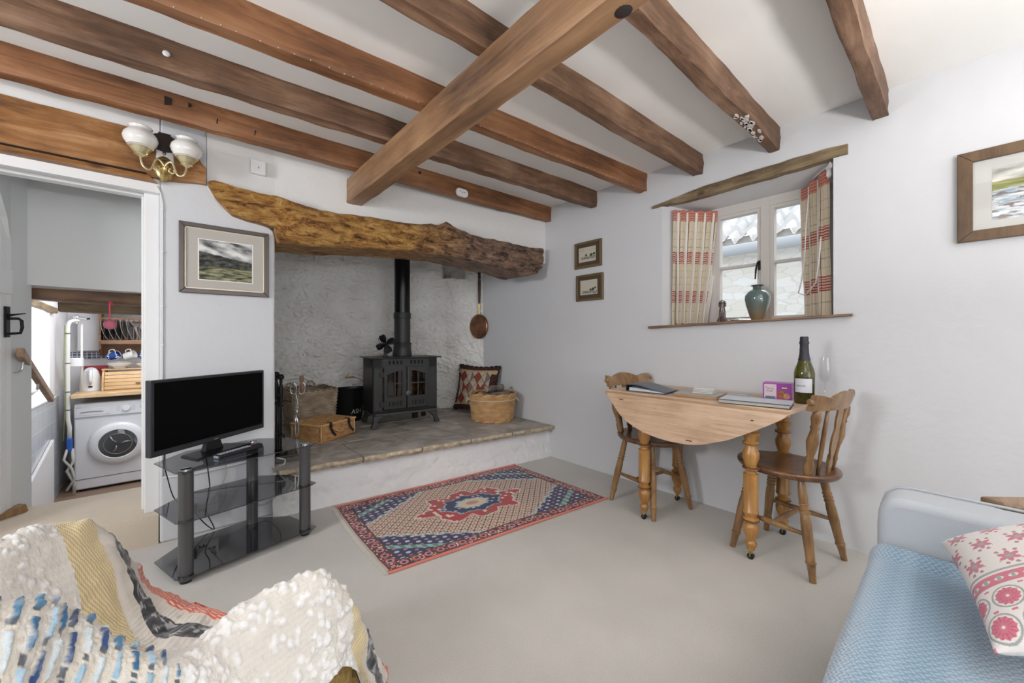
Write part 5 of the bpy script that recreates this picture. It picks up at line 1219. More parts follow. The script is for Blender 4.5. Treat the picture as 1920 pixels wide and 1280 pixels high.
# ------------------------------------------------------------------ spindle-back chairs
def make_chair(label, loc, rz):
    t = thing('spindle_back_chair', label, 'chair', loc, rz, 'spindle-back chairs at the pine table')
    SZ = .435; rx, ry = .190, .215
    b = MB()
    def ov(r_, z_): return [(rx*r_*cos(2*pi*i/44), ry*r_*(sin(2*pi*i/44)), z_) for i in range(44)]
    rings = [ov(.84, SZ-.022), ov(.95, SZ-.018), ov(.99, SZ-.008), ov(1.0, SZ+.002), ov(.985, SZ+.010), ov(.95, SZ+.012), ov(.80, SZ+.008), ov(.5, SZ+.004), ov(.15, SZ+.005)]
    v = [p for r_ in rings for p in r_]; k = len(rings)
    b.add(v, [(j*44+i, j*44+(i+1) % 44, (j+1)*44+(i+1) % 44, (j+1)*44+i) for j in range(k-1) for i in range(44)]+[tuple(reversed(range(44))), tuple(range((k-1)*44, k*44))])
    b.build('seat', M['seat'], t, smooth=True, auto=60)
    lp_ = [(0, .0125), (.10, .0145), (.17, .0175), (.175, .0205), (.19, .0205), (.195, .0175), (.30, .0185), (.45, .021), (.58, .0205), (.645, .017), (.65, .0205), (.67, .0205), (.675, .0165), (.69, .0165), (.695, .0205), (.71, .0205), (.715, .0165), (.73, .0165), (.735, .020), (.75, .020), (.755, .016), (.80, .018), (.90, .0165), (1, .012)]
    feet = {}
    for sx in (-1, 1):
        for sy in (-1, 1):
            top_ = Vector((sx*.105, sy*.105, SZ-.016)); ft = Vector((sx*.165, sy*(.17 if sy > 0 else .175), 0)); feet[(sx, sy)] = (top_, ft)
            b = MB(); b.ring(ft, top_, lp_, 20); b.build('leg', M['chair'], t, smooth=True, auto=50)
    def at(sx, sy, z_): a, c_ = feet[(sx, sy)]; return c_.lerp(a, z_/(a.z))
    def stretcher(p, q): b = MB(); b.ring(p, q, [(0, .008), (.12, .009), (.45, .0135), (.55, .0135), (.88, .009), (1, .008)], 14); b.build('stretcher', M['chair'], t, smooth=True)
    for sx in (-1, 1): stretcher(at(sx, -1, .185), at(sx, 1, .185))
    stretcher(at(-1, -1, .185).lerp(at(-1, 1, .185), .5), at(1, -1, .185).lerp(at(1, 1, .185), .5))
    stretcher(at(-1, 1, .25), at(1, 1, .25)) if False else None
    # crest rail: bowed, shaped
    CZ = .742
    def cr(u, w_, s_):
        x = (u-.5)*2*.195; bow = -.045*(1-(2*u-1)**2)
        hgt = .060+.022*exp(-((u-.5)/.20)**2)*1.0-.012*exp(-((abs(u-.5)-.30)/.07)**2)
        y = -.170+bow-.022*w_; th = .012*(1-.25*w_)
        return (x, y+s_*th, CZ+hgt*w_+.012*((2*u-1)**2)*(w_))
    b = MB(); n = 40; m_ = 8; vs = []
    for i in range(n+1):
        u = i/n; ring_ = [cr(u, w_/m_, 1) for w_ in range(m_+1)]+[cr(u, w_/m_, -1) for w_ in range(m_, -1, -1)]; vs += ring_
    q_ = 2*(m_+1)
    b.add(vs, [(i*q_+j, (i+1)*q_+j, (i+1)*q_+(j+1) % q_, i*q_+(j+1) % q_) for i in range(n) for j in range(q_)]+[tuple(reversed(range(q_))), tuple(range(n*q_, n*q_+q_))])
    for s_ in (-1, 1): p = cr(.5+s_*.5, .55, 0); b.ring((p[0]-s_*.006, p[1], p[2]), (p[0]+s_*.016, p[1]+.004, p[2]), [(0, .012), (.7, .015), (1, .010)], 18, sx=1, sy=1)
    b.build('crest_rail', M['chair'], t, smooth=True, auto=50)
    # outer baluster posts and slim spindles, pierced splat
    for s_ in (-1, 1):
        p0 = (s_*.118, -.135, SZ+.006); u = .5+s_*.40; p1 = cr(u, .1, 0)
        b = MB(); b.ring(p0, p1, [(0, .012), (.05, .018), (.16, .0205), (.24, .014), (.27, .018), (.30, .013), (.40, .019), (.52, .024), (.62, .0185), (.70, .014), (.73, .018), (.77, .014), (.86, .020), (.95, .016), (1, .010)], 18); b.build('back_post', M['chair'], t, smooth=True)
    for x0, x1 in ((-.078, -.10), (.078, .10)):
        b = MB(); p1 = cr(.5+x1/.39, .1, 0); b.ring((x0, -.158, SZ+.006), p1, [(0, .007), (.4, .0095), (.7, .0085), (1, .0065)], 12); b.build('spindle', M['chair'], t, smooth=True)
    pa = Vector((0, -.168, SZ+.006)); pb_ = Vector(cr(.5, .1, 0)); out = [(0, .014), (.12, .022), (.25, .013), (.38, .030), (.55, .034), (.68, .020), (.8, .030), (1, .026)]
    b = MB(); vv = []
    for i in range(33):
        t_ = i/32; w_ = ip(out, t_); c_ = pa.lerp(pb_, t_)
        vv += [(c_.x-w_, c_.y-.004, c_.z), (c_.x+w_, c_.y-.004, c_.z), (c_.x+w_, c_.y+.004, c_.z), (c_.x-w_, c_.y+.004, c_.z)]
    b.add(vv, [(i*4+j, i*4+(j+1) % 4, (i+1)*4+(j+1) % 4, (i+1)*4+j) for i in range(32) for j in range(4)]+[(3, 2, 1, 0), (128, 129, 130, 131)]); b.build('splat', M['chair'], t, smooth=True, auto=40)
    return t
ch = make_chair('dark-seated spindle-back chair at the near right end of the table, beside the sofa', (2.270, .545, 0), -10)
c2_ = copy_tree(ch); c2_.location = (2.285, 1.275, 0); c2_.rotation_euler = (0, 0, R(168)); c2_['label'] = 'spindle-back chair at the far left end of the table, nearer the fireplace'
# ------------------------------------------------------------------ things on the table
def box_thing(name, label, cat, loc, rz, parts, group=None):
    o = thing(name, label, cat, loc, rz, group)
    for (nm, dims, m_, bv) in parts: b = MB(); b.box(*dims); b.build(nm, m_, o, bevel=bv)
    return o
cov = mat('slate_cover', (.12, .14, .17), .45, bump=.2, bscale=120); page = mat('paper_pages', (.62, .64, .68), .7, bump=.3, bscale=300)
rbn = thing('ring_binder', 'dark grey ring binder bulging with papers at the left end of the table', 'folder', (2.165, 1.20, TZ+.001), -87)
b = MB(); b.box(-.115, .125, -.09, .09, 0, .003); b.build('back_cover', cov, rbn, bevel=.001)
b = MB(); b.box(-.118, -.114, -.09, .09, 0, .038); b.build('spine', mat('black_spine', (.015, .015, .018), .4), rbn, bevel=.001)
b = MB(); b.hexa([(-.100, -.085, .004), (.115, -.085, .004), (.115, .085, .004), (-.100, .085, .004), (-.100, -.085, .024), (.110, -.085, .012), (.110, .085, .012), (-.100, .085, .026)]); b.build('papers', page, rbn, bevel=.002)
b = MB(); b.grid(lambda u, v: (lerp(-.116, .128, u), lerp(-.09, .09, v), .038-.022*sm(.15, 1, u)+.004*sin(u*5)), 24, 6); b.build('front_cover', cov, rbn, solid=.003, smooth=True)
b = MB(); b.tube([(-.10, 0, .005), (-.108, 0, .02), (-.10, 0, .034), (-.09, 0, .03)], .0016, 6); b.build('ring', M['steel'], rbn)
cb = box_thing('wooden_tray', 'flat brown-edged wooden board in the middle of the table', 'board', (2.19, .935, TZ+.001), -84, [('board', (-.10, .12, -.10, .10, 0, .016), mat_wood('tray_wood', (.20, .12, .06), (.35, .22, .12), (.45, .30, .18), 0, 10, 4, .5, .1, knots=False), .001), ('pale_top', (-.099, .119, -.099, .099, .0161, .0170), mat('grey_top', (.42, .41, .40), .5), .0004)])
for i in range(4):
    box_thing('coaster', ['lowest', 'second lowest', 'second highest', 'topmost'][i]+' of the stacked square white coasters on the board', 'coaster', (2.20+.0015*(i % 2), .905-.002*i, TZ+.0195+i*.0078), -84+2*i, [('face', (-.05, .05, -.05, .05, .0, .006), mat('coaster_white', (.62, .61, .59), .4), .001), ('cork_base', (-.049, .049, -.049, .049, -.0012, .0), mat('cork', (.28, .25, .22), .8), 0)], group='coasters stacked on the board')
nbk = thing('notebook', 'white-covered notebook with dark edges at the right of the table', 'book', (2.125, .635, TZ+.001), -82)
b = MB(); b.box(-.145, .145, -.085, .085, 0, .003); b.build('back_cover', mat('ink_cover', (.035, .045, .07), .4), nbk)
b = MB(); b.box(-.142, .141, -.081, .081, .003, .017); b.build('page_block', mat('cream_pages', (.55, .51, .45), .8, bump=.4, bscale=400), nbk)
b = MB(); b.box(-.145, .145, -.085, .085, .017, .0195); b.build('front_cover', mat('pale_cover', (.58, .62, .68), .35), nbk, bevel=.0008)
b = MB(); b.box(-.1455, .145, -.0855, -.0845, .0165, .0198); b.build('dark_edge', mat('navy_edge', (.03, .04, .08), .4), nbk)
bk2 = box_thing('flat_book', 'thin grey book half under the white notebook, towards the wall', 'book', (2.33, .80, TZ+.001), -70, [('cover', (-.085, .085, -.06, .06, 0, .010), mat('grey_book', (.36, .37, .38), .5), .001), ('label_panel', (-.06, .06, -.04, .04, .010, .0105), mat('book_panel', (.50, .50, .50), .5), 0)])
# purple mince pie box
pb = thing('pie_box', 'purple cardboard pie box beside the bottle', 'box', (2.400, .612, TZ+.001), -82)
PU = mat('purple_card', (.36, .04, .38), .35, coat=.4)
b = MB(); b.box(-.062, .062, -.045, .045, 0, .085); b.build('carton', PU, pb, bevel=.001)
b = MB(); b.box(-.056, -.002, -.0462, -.045, .006, .078); b.build('pink_panel', mat('pale_pink_panel', (.72, .60, .68), .4), pb)
b = MB(); b.box(-.050, -.006, -.0466, -.0462, .002, .016); b.build('blue_band', mat('blue_band', (.12, .16, .28), .4), pb)
b = MB(); b.ring((.022, -.0452, .026), (.022, -.0468, .026), [(0, .022), (1, .022)], 20); b.build('pie_picture', mat('pie_brown', (.36, .13, .06), .5, var=.4, vscale=90), pb)
b = MB(); b.ring((.042, -.0452, .020), (.042, -.0470, .020), [(0, .015), (1, .015)], 20); b.build('pie_picture', mat('pie_tan', (.55, .28, .18), .5, var=.4, vscale=90), pb)
b = MB(); b.ring((.032, -.0452, .062), (.032, -.0466, .062), [(0, .013), (1, .013)], 6, sy=.6); b.build('black_badge', M['black_plastic'], pb)
b = MB(); b.box(.021, .043, -.0472, -.0466, .058, .066, m=None); b.build('badge_strip', mat('badge_green_white', (.60, .68, .58), .5), pb)
ink = mat('purple_ink', (.16, .10, .20), .5)
text_mb('Party', .017, lambda x, y, z: (-.050+x, -.0466, .054+y-x*.12)).build('lettering', ink, pb)
text_mb('Pies', .017, lambda x, y, z: (-.046+x, -.0466, .038+y)).build('lettering', ink, pb)
# sparkling wine bottle
bt = thing('wine_bottle', 'green sparkling wine bottle with dark foil and white label', 'bottle', (2.33, .485, TZ+.001))
bp = [(0, .036), (.01, .040), (.02, .0415), (.40, .0425), (.46, .0425), (.52, .039), (.60, .030), (.68, .0225), (.76, .0185), (.90, .0165), (.94, .0165)]
BH = .3165
gm = mat('olive_bottle_glass', (.13, .125, .008), .04, trans=.75, ior=1.45, coat=.5)
b = MB(); b.ring((0, 0, 0), (0, 0, BH), bp, 40); b.build('glass_body', gm, bt, smooth=True, auto=60)
b = MB(); b.ring((0, 0, 0.004), (0, 0, BH*.40), [(0, .030), (.05, .0375), (1, .0385)], 32); b.build('wine', mat('dark_wine', (.02, .02, .006), .2), bt, smooth=True, auto=40)
b = MB(); b.ring((0, 0, BH*.66), (0, 0, BH*1.03), [(0, .0262), (.12, .0225), (.3, .0195), (.62, .0178), (.66, .0178), (.72, .0205), (.78, .0200), (.80, .0175), (.96, .0175), (1, .0145)], 32); b.build('foil', mat('dark_foil', (.06, .06, .07), .35, .7, bump=.4, bscale=200), bt, smooth=True, auto=50)
fa = math.atan2(-.485, -2.33)
b = MB(); b.grid(lambda u, v: (.0431*cos(fa-.95+1.75*u), .0431*sin(fa-.95+1.75*u), lerp(.055, .122, v)), 24, 4, flip=False); b.build('label', mat('white_label', (.66, .66, .72), .5), bt, smooth=True)
text_mb('secco', .0175, lambda x, y, z: (.0434*cos(fa-.82+(x+y*.2)/.0434), .0434*sin(fa-.82+(x+y*.2)/.0434), .083+y)).build('lettering', mat('label_ink', (.05, .05, .05), .5), bt)
# glasses
def flute(label, loc):
    g = thing('champagne_flute', label, 'glass', loc, group='champagne flutes')
    b = MB(); b.ring((0, 0, 0), (0, 0, .225), [(0, .029), (.008, .030), (.014, .012), (.03, .004), (.40, .0033), (.44, .006), (.46, .012), (.52, .022), (.62, .0265), (.75, .027), (1, .0225)], 32, caps=True)
    b.f.pop(); # open the rim
    b.ring((0, 0, .106), (0, 0, .225), [(0, .002), (.05, .013), (.12, .020), (.28, .0255), (.5, .026), (1, .0218)], 32, caps=False)
    b.build('bowl', glass_thin, g, smooth=True); return g
glass_thin = glass_pane('thin_clear_glass', (.975, .98, .98))
flute('empty champagne flute in front, clear of the bottle', (2.39, .415, TZ+.001))
flute('empty champagne flute half hidden behind the wine bottle', (2.46, .500, TZ+.001))
# ------------------------------------------------------------------ rug
RC = [(.757, 2.534), (2.151, 2.41), (2.15, 1.507), (.725, 1.668)]
navy = s2l(36, 50, 92); rred = s2l(186, 58, 64); pink = s2l(214, 140, 140); salmon = s2l(214, 130, 116); cr_ = s2l(232, 212, 192); brn = s2l(92, 46, 46); teal = s2l(150, 190, 196)
rng = random.Random(3)
def rugc(u, v):
    # u along the length 0..1 (1.40 m), v across 0..1 (.88 m)
    X_, Y_ = u*140, v*88
    ed = min(X_, 140-X_, Y_, 88-Y_)
    if ed < .9: return salmon if (Y_ < 2 or Y_ > 86) else s2l(200, 180, 170)
    if ed < 8:   # border with small flowers
        if ed < 1.6 or ed > 7.2: return brn
        s_ = X_ if min(Y_, 88-Y_) < min(X_, 140-X_) else Y_
        k = (s_ % 6)-3; r_ = sqrt(k*k+(ed-4.4)**2)
        if r_ < 1.0: return navy
        if r_ < 2.0: return pink if int(s_/6) % 2 else salmon
        if r_ < 2.5: return s2l(56, 30, 60)
        if noise.cell(Vector((X_*.9, Y_*.9, 3))) > .62: return cr_
        return s2l(178, 96, 104) if noise.cell(Vector((X_*.7, Y_*.7, 0))) > .35 else brn
    # medallion
    dx, dy = (X_-70)/1.0, (Y_-44)/1.0
    ang = math.atan2(dy*1.35, dx); rr = sqrt((dx*.62)**2+(dy*1.0)**2)
    lob = 1+.08*cos(8*ang)+.05*cos(16*ang)
    if rr < 6*lob: return mixc(cr_, s2l(220, 200, 170), .5) if rr > 2.6 else s2l(196, 150, 130)
    if rr < 12.2*lob:
        return teal if abs(rr-12*lob) < .5 or abs(rr-6.4*lob) < .5 else (s2l(190, 170, 200) if noise.cell(Vector((X_*.55, Y_*.55, 8))) > .78 else navy)
    lob2 = 1+.13*cos(8*ang+.3)+.07*cos(14*ang)
    if rr < 19.5*lob2:
        if abs(rr-19.2*lob2) < .6: return s2l(232, 208, 196)
        return s2l(238, 214, 200) if noise.cell(Vector((X_*.5, Y_*.5, 2))) > .80 else (s2l(90, 120, 110) if noise.cell(Vector((X_*.6, Y_*.6, 5))) > .88 else rred)
    for px_ in (70-34, 70+34):
        q = abs(X_-px_)+abs(Y_-44)*1.1
        if q < 3.2: return rred
        if q < 4.4: return cr_
    # corner spandrels
    cx_, cy_ = min(X_, 140-X_)-8, min(Y_, 88-Y_)-8
    e = cx_/50+cy_/31
    stp = .04*((int(cx_/4)) % 2)
    if e < .92+stp:
        if e > .86+stp: return teal if int(X_) % 3 else cr_
        q1 = abs(cx_/44*1.0-cy_/27)
        leaf = sin(cx_*.75)*cos(cy_*.9)
        if abs(e-.45) < .06: return teal if int(X_/2.2) % 2 else s2l(110, 140, 120)
        if leaf > .62: return s2l(200, 200, 214)
        if leaf < -.72: return s2l(190, 120, 130)
        return navy
    # field: small flower lattice
    a = (X_+Y_*1.0) % 4.8; c_ = (X_-Y_*1.0) % 4.8; r_ = sqrt((a-2.4)**2+(c_-2.4)**2)
    if r_ < .75: return brn
    if r_ < 1.9: return mixc(cr_, pink, .22) if X_ < 95 else s2l(222, 196, 182)
    if a < .62 or c_ < .62: return s2l(84, 50, 46) if X_ < 95 else s2l(50, 30, 36)
    return s2l(206, 176, 152)
def rugp(u, v):
    a = Vector(RC[3]).lerp(Vector(RC[2]), u); c_ = Vector(RC[0]).lerp(Vector(RC[1]), u); p = a.lerp(c_, v)
    z_ = .0075+.003*nz(p.x*3, p.y*3, 1)
    p.x += .012*sin(v*pi)*(1-u)*-1+.003*nz(p.y*12, 1, 1)*(u < .02)
    return (p.x, p.y, z_)
rg = thing('persian_rug', 'patterned red, navy and cream rug with a central medallion on the beige carpet', 'rug', (1.45, 2.03, 0))
b = MB(); b.grid(rugp, 640, 400, cfn=rugc); o = b.build('pile', mat_attr('rug_pile', .95, bump=.5, bscale=350, sheen=.2), rg); o.location = (-1.45, -2.03, 0)
b = MB()
pa = [rugp(i/60, 0) for i in range(61)]; b.tube([(p[0], p[1]-.004, .007) for p in pa], .006, 6)
pc_ = [rugp(i/60, 1) for i in range(61)]; b.tube([(p[0], p[1]+.004, .007) for p in pc_], .006, 6)
o = [x for x in b.pieces('selvedge', mat('salmon_edge', salmon, .9), rg)]
for x in o: x.location = (-1.45, -2.03, 0)
b = MB()
for i in range(150):
    p = Vector(rugp(0, i/149)); b.tube([(p.x, p.y, .006), (p.x-.008, p.y+.003*nz(i*3, 1, 1), .004), (p.x-.016-.006*random.random(), p.y+.008*nz(i*5, 2, 1), .002)], .0016, 4)
o = b.build('fringe', mat('cream_fringe', (.60, .57, .52), .9), rg); o.location = (-1.45, -2.03, 0); o['kind'] = 'stuff'
# ------------------------------------------------------------------ sofa
ARMP = [(-.72, .07), (.155, .07), (.153, .50)]+[(.093+.058*cos(q*pi/24), .530+.058*sin(q*pi/24)) for q in range(0, 13)]+[(-.66, .588), (-.70, .575), (-.72, .54)]
sf_ = thing('sofa', 'pale blue-grey linen sofa at the lower right with a blue woven throw over its seat', 'sofa', (1.0, -.30, 0))
def loc_(o, p): o.location = (-p[0], -p[1], -p[2] if len(p) > 2 else 0); return o
LN = M['linen']
b = MB(); b.prism(ARMP, lambda y, z: (1.578, y, z), lambda y, z: (1.712, y, z)); loc_(b.build('arm', LN, sf_, bevel=.022, seg=5, smooth=True, auto=50), (1.0, -.30))
b = MB(); b.prism(ARMP, lambda y, z: (.33, y, z), lambda y, z: (.46, y, z)); loc_(b.build('arm', LN, sf_, bevel=.022, seg=5, smooth=True, auto=50), (1.0, -.30))
b = MB(); b.tube([(1.713, .157, .08), (1.713, .154, .52), (1.712, .143, .561), (1.711, .120, .584), (1.710, .085, .591), (1.710, -.68, .588)], .004, 6)
loc_(b.build('piping', LN, sf_, smooth=True), (1.0, -.30))
b = MB(); b.box(.46, 1.578, -.70, .12, .07, .30); loc_(b.build('base', LN, sf_, bevel=.01), (1.0, -.30))
b = MB(); b.box(.465, 1.572, -.50, .145, .30, .425); loc_(b.build('seat_cushion', LN, sf_, bevel=.03, seg=5, smooth=True, auto=50), (1.0, -.30))
b = MB(); b.hexa([(.465, -.70, .30), (1.572, -.70, .30), (1.572, -.46, .30), (.465, -.46, .30), (.465, -.75, .80), (1.572, -.75, .80), (1.572, -.60, .80), (.465, -.60, .80)]); loc_(b.build('backrest', LN, sf_, bevel=.03, seg=4, smooth=True, auto=50), (1.0, -.30))
for (x, y) in ((.40, -.65), (1.64, -.65), (.40, .10), (1.64, .10)):
    b = MB(); b.cyl((x, y, 0), (x, y, .075), .022, 14); loc_(b.build('leg', mat('sofa_leg', (.20, .12, .06), .4), sf_), (1.0, -.30))
# woven throw on the seat: ombre of blues, hanging over the front
db, mb_, lb, pb_c = s2l(120, 150, 172), s2l(150, 174, 194), s2l(178, 196, 210), s2l(194, 204, 216)
TPX = [(.470, 1.560)]
def throwp(u, v):   # u along X, v: 0 back -> 1 front bottom
    x = lerp(.475, 1.566, u); s_ = v*1.02
    if s_ < .60: y = -.48+s_; z_ = .432
    elif s_ < .70: a = (s_-.60)/.10*pi/2; y = .12+.045*sin(a); z_ = .432-.045*(1-cos(a))
    else: y = .165+.01*sin(s_*9); z_ = .387-(s_-.70)
    wob = .004*nz(x*5, s_*5, 1)
    # woven bumps
    wv = .0022*sin(x*2*pi/.0095)*sin(s_*2*pi/.0130+ (pi/2 if int(x/.0095) % 2 else 0))*.7
    if x > 1.50 and z_ > .38: z_ += .022*sm(1.50, 1.566, x)
    return (x, y+(wv+wob if s_ >= .68 else 0), z_+(wv+wob if s_ < .68 else 0)+.001)
def throwc(u, v):
    x = lerp(.475, 1.566, u); s_ = v*1.02; t = sin(s_*2*pi/.0130+(pi/2 if int(x/.0095) % 2 else 0))*sin(x*2*pi/.0095)
    d_ = .62-s_   # distance from the front edge
    base = mixc(pb_c, db, sm(-.12, .06, d_)); base = mixc(base, lb, sm(.10, .24, d_)); base = mixc(base, pb_c, sm(.24, .40, d_))
    base = mixc(base, mb_, .5*max(0, sin(s_*70)))
    return mixc(base, (.70, .74, .80), .42*max(0, t)) if t > 0 else mixc(base, s2l(84, 112, 136), .5*max(0, -t))
st_ = thing('woven_throw', 'pale to mid blue woven throw laid over the sofa seat', 'throw', (1.0, .0, .43))
b = MB(); b.grid(throwp, 700, 540, cfn=throwc, flip=True); o = b.build('cloth', mat_attr('throw_cloth', .95, sheen=.3, bump=.3, bscale=500), st_, smooth=True); o.location = (-1.0, 0, -.43)
b = MB()
for i in range(110):
    x = .48+i*.0099; b.tube([(x, .168, .072), (x+.002*nz(i, 1, 1), .17, .06), (x+.004*nz(i, 2, 1), .171, .045)], .0014, 4)
o = b.build('fringe', mat('lilac_fringe', (.40, .44, .58), .9), st_); o.location = (-1.0, 0, -.43); o['kind'] = 'stuff'
# patterned cushion
A = Vector((1.463, .022, .475)); Bp = Vector((1.085, -.045, .447)); Cp = Vector((1.50, -.33, .66))
ex = (A-Bp).normalized(); ez = (Cp-A); ez = (ez-ex*ez.dot(ex)).normalized(); ey = ez.cross(ex)
cu_ = thing('patterned_cushion', 'white cushion block-printed with pink flowers, resting on the blue throw', 'cushion', (0, 0, 0))
SZc = .40
mc = Matrix((( ex.x, ey.x, ez.x), (ex.y, ey.y, ez.y), (ex.z, ey.z, ez.z))).to_4x4()
cen = Bp+ex*(SZc/2-.005)+ez*(SZc/2)+Vector((0, 0, .055))
cu_.location = cen; cu_.rotation_euler = mc.to_euler()
wh, pk, gy, dpk = s2l(226, 222, 220), s2l(206, 118, 138), s2l(158, 164, 164), s2l(184, 96, 116)
def cc_(u, v):
    # u: 0 at B (near, lower in the picture) -> 1 at A (left corner in the picture)
    X_, Y_ = u*40, v*40
    if X_ > 16.5:
        # flower sprigs
        gx, gy_ = (X_-16.5)/7.2, (Y_+ (3 if int((X_-16.5)/7.2) % 2 else 0))/6.4; fx, fy = (gx % 1)-.5, (gy_ % 1)-.5
        r_ = sqrt((fx*1.1)**2+(fy*1.0)**2); a = math.atan2(fy, fx)
        if r_ < .10: return gy
        if r_ < .26+.06*cos(6*a): return mixc(dpk, gy, .6) if .15 < r_ < .18 else (wh if cos(6*a) < -.75 and r_ > .16 else pk)
        if .34 < r_ < .46 and cos(9*a) > .35 and abs(fy) < .3: return mixc(dpk, gy, .4)
        return wh
    if X_ > 15.9: return gy
    if X_ > 15.2: return wh
    if X_ > 12.2:
        k = (Y_ % 2.4)-1.2
        if abs(k)+abs(X_-13.7) < .9: return gy if abs(k) < .35 else wh
        return pk
    if X_ > 11.6: return wh
    gx, gy_ = X_/5.8, (Y_+(2.9 if int(X_/5.8) % 2 else 0))/5.8; fx, fy = (gx % 1)-.5, (gy_ % 1)-.5; r_ = sqrt(fx*fx+fy*fy); a = math.atan2(fy, fx)
    if r_ < .05: return wh
    if r_ < .34+.02*cos(12*a): return dpk if (cos(14*a) > .7 and r_ > .12) or .20 < r_ < .215 else pk
    if .40 < r_ < .46: return gy
    if abs(fx) > .42 and abs(fy) > .42: return pk
    return wh
pillow('cover', SZc, SZc, .12, cc_, mat_attr('block_print_cloth', .9, bump=.3, bscale=400, sheen=.2), cu_, n=380, nn=.006)
# side table end seen beyond the sofa arm
sd = thing('side_table', 'corner of a small brown wooden table between the sofa arm and the wall', 'side table', (2.2, -.28, 0))
b = MB(); b.prism([(-.44, .22), (-.428, .232), (-.26, .07), (-.06, -.12), (-.06, -.20), (-.455, -.20), (-.455, .19)], lambda x, y: (x, y, .572), lambda x, y: (x, y, .594)); b.build('top', mat_wood('side_table_wood', (.16, .09, .05), (.30, .19, .12), (.42, .28, .19), 0, 10, 4, .4, .1, knots=False), sd, bevel=.006)
for (x, y) in ((-.42, .15), (-.10, -.13), (-.42, -.17), (-.26, -.17)): b = MB(); b.ring((x, y, 0), (x, y, .572), [(0, .015), (1, .024)], 14); b.build('leg', M['chair'], sd, smooth=True, auto=40)
# ------------------------------------------------------------------ armchair under a throw
def cr3(a, b_, c_, d, t): return .5*((2*b_)+(c_-a)*t+(2*a-5*b_+4*c_-d)*t*t+(3*b_-a-3*c_+d)*t**3)
K_LC = [(-.66, 1.20, .64), (-.50, 1.26, .63), (-.36, 1.31, .625), (-.277, 1.337, .62), (-.22, 1.375, .625), (-.165, 1.40, .615), (-.135, 1.41, .575), (-.105, 1.43, .50), (-.075, 1.455, .43), (-.055, 1.475, .36)]
K_LO = [(-.72, 1.36, .40), (-.56, 1.42, .40), (-.42, 1.46, .40), (-.34, 1.49, .40), (-.28, 1.52, .40), (-.22, 1.54, .40), (-.19, 1.54, .40), (-.15, 1.54, .38), (-.11, 1.54, .34), (-.08, 1.55, .30)]
K_LI = [(-.60, 1.05, .50), (-.44, 1.10, .47), (-.30, 1.15, .45), (-.21, 1.19, .44), (-.15, 1.22, .43), (-.10, 1.25, .43), (-.07, 1.28, .43), (-.055, 1.31, .43), (-.04, 1.34, .42), (-.025, 1.37, .40)]
K_S = [(-.52, .98, .46), (-.38, 1.00, .43), (-.26, 1.01, .42), (-.18, 1.03, .41), (-.11, 1.05, .41), (-.06, 1.08, .41), (-.03, 1.11, .405), (-.005, 1.15, .405), (.025, 1.20, .402), (.045, 1.235, .395)]
K_RI = [(-.45, .86, .58), (-.30, .88, .54), (-.18, .90, .52), (-.11, .93, .50), (-.03, .93, .46), (.02, .94, .45), (.06, .96, .44), (.09, .99, .43), (.115, 1.04, .41), (.13, 1.08, .39)]
K_RC = [(-.50, .66, .81), (-.30, .69, .79), (-.150, .716, .752), (-.094, .776, .67), (.003, .758, .582), (.064, .803, .582), (.142, .803, .604), (.212, .792, .603), (.272, .812, .49), (.34, .885, .30)]
K_RO = [(-.52, .57, .66), (-.32, .60, .62), (-.165, .63, .58), (-.09, .68, .50), (.005, .685, .46), (.07, .715, .46), (.15, .72, .48), (.225, .735, .50), (.295, .775, .40), (.37, .87, .22)]
K_RB = [(-.54, .54, .36), (-.33, .575, .34), (-.17, .605, .33), (-.08, .655, .33), (.02, .665, .34), (.09, .70, .37), (.165, .708, .42), (.235, .73, .455), (.31, .78, .33), (.395, .875, .12)]
KS = [K_LO, K_LC, K_LI, K_S, K_RI, K_RC, K_RO, K_RB]
VV = [-.15, 0, .16, .32, .50, .68, .84, 1.0]
def kp(k, u):
    x = u*9; i = min(int(x), 8); t = x-i; Q = KS[k]; g = lambda j: Vector(Q[max(0, min(9, j))])
    return cr3(g(i-1), g(i), g(i+1), g(i+2), t)
def clothbase(u, v):
    x = v*7; i = min(int(x), 6); t = x-i; g = lambda j: kp(max(0, min(7, j)), u)
    return cr3(g(i-1), g(i), g(i+1), g(i+2), t)
# bobbles: scattered centres in (u,v)
rr = random.Random(11); bob = []
def band(u, v):
    """stripe coordinate 0..9 across the throw (u direction), bent so that the bands match on both arms"""
    return u*9
def region(u, v):
    s_ = u*9
    l = max(0, min(1, v))
    bnd = [(lerp(1.2, 4.0, sm(.35, .75, v)), 'blue'), (lerp(4.2, 7.45, sm(.3, .75, v)), 'bob'), (lerp(5.35, 7.9, sm(.3, .75, v)), 'must'), (lerp(6.15, 8.12, sm(.3, .75, v)), 'plain'), (lerp(7.15, 8.42, sm(.3, .75, v)), 'black'), (lerp(7.75, 8.8, sm(.2, .9, v)), 'plain2'), (lerp(9.1, 9.1, v), 'red')]
    for x, n_ in bnd:
        if s_ < x: return n_
    return 'red'
while len(bob) < 1100:
    u, v = rr.random(), rr.random()
    if region(u, v) == 'bob': bob.append((u, v, rr.uniform(.3, .8), rr.uniform(0, pi)))
bpos = [(clothbase(u, v), s_, a) for u, v, s_, a in bob]
cellm = {}
for p, s_, a in bpos: cellm.setdefault((int(p.x//.04), int(p.y//.04), int(p.z//.04)), []).append((p, s_, a))
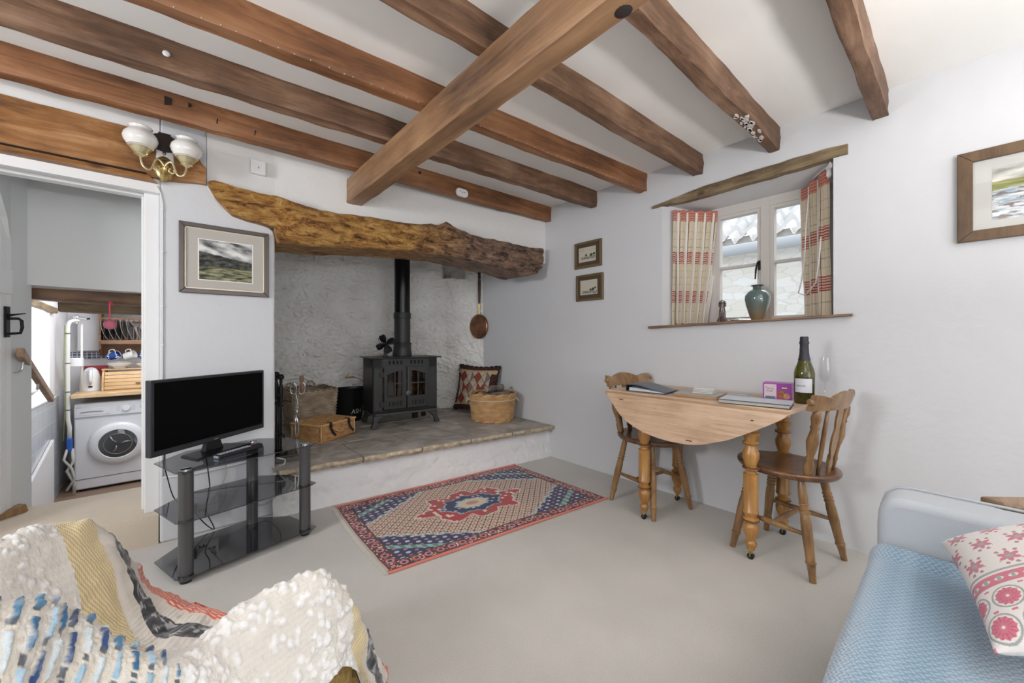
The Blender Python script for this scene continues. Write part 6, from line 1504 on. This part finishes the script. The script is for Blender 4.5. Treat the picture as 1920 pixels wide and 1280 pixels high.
def bobh(p):
    h = 0; c_ = (int(p.x//.04), int(p.y//.04), int(p.z//.04))
    for i in (-1, 0, 1):
        for j in (-1, 0, 1):
            for k in (-1, 0, 1):
                for q, s_, a in cellm.get((c_[0]+i, c_[1]+j, c_[2]+k), ()):
                    d = p-q; r2 = d.length_squared
                    if r2 < .0009:
                        w_ = (d.x*cos(a)+d.y*sin(a)); e = r2+1.2*w_*w_
                        h = max(h, .0066*s_*max(0, 1-e/(.000105*s_))**.8)
    return h
wht, off_, mus = s2l(214, 212, 211), s2l(200, 195, 188), s2l(176, 150, 96)
blues = [s2l(40, 70, 118), s2l(48, 100, 140), s2l(150, 182, 204), s2l(32, 50, 96), s2l(70, 120, 156), s2l(196, 206, 212)]
NU_, NV_ = 620, 520; VG = []
baseP = [[clothbase(i/(NU_-1), j/(NV_-1)) for j in range(NV_)] for i in range(NU_)]
vs = []; cs_ = []
for i in range(NU_):
    u = i/(NU_-1)
    for j in range(NV_):
        v = j/(NV_-1); p = baseP[i][j]
        du = baseP[min(i+1, NU_-1)][j]-baseP[max(i-1, 0)][j]; dv = baseP[i][min(j+1, NV_-1)]-baseP[i][max(j-1, 0)]
        n_ = du.cross(dv); n_ = n_.normalized() if n_.length > 1e-9 else Vector((0, 0, 1))
        if n_.z < 0 and v > .1 and v < .75: n_ = -n_
        elif j > 0 and v >= .75 and n_.y > 0: n_ = -n_
        rg_ = region(u, v); h = .010*nz(p.x*7, p.y*7, p.z*7)+.009*nz(p.x*22, p.y*16, p.z*20)+.004*nz(p.x*50, p.y*44, p.z*50)*(u > .4)
        fz = .0012*nz(p.x*260, p.y*260, p.z*260)
        # threads: physical coordinates along the crest and down the side
        su = u*9; sv = v*70
        if rg_ == 'bob':
            hb_ = bobh(p); h += hb_+fz; c_ = mixc(mixc(off_, wht, .35+.5*nz(p.x*4, p.y*4, p.z*4)), s2l(222, 222, 224), hb_/.006)
            if hb_ < .0006: c_ = mixc(c_, s2l(190, 182, 168), .3*abs(sin(v*400)))
        elif rg_ == 'blue':
            ww = su*6.5+1.1*nz(v*5, 1, su*.6)+.25*nz(v*22, 5, su); row = floor(ww); fr_ = ww % 1
            seg_ = noise.cell(Vector((row*1.7, floor((v+.013*row)*26), 4.2))); ins = abs(fr_-.5) < .19+.10*nz(v*30, row, 2)+.05*nz(p.x*60, p.y*60, p.z*60)
            gap = ((v+.013*row)*26) % 1
            c_ = s2l(206, 198, 186)
            if ins:
                if gap < .28: c_ = s2l(90, 96, 104) if (int(v*900) % 2) else s2l(220, 214, 204)
                else:
                    c_ = blues[int(seg_*997) % 6]; h += .0075*(1-(abs(fr_-.5)/.26)**2 if abs(fr_-.5) < .26 else 0)*(.6+.6*abs(nz(v*60, row, 1)))
            c_ = mixc(c_, s2l(230, 238, 244), max(0, .5*nz(p.x*90, p.y*90, p.z*90)))
            h += fz*2
        elif rg_ == 'must':
            t = sin(sv*9+su*30)*sin(su*90); c_ = mixc(mus, s2l(222, 210, 180), .5+.5*t); h += .0012*t
        elif rg_ == 'black':
            t = nz(p.x*60, p.y*60, p.z*60)*2+sin(v*90+6*nz(u*60, v*9, 1)); c_ = mixc(s2l(42, 42, 48), s2l(150, 150, 152), sm(.5, 1.3, t)); h += .004*abs(nz(p.x*50, p.y*50, p.z*50))
        elif rg_ == 'red':
            t = sin(v*130)*sin(su*28); c_ = mixc(s2l(190, 84, 62), s2l(222, 190, 172), sm(-.1, .5, t)); h += .002*(1-sm(-.1, .5, t))
        else:
            c_ = mixc(s2l(210, 204, 196), s2l(192, 184, 174), .5+.5*nz(p.x*20, p.y*20, p.z*20)); h += .0006*sin(v*500)
        vs.append(p+n_*h); cs_.append(c_)
at_ = thing('bobble_throw', 'white bobbly throw striped in blue, mustard, black and red draped over the armchair', 'throw', (-.1, 1.0, .4))
b = MB(); b.v = [(p.x+.1, p.y-1.0, p.z-.4) for p in vs]; b.c = cs_
b.f = [(i*NV_+j, (i+1)*NV_+j, (i+1)*NV_+j+1, i*NV_+j+1) for i in range(NU_-1) for j in range(NV_-1)]
b.build('cloth', mat_attr('bobble_cloth', .95, sheen=.4, bump=.35, bscale=420), at_, smooth=True)
b = MB()
for i in range(70):
    v = .42+.58*i/69; p = clothbase(1, v); q = clothbase(.985, v); d = (p-q).normalized()
    b.tube([p, p+d*.008+Vector((0, 0, -.006)), p+d*.010+Vector((.002*nz(i, 1, 1), 0, -.018))], [.0022, .003, .0012], 5)
o = b.build('tassels', mat('rust_wool', s2l(190, 84, 62), .95), at_); o.location = (.1, -1.0, -.4); o['kind'] = 'stuff'
# the armchair body itself, seen below the throw's right side
ac = thing('armchair', 'mustard upholstered armchair hidden under the bobbly throw, lower left', 'armchair', (-.15, 1.05, 0))
ACM = mat('mustard_damask', s2l(150, 122, 70), .8, bump=.9, bscale=45, var=.12, vscale=20, bdist=.02)
def inset(k, u, dz, push=(0, 0)):
    p = kp(k, u); return Vector((p.x+push[0], p.y+push[1], p.z-dz))
def acbody(u, v):   # right arm + seat + left arm swept solid below the cloth
    uu = u*.93
    seq = [(0, .03, (0, -.02), 1), (0, .03, (0, -.02), 0), (1, .035, (0, .0), 0), (2, .035, (0, 0), 0), (3, .035, (0, 0), 0), (4, .035, (0, 0), 0), (5, .035, (0, .0), 0), (6, .03, (0, .025), 0), (6, .03, (0, .025), 1)]
    x = v*(len(seq)-1); i = min(int(x), len(seq)-2); t = x-i
    def g(j):
        j = max(0, min(len(seq)-1, j)); k, dz, ps, fl = seq[j]; p = inset(k, uu, dz, ps)
        if uu > .80: p.z -= .06*sm(.80, .93, uu)
        if fl: p.z = .10
        return p
    p = g(i).lerp(g(i+1), t)
    return (p.x+.15, p.y-1.05, p.z)
b = MB(); b.grid(acbody, 50, 90)
e1 = [acbody(1, j/89) for j in range(90)]; b.add(e1+[(p[0]+.0, p[1], .10) for p in e1], [(j, j+1, 91+j, 90+j) for j in range(89)])
e0 = [acbody(0, j/89) for j in range(90)]; b.add(e0+[(p[0], p[1], .10) for p in e0], [(j+1, j, 90+j, 91+j) for j in range(89)])
b.build('upholstery', ACM, ac, smooth=True, auto=60)
b = MB(); b.box(-.30, .30, -.26, .30, .08, .12); b.build('base_frame', mat('chair_base', (.10, .07, .04), .6), ac)
for (x, y) in ((-.26, -.22), (.28, -.20), (-.26, .26), (.05, .30)): b = MB(); b.ring((x, y, 0), (x, y, .09), [(0, .014), (1, .022)], 12); b.build('leg', M['chair'], ac)
# ------------------------------------------------------------------ passage: door leaf, handrail, threshold
dr_ = thing('door_1', None, None, (-.70, 2.87, .16)); dr_['kind'] = 'structure'
ang_ = math.atan2(3.16-2.87, -.628+.70)
dr_.rotation_euler = (0, 0, ang_)
b = MB(); b.box(0, .305, 0, .032, 0, 1.60); b.build('door_leaf', M['whitepaint'], dr_, bevel=.002)
b = MB()
for x in (.06, .15, .24): b.box(x, x+.003, -.001, .001, .02, 1.58)
b.box(.0, .30, -.014, 0, 1.12, 1.24)
b.build('door_boards', M['whitepaint'], dr_)
b = MB(); b.box(.262, .290, -.010, -.002, .90, 1.055); b.tube([(.276, -.006, .995), (.276, -.045, .995), (.276, -.056, .985), (.276, -.058, .95), (.276, -.052, .922), (.276, -.010, .918)], .0065, 10)
b.tube([(.276, -.008, 1.01), (.276, -.030, 1.015), (.276, -.07, 1.022)], [.008, .005, .002], 8)
b.build('thumb_latch', M['iron'], dr_, smooth=True, auto=40)
hr = thing('handrail', 'sloping wooden handrail on metal brackets going down from the landing', 'handrail', (-.60, 3.2, .9))
b = MB(); p0 = Vector((-.585, 3.13, .985)); p1 = Vector((-.640, 4.15, .635)); d = (p1-p0).normalized(); up = Vector((0, 0, 1)); sd2 = d.cross(up).normalized(); u2 = sd2.cross(d)
def q8(p, a, h): a *= .85; h *= .8; return [p-sd2*a-u2*h, p+sd2*a-u2*h, p+sd2*a+u2*h, p-sd2*a+u2*h]
b.add(q8(p0, .016, .030)+q8(p1, .016, .030), [(3, 2, 1, 0), (4, 5, 6, 7), (0, 1, 5, 4), (1, 2, 6, 5), (2, 3, 7, 6), (3, 0, 4, 7)])
attach(b.build('rail', mat_wood('rail_wood', (.17, .10, .06), (.33, .21, .13), (.44, .30, .20), 1, 10, 3, .5, .1, knots=False), bevel=.006), hr)
for t, wx, wy in ((.07, -.640, 3.16), (.50, -.600, 3.36)):
    p = p0.lerp(p1, t)-u2*.03
    b = MB(); b.tube([(p.x, p.y, p.z), (p.x-.002, p.y, p.z-.035), (p.x-.012, lerp(p.y, wy, .3), p.z-.055), (wx, wy, p.z-.058)], .006, 8); b.ring((wx-.006, wy, p.z-.058), (wx+.006, wy, p.z-.058), [(0, .024), (1, .022)], 16)
    attach(b.build('bracket', M['steel'], smooth=True, auto=40), hr)
wd = thing('door_wedge', 'long brown wooden wedge lying on the carpeted landing by the door', 'wedge', (-.64, 3.13, .157), 45)
b = MB(); b.hexa([(-.12, -.02, 0), (.085, -.02, 0), (.085, .02, 0), (-.12, .02, 0), (-.12, -.02, .012), (.075, -.02, .042), (.075, .02, .042), (-.12, .02, .012)]); b.build('body', M['chair'], wd, bevel=.002)
# ------------------------------------------------------------------ kitchen timbers
kb1 = rough_beam('kitchen_beam', (-.82, 3.50, 1.290), (.42, 3.50, 1.245), .17, .10, mat_wood('kitchen_beam_wood', (.045, .022, .012), (.17, .09, .05), (.33, .19, .10), 0, 8, 2.5, .5, .6), seed=77, amp=.01, nseg=60)
tag(kb1, 'rough brown beam across the head of the kitchen opening', 'beam')
kb2 = rough_beam('kitchen_beam', (-.54, 3.72, 1.225), (.42, 3.72, 1.212), .10, .10, M['timber'], seed=87, amp=.006, nseg=50)
tag(kb2, 'thinner brown timber just behind the kitchen beam, above the plate rack', 'beam')
wl = rough_beam('window_timber', (KX+.015, 4.34, 1.315), (KX+.015, 5.42, 1.285), .04, .05, M['timber'], seed=97, amp=.008, nseg=40)
tag(wl, 'short crumbling timber over the bright kitchen window', 'beam')
b = MB(); b.box(-.98, .42, 3.385, 3.58, 1.34, 1.8); struct(b.build('wall_over_kitchen_beam', M['hallpaint']))
# tiled window sill wall
def tilemat(name, c1, c2, sx, sz):
    m, N, L, P = new_mat(name); tc = N.new('ShaderNodeTexCoord'); mp = N.new('ShaderNodeMapping'); mp.inputs['Rotation'].default_value = (R(90), 0, 0)
    br = N.new('ShaderNodeTexBrick'); br.offset = 0; br.inputs['Scale'].default_value = 1; br.inputs['Brick Width'].default_value = sx; br.inputs['Row Height'].default_value = sz; br.inputs['Mortar Size'].default_value = .004
    br.inputs['Color1'].default_value = rgba(c1); br.inputs['Color2'].default_value = rgba(c2); br.inputs['Mortar'].default_value = (.75, .75, .74, 1)
    return m, N, L, P, tc, mp, br
m, N, L, P, tc, mp, br = tilemat('sill_tiles', (.60, .62, .65), (.52, .55, .60), .15, .15)
sp = N.new('ShaderNodeSeparateXYZ'); cb_ = N.new('ShaderNodeCombineXYZ'); L.new(tc.outputs['Object'], sp.inputs[0]); L.new(sp.outputs[1], cb_.inputs[0]); L.new(sp.outputs[2], cb_.inputs[1]); L.new(cb_.outputs[0], br.inputs['Vector']); L.new(br.outputs['Color'], P.inputs['Base Color']); P.inputs['Roughness'].default_value = .2
b = MB(); b.box(KX, KX+.012, 3.40, 5.62, -.42, .515); struct(b.build('trim_kitchen_tiles', m))
b = MB(); b.box(KX-.35, KX+.02, 4.30, 5.45, .513, .527); struct(b.build('trim_kitchen_sill', M['whitepaint'], bevel=.003))
pnl = thing('access_panel', 'white angled panel leaning on the tiled wall left of the washing machine', 'panel', (KX+.03, 4.9, -.42))
b = MB(); b.prism([(4.55, -.42), (5.28, -.42), (5.28, .16), (4.55, -.02)], lambda y, z: (KX+.014, y, z), lambda y, z: (KX+.034, y, z)); attach(b.build('board', M['whitepaint'], bevel=.003), pnl)
# ------------------------------------------------------------------ washing machine
wm = thing('washing_machine', 'white front-loading washing machine under the wooden worktop', 'washing machine', (-.412, 5.53, -.418))
WMM = mat('appliance_white', (.74, .75, .78), .3, coat=.3)
b = MB(); b.box(-.30, .30, 0, .53, .02, .848); b.build('cabinet', WMM, wm, bevel=.014, seg=4, smooth=True, auto=40)
b = MB(); b.box(-.298, .298, -.010, .002, .715, .842); b.build('control_panel', WMM, wm, bevel=.006)
b = MB(); b.box(-.285, -.055, -.013, -.009, .735, .80); b.build('detergent_drawer', WMM, wm, bevel=.003)
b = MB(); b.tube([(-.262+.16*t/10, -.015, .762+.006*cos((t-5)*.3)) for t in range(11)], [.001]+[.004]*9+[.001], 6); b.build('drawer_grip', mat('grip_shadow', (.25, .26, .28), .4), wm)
b = MB(); b.ring((.055, -.010, .775), (.055, -.030, .775), [(0, .030), (.4, .030), (.5, .026), (1, .024)], 28); b.build('programme_dial', WMM, wm, smooth=True, auto=40)
b = MB()
for i in range(5): b.box(.155+i*.026, .168+i*.026, -.013, -.009, .765, .790)
b.pieces('push_button', mat('button_grey', (.55, .57, .60), .4), wm)
b = MB()
for i in range(5):
    for s_ in (-1, 1): b.box(.055+s_*.055-.012, .055+s_*.055+.012, -.0108, -.0098, .752+i*.012, .754+i*.012)
b.pieces('dial_mark', mat('mark_grey', (.45, .47, .52), .5), wm)
text_mb('beko', .016, lambda x, y, z: (-.285+x, -.0112, .806+y)).build('lettering', mat('logo_grey', (.18, .19, .22), .5), wm)
b = MB(); b.box(-.30, .30, -.004, .001, .704, .712); b.build('panel_seam', mat('seam_grey', (.50, .55, .60), .4), wm)
b = MB(); b.ring((0, .0, .432), (0, -.045, .432), [(0, .206), (.3, .208), (.6, .200), (.9, .172), (1, .142), (.7, .134)], 56, caps=False); dd_ = b.build('door_ring', WMM, wm, smooth=True, auto=60)
b = MB(); b.ring((0, .02, .432), (0, -.034, .432), [(0, .12), (.2, .135), (1, .148)], 48, caps=False); b.build('inner_ring', mat('dark_ring_plastic', (.12, .14, .16), .25), dd_, smooth=True)
b = MB(); b.ring((0, -.034, .432), (0, -.05, .432), [(0, .146), (.5, .12), (.8, .07), (1, .0)], 48, caps=False); b.build('door_glass', mat('door_glass', (.05, .055, .06), .05, coat=1), dd_, smooth=True)
b = MB()
for a0 in (0, 2*pi/3, 4*pi/3): b.tube([(.02*cos(a0), -.052, .432+.02*sin(a0)), (.055*cos(a0+.25), -.049, .432+.055*sin(a0+.25)), (.095*cos(a0+.1), -.044, .432+.095*sin(a0+.1))], .006, 8)
b.tube([(.10*cos(2*pi*i/40), -.045, .432+.10*sin(2*pi*i/40)) for i in range(40)], .003, 6, closed=True)
b.pieces('drum_paddle', mat('drum_grey', (.30, .31, .33), .25, .6), dd_, smooth=True)
b = MB(); b.box(.175, .235, -.040, -.002, .38, .50); b.build('door_handle', WMM, dd_, bevel=.012, seg=3)
b = MB(); b.box(-.30, .30, -.003, .001, .118, .122); b.build('kick_seam', mat('seam_dark', (.10, .11, .12), .5), wm)
b = MB(); b.box(.17, .28, -.004, .0, .03, .10); b.build('filter_flap', WMM, wm, bevel=.002)
text_mb('freestyle', .028, lambda x, y, z: (.175+x, -.0046, .056+y)).build('lettering', mat('felt_pen', (.30, .31, .34), .6), wm)
for (x, y) in ((-.25, .05), (.25, .05), (-.25, .45), (.25, .45)): b = MB(); b.cyl((x, y, 0), (x, y, .025), .02, 12); b.build('foot', M['black_plastic'], wm)
# ------------------------------------------------------------------ worktop and what stands on it
b = MB(); b.box(-.725, .40, 5.46, 6.125, .490, .528); o = b.build('worktop', mat_wood('beech_worktop', (.48, .31, .15), (.62, .43, .24), (.72, .54, .33), 0, 12, 3, .4, .05, knots=False), bevel=.004, origin=(-.17, 5.8, .49))
o.location = (-.17, 5.8, .49); tag(o, 'pale beech kitchen worktop above the washing machine', 'worktop')
WZ = .529
kt = thing('kettle', 'white jug kettle on the worktop beside the slatted bread bin', 'kettle', (-.628, 5.78, WZ), 4)
KM = mat('kettle_white', (.75, .76, .78), .3, coat=.3)
b = MB(); b.ring((0, 0, 0), (0, 0, .235), [(0, .080), (.06, .082), (.08, .080), (.25, .082), (.6, .070), (.85, .052), (.96, .035), (1, .012)], 32); b.build('body', KM, kt, smooth=True, auto=60)
b = MB(); b.tube([(0, -.045, .215), (0, -.085, .205), (0, -.108, .16), (0, -.108, .11), (0, -.085, .075)], [.014, .016, .015, .014, .010], 12); b.build('handle', KM, kt, smooth=True)
b = MB(); b.box(-.014, .014, -.086, -.078, .040, .055); b.build('switch', M['black_plastic'], kt)
b = MB(); b.tube([(0, .03, .20), (0, .06, .205), (0, .075, .212)], [.03, .022, .012], 12); b.build('spout', KM, kt, smooth=True)
rd = thing('red_canister', 'dark red square tin behind the kettle', 'tin', (-.605, 5.98, WZ), 5)
RM = mat('dark_red_tin', (.26, .01, .015), .25, coat=.5)
b = MB(); b.box(-.09, .08, -.06, .06, 0, .20); b.build('body', RM, rd, bevel=.01, seg=3)
b = MB(); b.box(-.093, .083, -.063, .063, .195, .245); b.build('lid', RM, rd, bevel=.008, seg=3)
bb = thing('bread_bin', 'pine roll-top bread bin with a slatted front on the worktop', 'bread bin', (-.345, 5.78, WZ))
PNM = mat_wood('bread_bin_pine', (.44, .25, .10), (.60, .39, .19), (.72, .50, .28), 0, 12, 3, .45, .1, knots=False)
for s_ in (-1, 1):
    b = MB(); b.prism([(-.12, 0), (.13, 0), (.13, .205), (-.03, .205), (-.075, .185), (-.11, .13)], lambda y, z: (s_*.19-.008, y, z), lambda y, z: (s_*.19+.008, y, z)); b.build('side_panel', PNM, bb, bevel=.002)
b = MB(); b.box(-.205, .205, -.045, .14, .203, .217); b.build('top', PNM, bb, bevel=.003)
for k in range(5):
    ctl = [(-.115, .010), (-.113, .045), (-.109, .082), (-.100, .118), (-.083, .153), (-.060, .188)]
    (y0, z0), (y1, z1) = ctl[k], ctl[k+1]
    b = MB(); b.hexa([(-.18, y0, z0+.002), (.18, y0, z0+.002), (.18, y0+.012, z0+.002), (-.18, y0+.012, z0+.002), (-.18, y1, z1-.002), (.18, y1, z1-.002), (.18, y1+.012, z1-.002), (-.18, y1+.012, z1-.002)]); b.build('slat', PNM, bb, bevel=.003)
b = MB(); b.box(.05, .085, -.126, -.108, .058, .070); b.build('knob', mat('dark_knob', (.12, .06, .03), .4), bb, bevel=.003)
b = MB(); b.box(-.185, .185, -.10, .13, 0, .012); b.build('base', PNM, bb)
def bowl(label, x, y, r_, h_, group, m_, rim):
    o = thing('soup_bowl', label, 'bowl', (x, y, WZ+.219), group=group)
    b = MB(); b.ring((0, 0, 0), (0, 0, h_), [(0, r_*.45), (.12, r_*.45), (.15, r_*.50), (.5, r_*.80), (.8, r_*.95), (1, r_), (1, r_*.96), (.5, r_*.74), (.2, r_*.3), (.2, 0.001)], 40, caps=False); b.build('bowl', m_, o, smooth=True, auto=60)
    b = MB(); b.tube([(r_*.985*cos(2*pi*i/44), r_*.985*sin(2*pi*i/44), h_) for i in range(44)], .0024, 6, closed=True); b.build('blue_rim', mat('navy_rim', rim, .3), o, smooth=True)
chn = mat('white_china', (.76, .76, .74), .2, coat=.5)
bowl('wide white bowl with dark blue rim on the bread bin', -.425, 5.79, .105, .062, 'bowls on the bread bin', chn, (.03, .04, .12))
bowl('smaller white bowl at the right end of the bread bin, by the door jamb', -.235, 5.80, .075, .055, 'bowls on the bread bin', chn, (.05, .05, .08))
# plate rack
pr = thing('plate_rack', 'brown wooden wall rack holding plates, with mug hooks below', 'plate rack', (-.30, 6.0, 1.03))
RW = mat_wood('rack_wood', (.09, .04, .02), (.24, .125, .065), (.38, .22, .12), 0, 10, 3, .5, .2, knots=False)
def rbx(nm, *d, m_=None): b = MB(); b.box(*d); return b.build(nm, m_ or RW, pr, bevel=.002)
rbx('cornice', -.30, .50, -.13, .12, .340, .362)
b = MB(); b.prism([(.12, -.16), (.12, .34), (-.10, .34), (-.11, .28), (-.085, .20), (-.11, .10), (-.125, .0), (-.10, -.08), (-.04, -.13), (0, -.16)], lambda y, z: (-.285, y, z), lambda y, z: (-.268, y, z)); b.build('side_panel', RW, pr, bevel=.002)
rbx('shelf', -.268, .48, -.12, .12, -.025, -.008); rbx('front_rail', -.268, .48, -.125, -.110, -.030, .012); rbx('upper_rail', -.268, .48, -.03, -.015, .235, .255); rbx('mug_rail', -.268, .48, .08, .12, -.16, -.03)
rbx('rear_rail', -.268, .48, .06, .075, .20, .22)
for i in range(13):
    x = -.25+i*.045; b = MB(); b.cyl((x, -.10, -.01), (x, -.028, .24), .004, 8); b.build('dowel', RW, pr, smooth=True)
pd = mat('plate_dark', (.02, .024, .036), .3, coat=.2); pw = mat('plate_rim_white', (.80, .80, .78), .2)
for i in range(7):
    small = i > 4; r_ = .125 if not small else .095
    x = -.512+i*.048+(.012 if small else 0); lab = ['first', 'second', 'third', 'fourth', 'fifth', 'sixth', 'seventh'][i]
    o = thing('dinner_plate', 'dark-faced '+('small' if small else 'large')+' plate with white edge, '+lab+' from the left in the rack', 'plate', (x, 5.975, 1.024), group='plates standing in the rack')
    o.rotation_euler = (0, R(-14), R(-13))
    b = MB(); b.ring((0, 0, r_), (.012, 0, r_), [(0, .0), (.05, r_*.6), (.3, r_*.7), (.9, r_*.985)], 44, caps=False); b.build('face', pd, o, smooth=True)
    b = MB(); b.ring((-.003, 0, r_), (.012, 0, r_), [(0, r_*.55), (.4, r_*.7), (1, r_), (1.08, r_*.99), (.95, r_*.975)], 44, caps=False); b.build('rim', pw, o, smooth=True)
bl_ = mat('mug_blue', (.02, .07, .30), .2, coat=.6)
for i, (mm, lab) in enumerate(((bl_, 'blue spotted mug hanging at the left under the plate rack'), (chn, 'white mug hanging between the two blue mugs'), (bl_, 'blue spotted mug hanging at the right by the door jamb'))):
    o = thing('mug', lab, 'mug', (-.480+.125*i, 5.93, .875), group='mugs hanging under the rack'); o.rotation_euler = (0, R(70), R(-25))
    b = MB(); b.ring((0, 0, -.045), (0, 0, .045), [(0, .034), (.04, .039), (1, .041), (1, .038), (.06, .036), (.06, .001)], 32, caps=False); b.ring((0, 0, -.045), (0, 0, -.042), [(0, .034), (1, .034)], 32); b.build('cup', mm, o, smooth=True, auto=50)
    b = MB(); b.tube([(-.039, 0, .028), (-.062, 0, .026), (-.070, 0, .005), (-.062, 0, -.018), (-.039, 0, -.024)], .0055, 10); b.build('handle', chn, o, smooth=True)
    b = MB(); b.ring((0, 0, .0435), (0, 0, .046), [(0, .0412), (1, .0412), (1, .037), (0, .037)], 32, caps=False); b.build('white_rim', chn, o)
    if mm is bl_:
        b = MB()
        for k in range(22):
            a = k*2.4; z_ = -.036+(k*.61 % 1)*.07; b.sphere((.0402*cos(a), .0402*sin(a), z_), .0045+.003*(k % 3 == 0), n=8, m=5)
        b.pieces('white_spot', chn, o)
    else:
        b = MB(); b.box(-.010, .012, .0395, .0425, -.004, .0); b.box(-.008, .010, .0395, .0425, .006, .009); b.pieces('grey_mark', mat('mug_grey', (.25, .25, .28), .5), o)
# tile strip on the kitchen walls
m, N, L, P, tc, mp, br = tilemat('blue_check_tiles', (.02, .04, .14), (.16, .21, .34), .035, .03)
sp = N.new('ShaderNodeSeparateXYZ'); cb_ = N.new('ShaderNodeCombineXYZ'); ad = N.new('ShaderNodeMath'); L.new(tc.outputs['Object'], sp.inputs[0]); L.new(sp.outputs[0], ad.inputs[0]); L.new(sp.outputs[1], ad.inputs[1]); L.new(ad.outputs[0], cb_.inputs[0]); L.new(sp.outputs[2], cb_.inputs[1]); L.new(cb_.outputs[0], br.inputs['Vector']); L.new(br.outputs['Color'], P.inputs['Base Color']); P.inputs['Roughness'].default_value = .2
b = MB(); b.box(-.82, .4, 6.118, 6.13, .845, .915); struct(b.build('trim_blue_tiles', m))
# boxed-in wall cupboard edge, pipes, trunking
bx_ = box_thing('wall_cupboard', 'plain white boxed panel beside the plate rack', 'cupboard', (-.68, 6.02, .93), 0, [('door', (-.07, .10, 0, .10, 0, .40), mat('cupboard_grey', (.60, .60, .61), .5), .002), ('handle_slot', (-.03, .02, -.003, .001, .33, .345), dark, 0)])
pp = thing('white_pipe', 'white waste pipe running down the kitchen corner left of the worktop', 'pipe', (-.745, 5.5, -.4))
wp_ = mat('pipe_white', (.72, .72, .68), .4)
b = MB(); b.tube([(.06, .05, 1.63), (.03, .02, 1.63), (.012, .0, 1.615), (0, 0, 1.58), (0, 0, .70), (.01, 0, .62), (.01, 0, .50)], .015, 12); b.build('pipe', wp_, pp, smooth=True)
b = MB(); b.tube([(.075, .10, .95), (.075, .10, 1.6)], .009, 10); b.build('second_pipe', wp_, pp, smooth=True)
b = MB()
for z_ in (1.50, 1.22, .95, .78): b.ring((0, 0, z_), (0, 0, z_+.010), [(0, .018), (1, .018)], 14)
b.pieces('pipe_band', mat('band_dark', (.12, .12, .12), .5), pp)
b = MB(); b.tube([(-.02, .0, 1.58), (-.026, 0, 1.2), (-.019, 0, .8), (-.028, 0, .5)], .0035, 6); b.build('earth_wire', mat('green_yellow_wire', (.32, .36, .10), .5), pp, smooth=True)
b = MB(); b.box(-.005, .030, -.04, -.005, .40, .52); b.build('blue_valve', mat('valve_blue', (.02, .12, .50), .4), pp, bevel=.008)
b = MB(); b.tube([(.0, -.03, .42), (-.02, -.05, .33), (.03, -.05, .24), (.05, -.05, .14), (.0, -.05, .04)], .010, 8); b.tube([(.03, -.02, .42), (.04, -.04, .30), (.0, -.04, .22), (.045, -.04, .10), (.045, -.04, 0)], .012, 8); b.pieces('hose', mat('grey_hose', (.50, .50, .47), .6), pp, smooth=True)
b = MB(); b.box(-.0, .09, .03, .12, 1.19, 1.27); b.build('junction_box', M['white_plastic'], pp, bevel=.004)
vv_ = thing('pipe_valve', 'small dull metal valve where the pipes meet under the beam', 'valve', (-.70, 5.55, 1.26))
b = MB(); b.sphere((0, 0, 0), .025, n=14, m=8); b.cyl((0, 0, 0), (.07, 0, -.01), .014, 12); b.cyl((0, 0, -.06), (0, 0, 0), .016, 12); b.build('body', M['steel'], vv_, smooth=True, auto=50)
# pink strainer on the beam
sn = thing('pink_strainer', 'round pink plastic strainer hanging from the kitchen beam by its handle', 'strainer', (-.290, 3.383, 1.150)); sn.scale = (.72, .72, .72)
PK = mat('pink_plastic', (.80, .07, .13), .4)
b = MB(); b.ring((0, -.010, -.012), (0, .015, -.012), [(0, .022), (.3, .034), (.7, .040), (1, .042)], 30, caps=False); b.ring((0, -.0105, -.012), (0, -.0095, -.012), [(0, .022), (1, .022)], 30); b.build('bowl', mat('pink_mesh', (.78, .22, .30), .6, bump=.5, bscale=200), sn, smooth=True, auto=40)
b = MB(); b.hexa([(-.005, .012, .02), (.005, .012, .02), (.005, .016, .02), (-.005, .016, .02), (-.006, -.004, .175), (.006, -.004, .175), (.006, .0, .175), (-.006, .0, .175)]); b.build('handle', PK, sn, bevel=.001)
b = MB(); b.tube([(-.004, -.002, .17), (0, -.006, .182), (.01, -.006, .178), (.02, -.004, .155), (.024, -.004, .148)], .0035, 8); b.tube([(.0, -.005, .178), (.012, -.008, .165), (.014, -.008, .152)], .003, 6); b.build('ribbon', PK, sn, smooth=True)
# ------------------------------------------------------------------ two unseen standing lamps behind the sofa, added to fill from the ceiling
for i, (x, y, lab) in enumerate(((-.75, -1.05, 'black standing lamp added for fill light, left behind the sofa'), (.95, -1.05, 'black standing lamp added for fill light, right behind the sofa'))):
    fl = thing('added_fill_lamp', lab, 'lamp', (x, y, 0))
    b = MB(); b.ring((0, 0, 0), (0, 0, .03), [(0, .14), (.6, .14), (1, .05)], 28); b.build('base', M['iron'], fl, smooth=True, auto=40)
    b = MB(); b.cyl((0, 0, .02), (0, 0, 1.13), .012, 12); b.build('pole', M['iron'], fl, smooth=True, auto=40)
    b = MB(); b.ring((0, 0, 1.12), (0, 0, 1.22), [(0, .03), (.3, .14), (1, .24), (1, .23), (.35, .13), (.15, .0)], 32, caps=False); b.build('bowl_shade', M['iron'], fl, smooth=True, auto=50)
    l = bpy.data.lights.new('fill_uplight', 'AREA'); l.shape = 'DISK'; l.size = .42; l.energy = 52; l.color = (1, .98, .95)
    lo = bpy.data.objects.new('fill_uplight', l); COL.objects.link(lo); lo.location = (x, y, 1.225); lo.rotation_euler = (R(180), 0, 0)
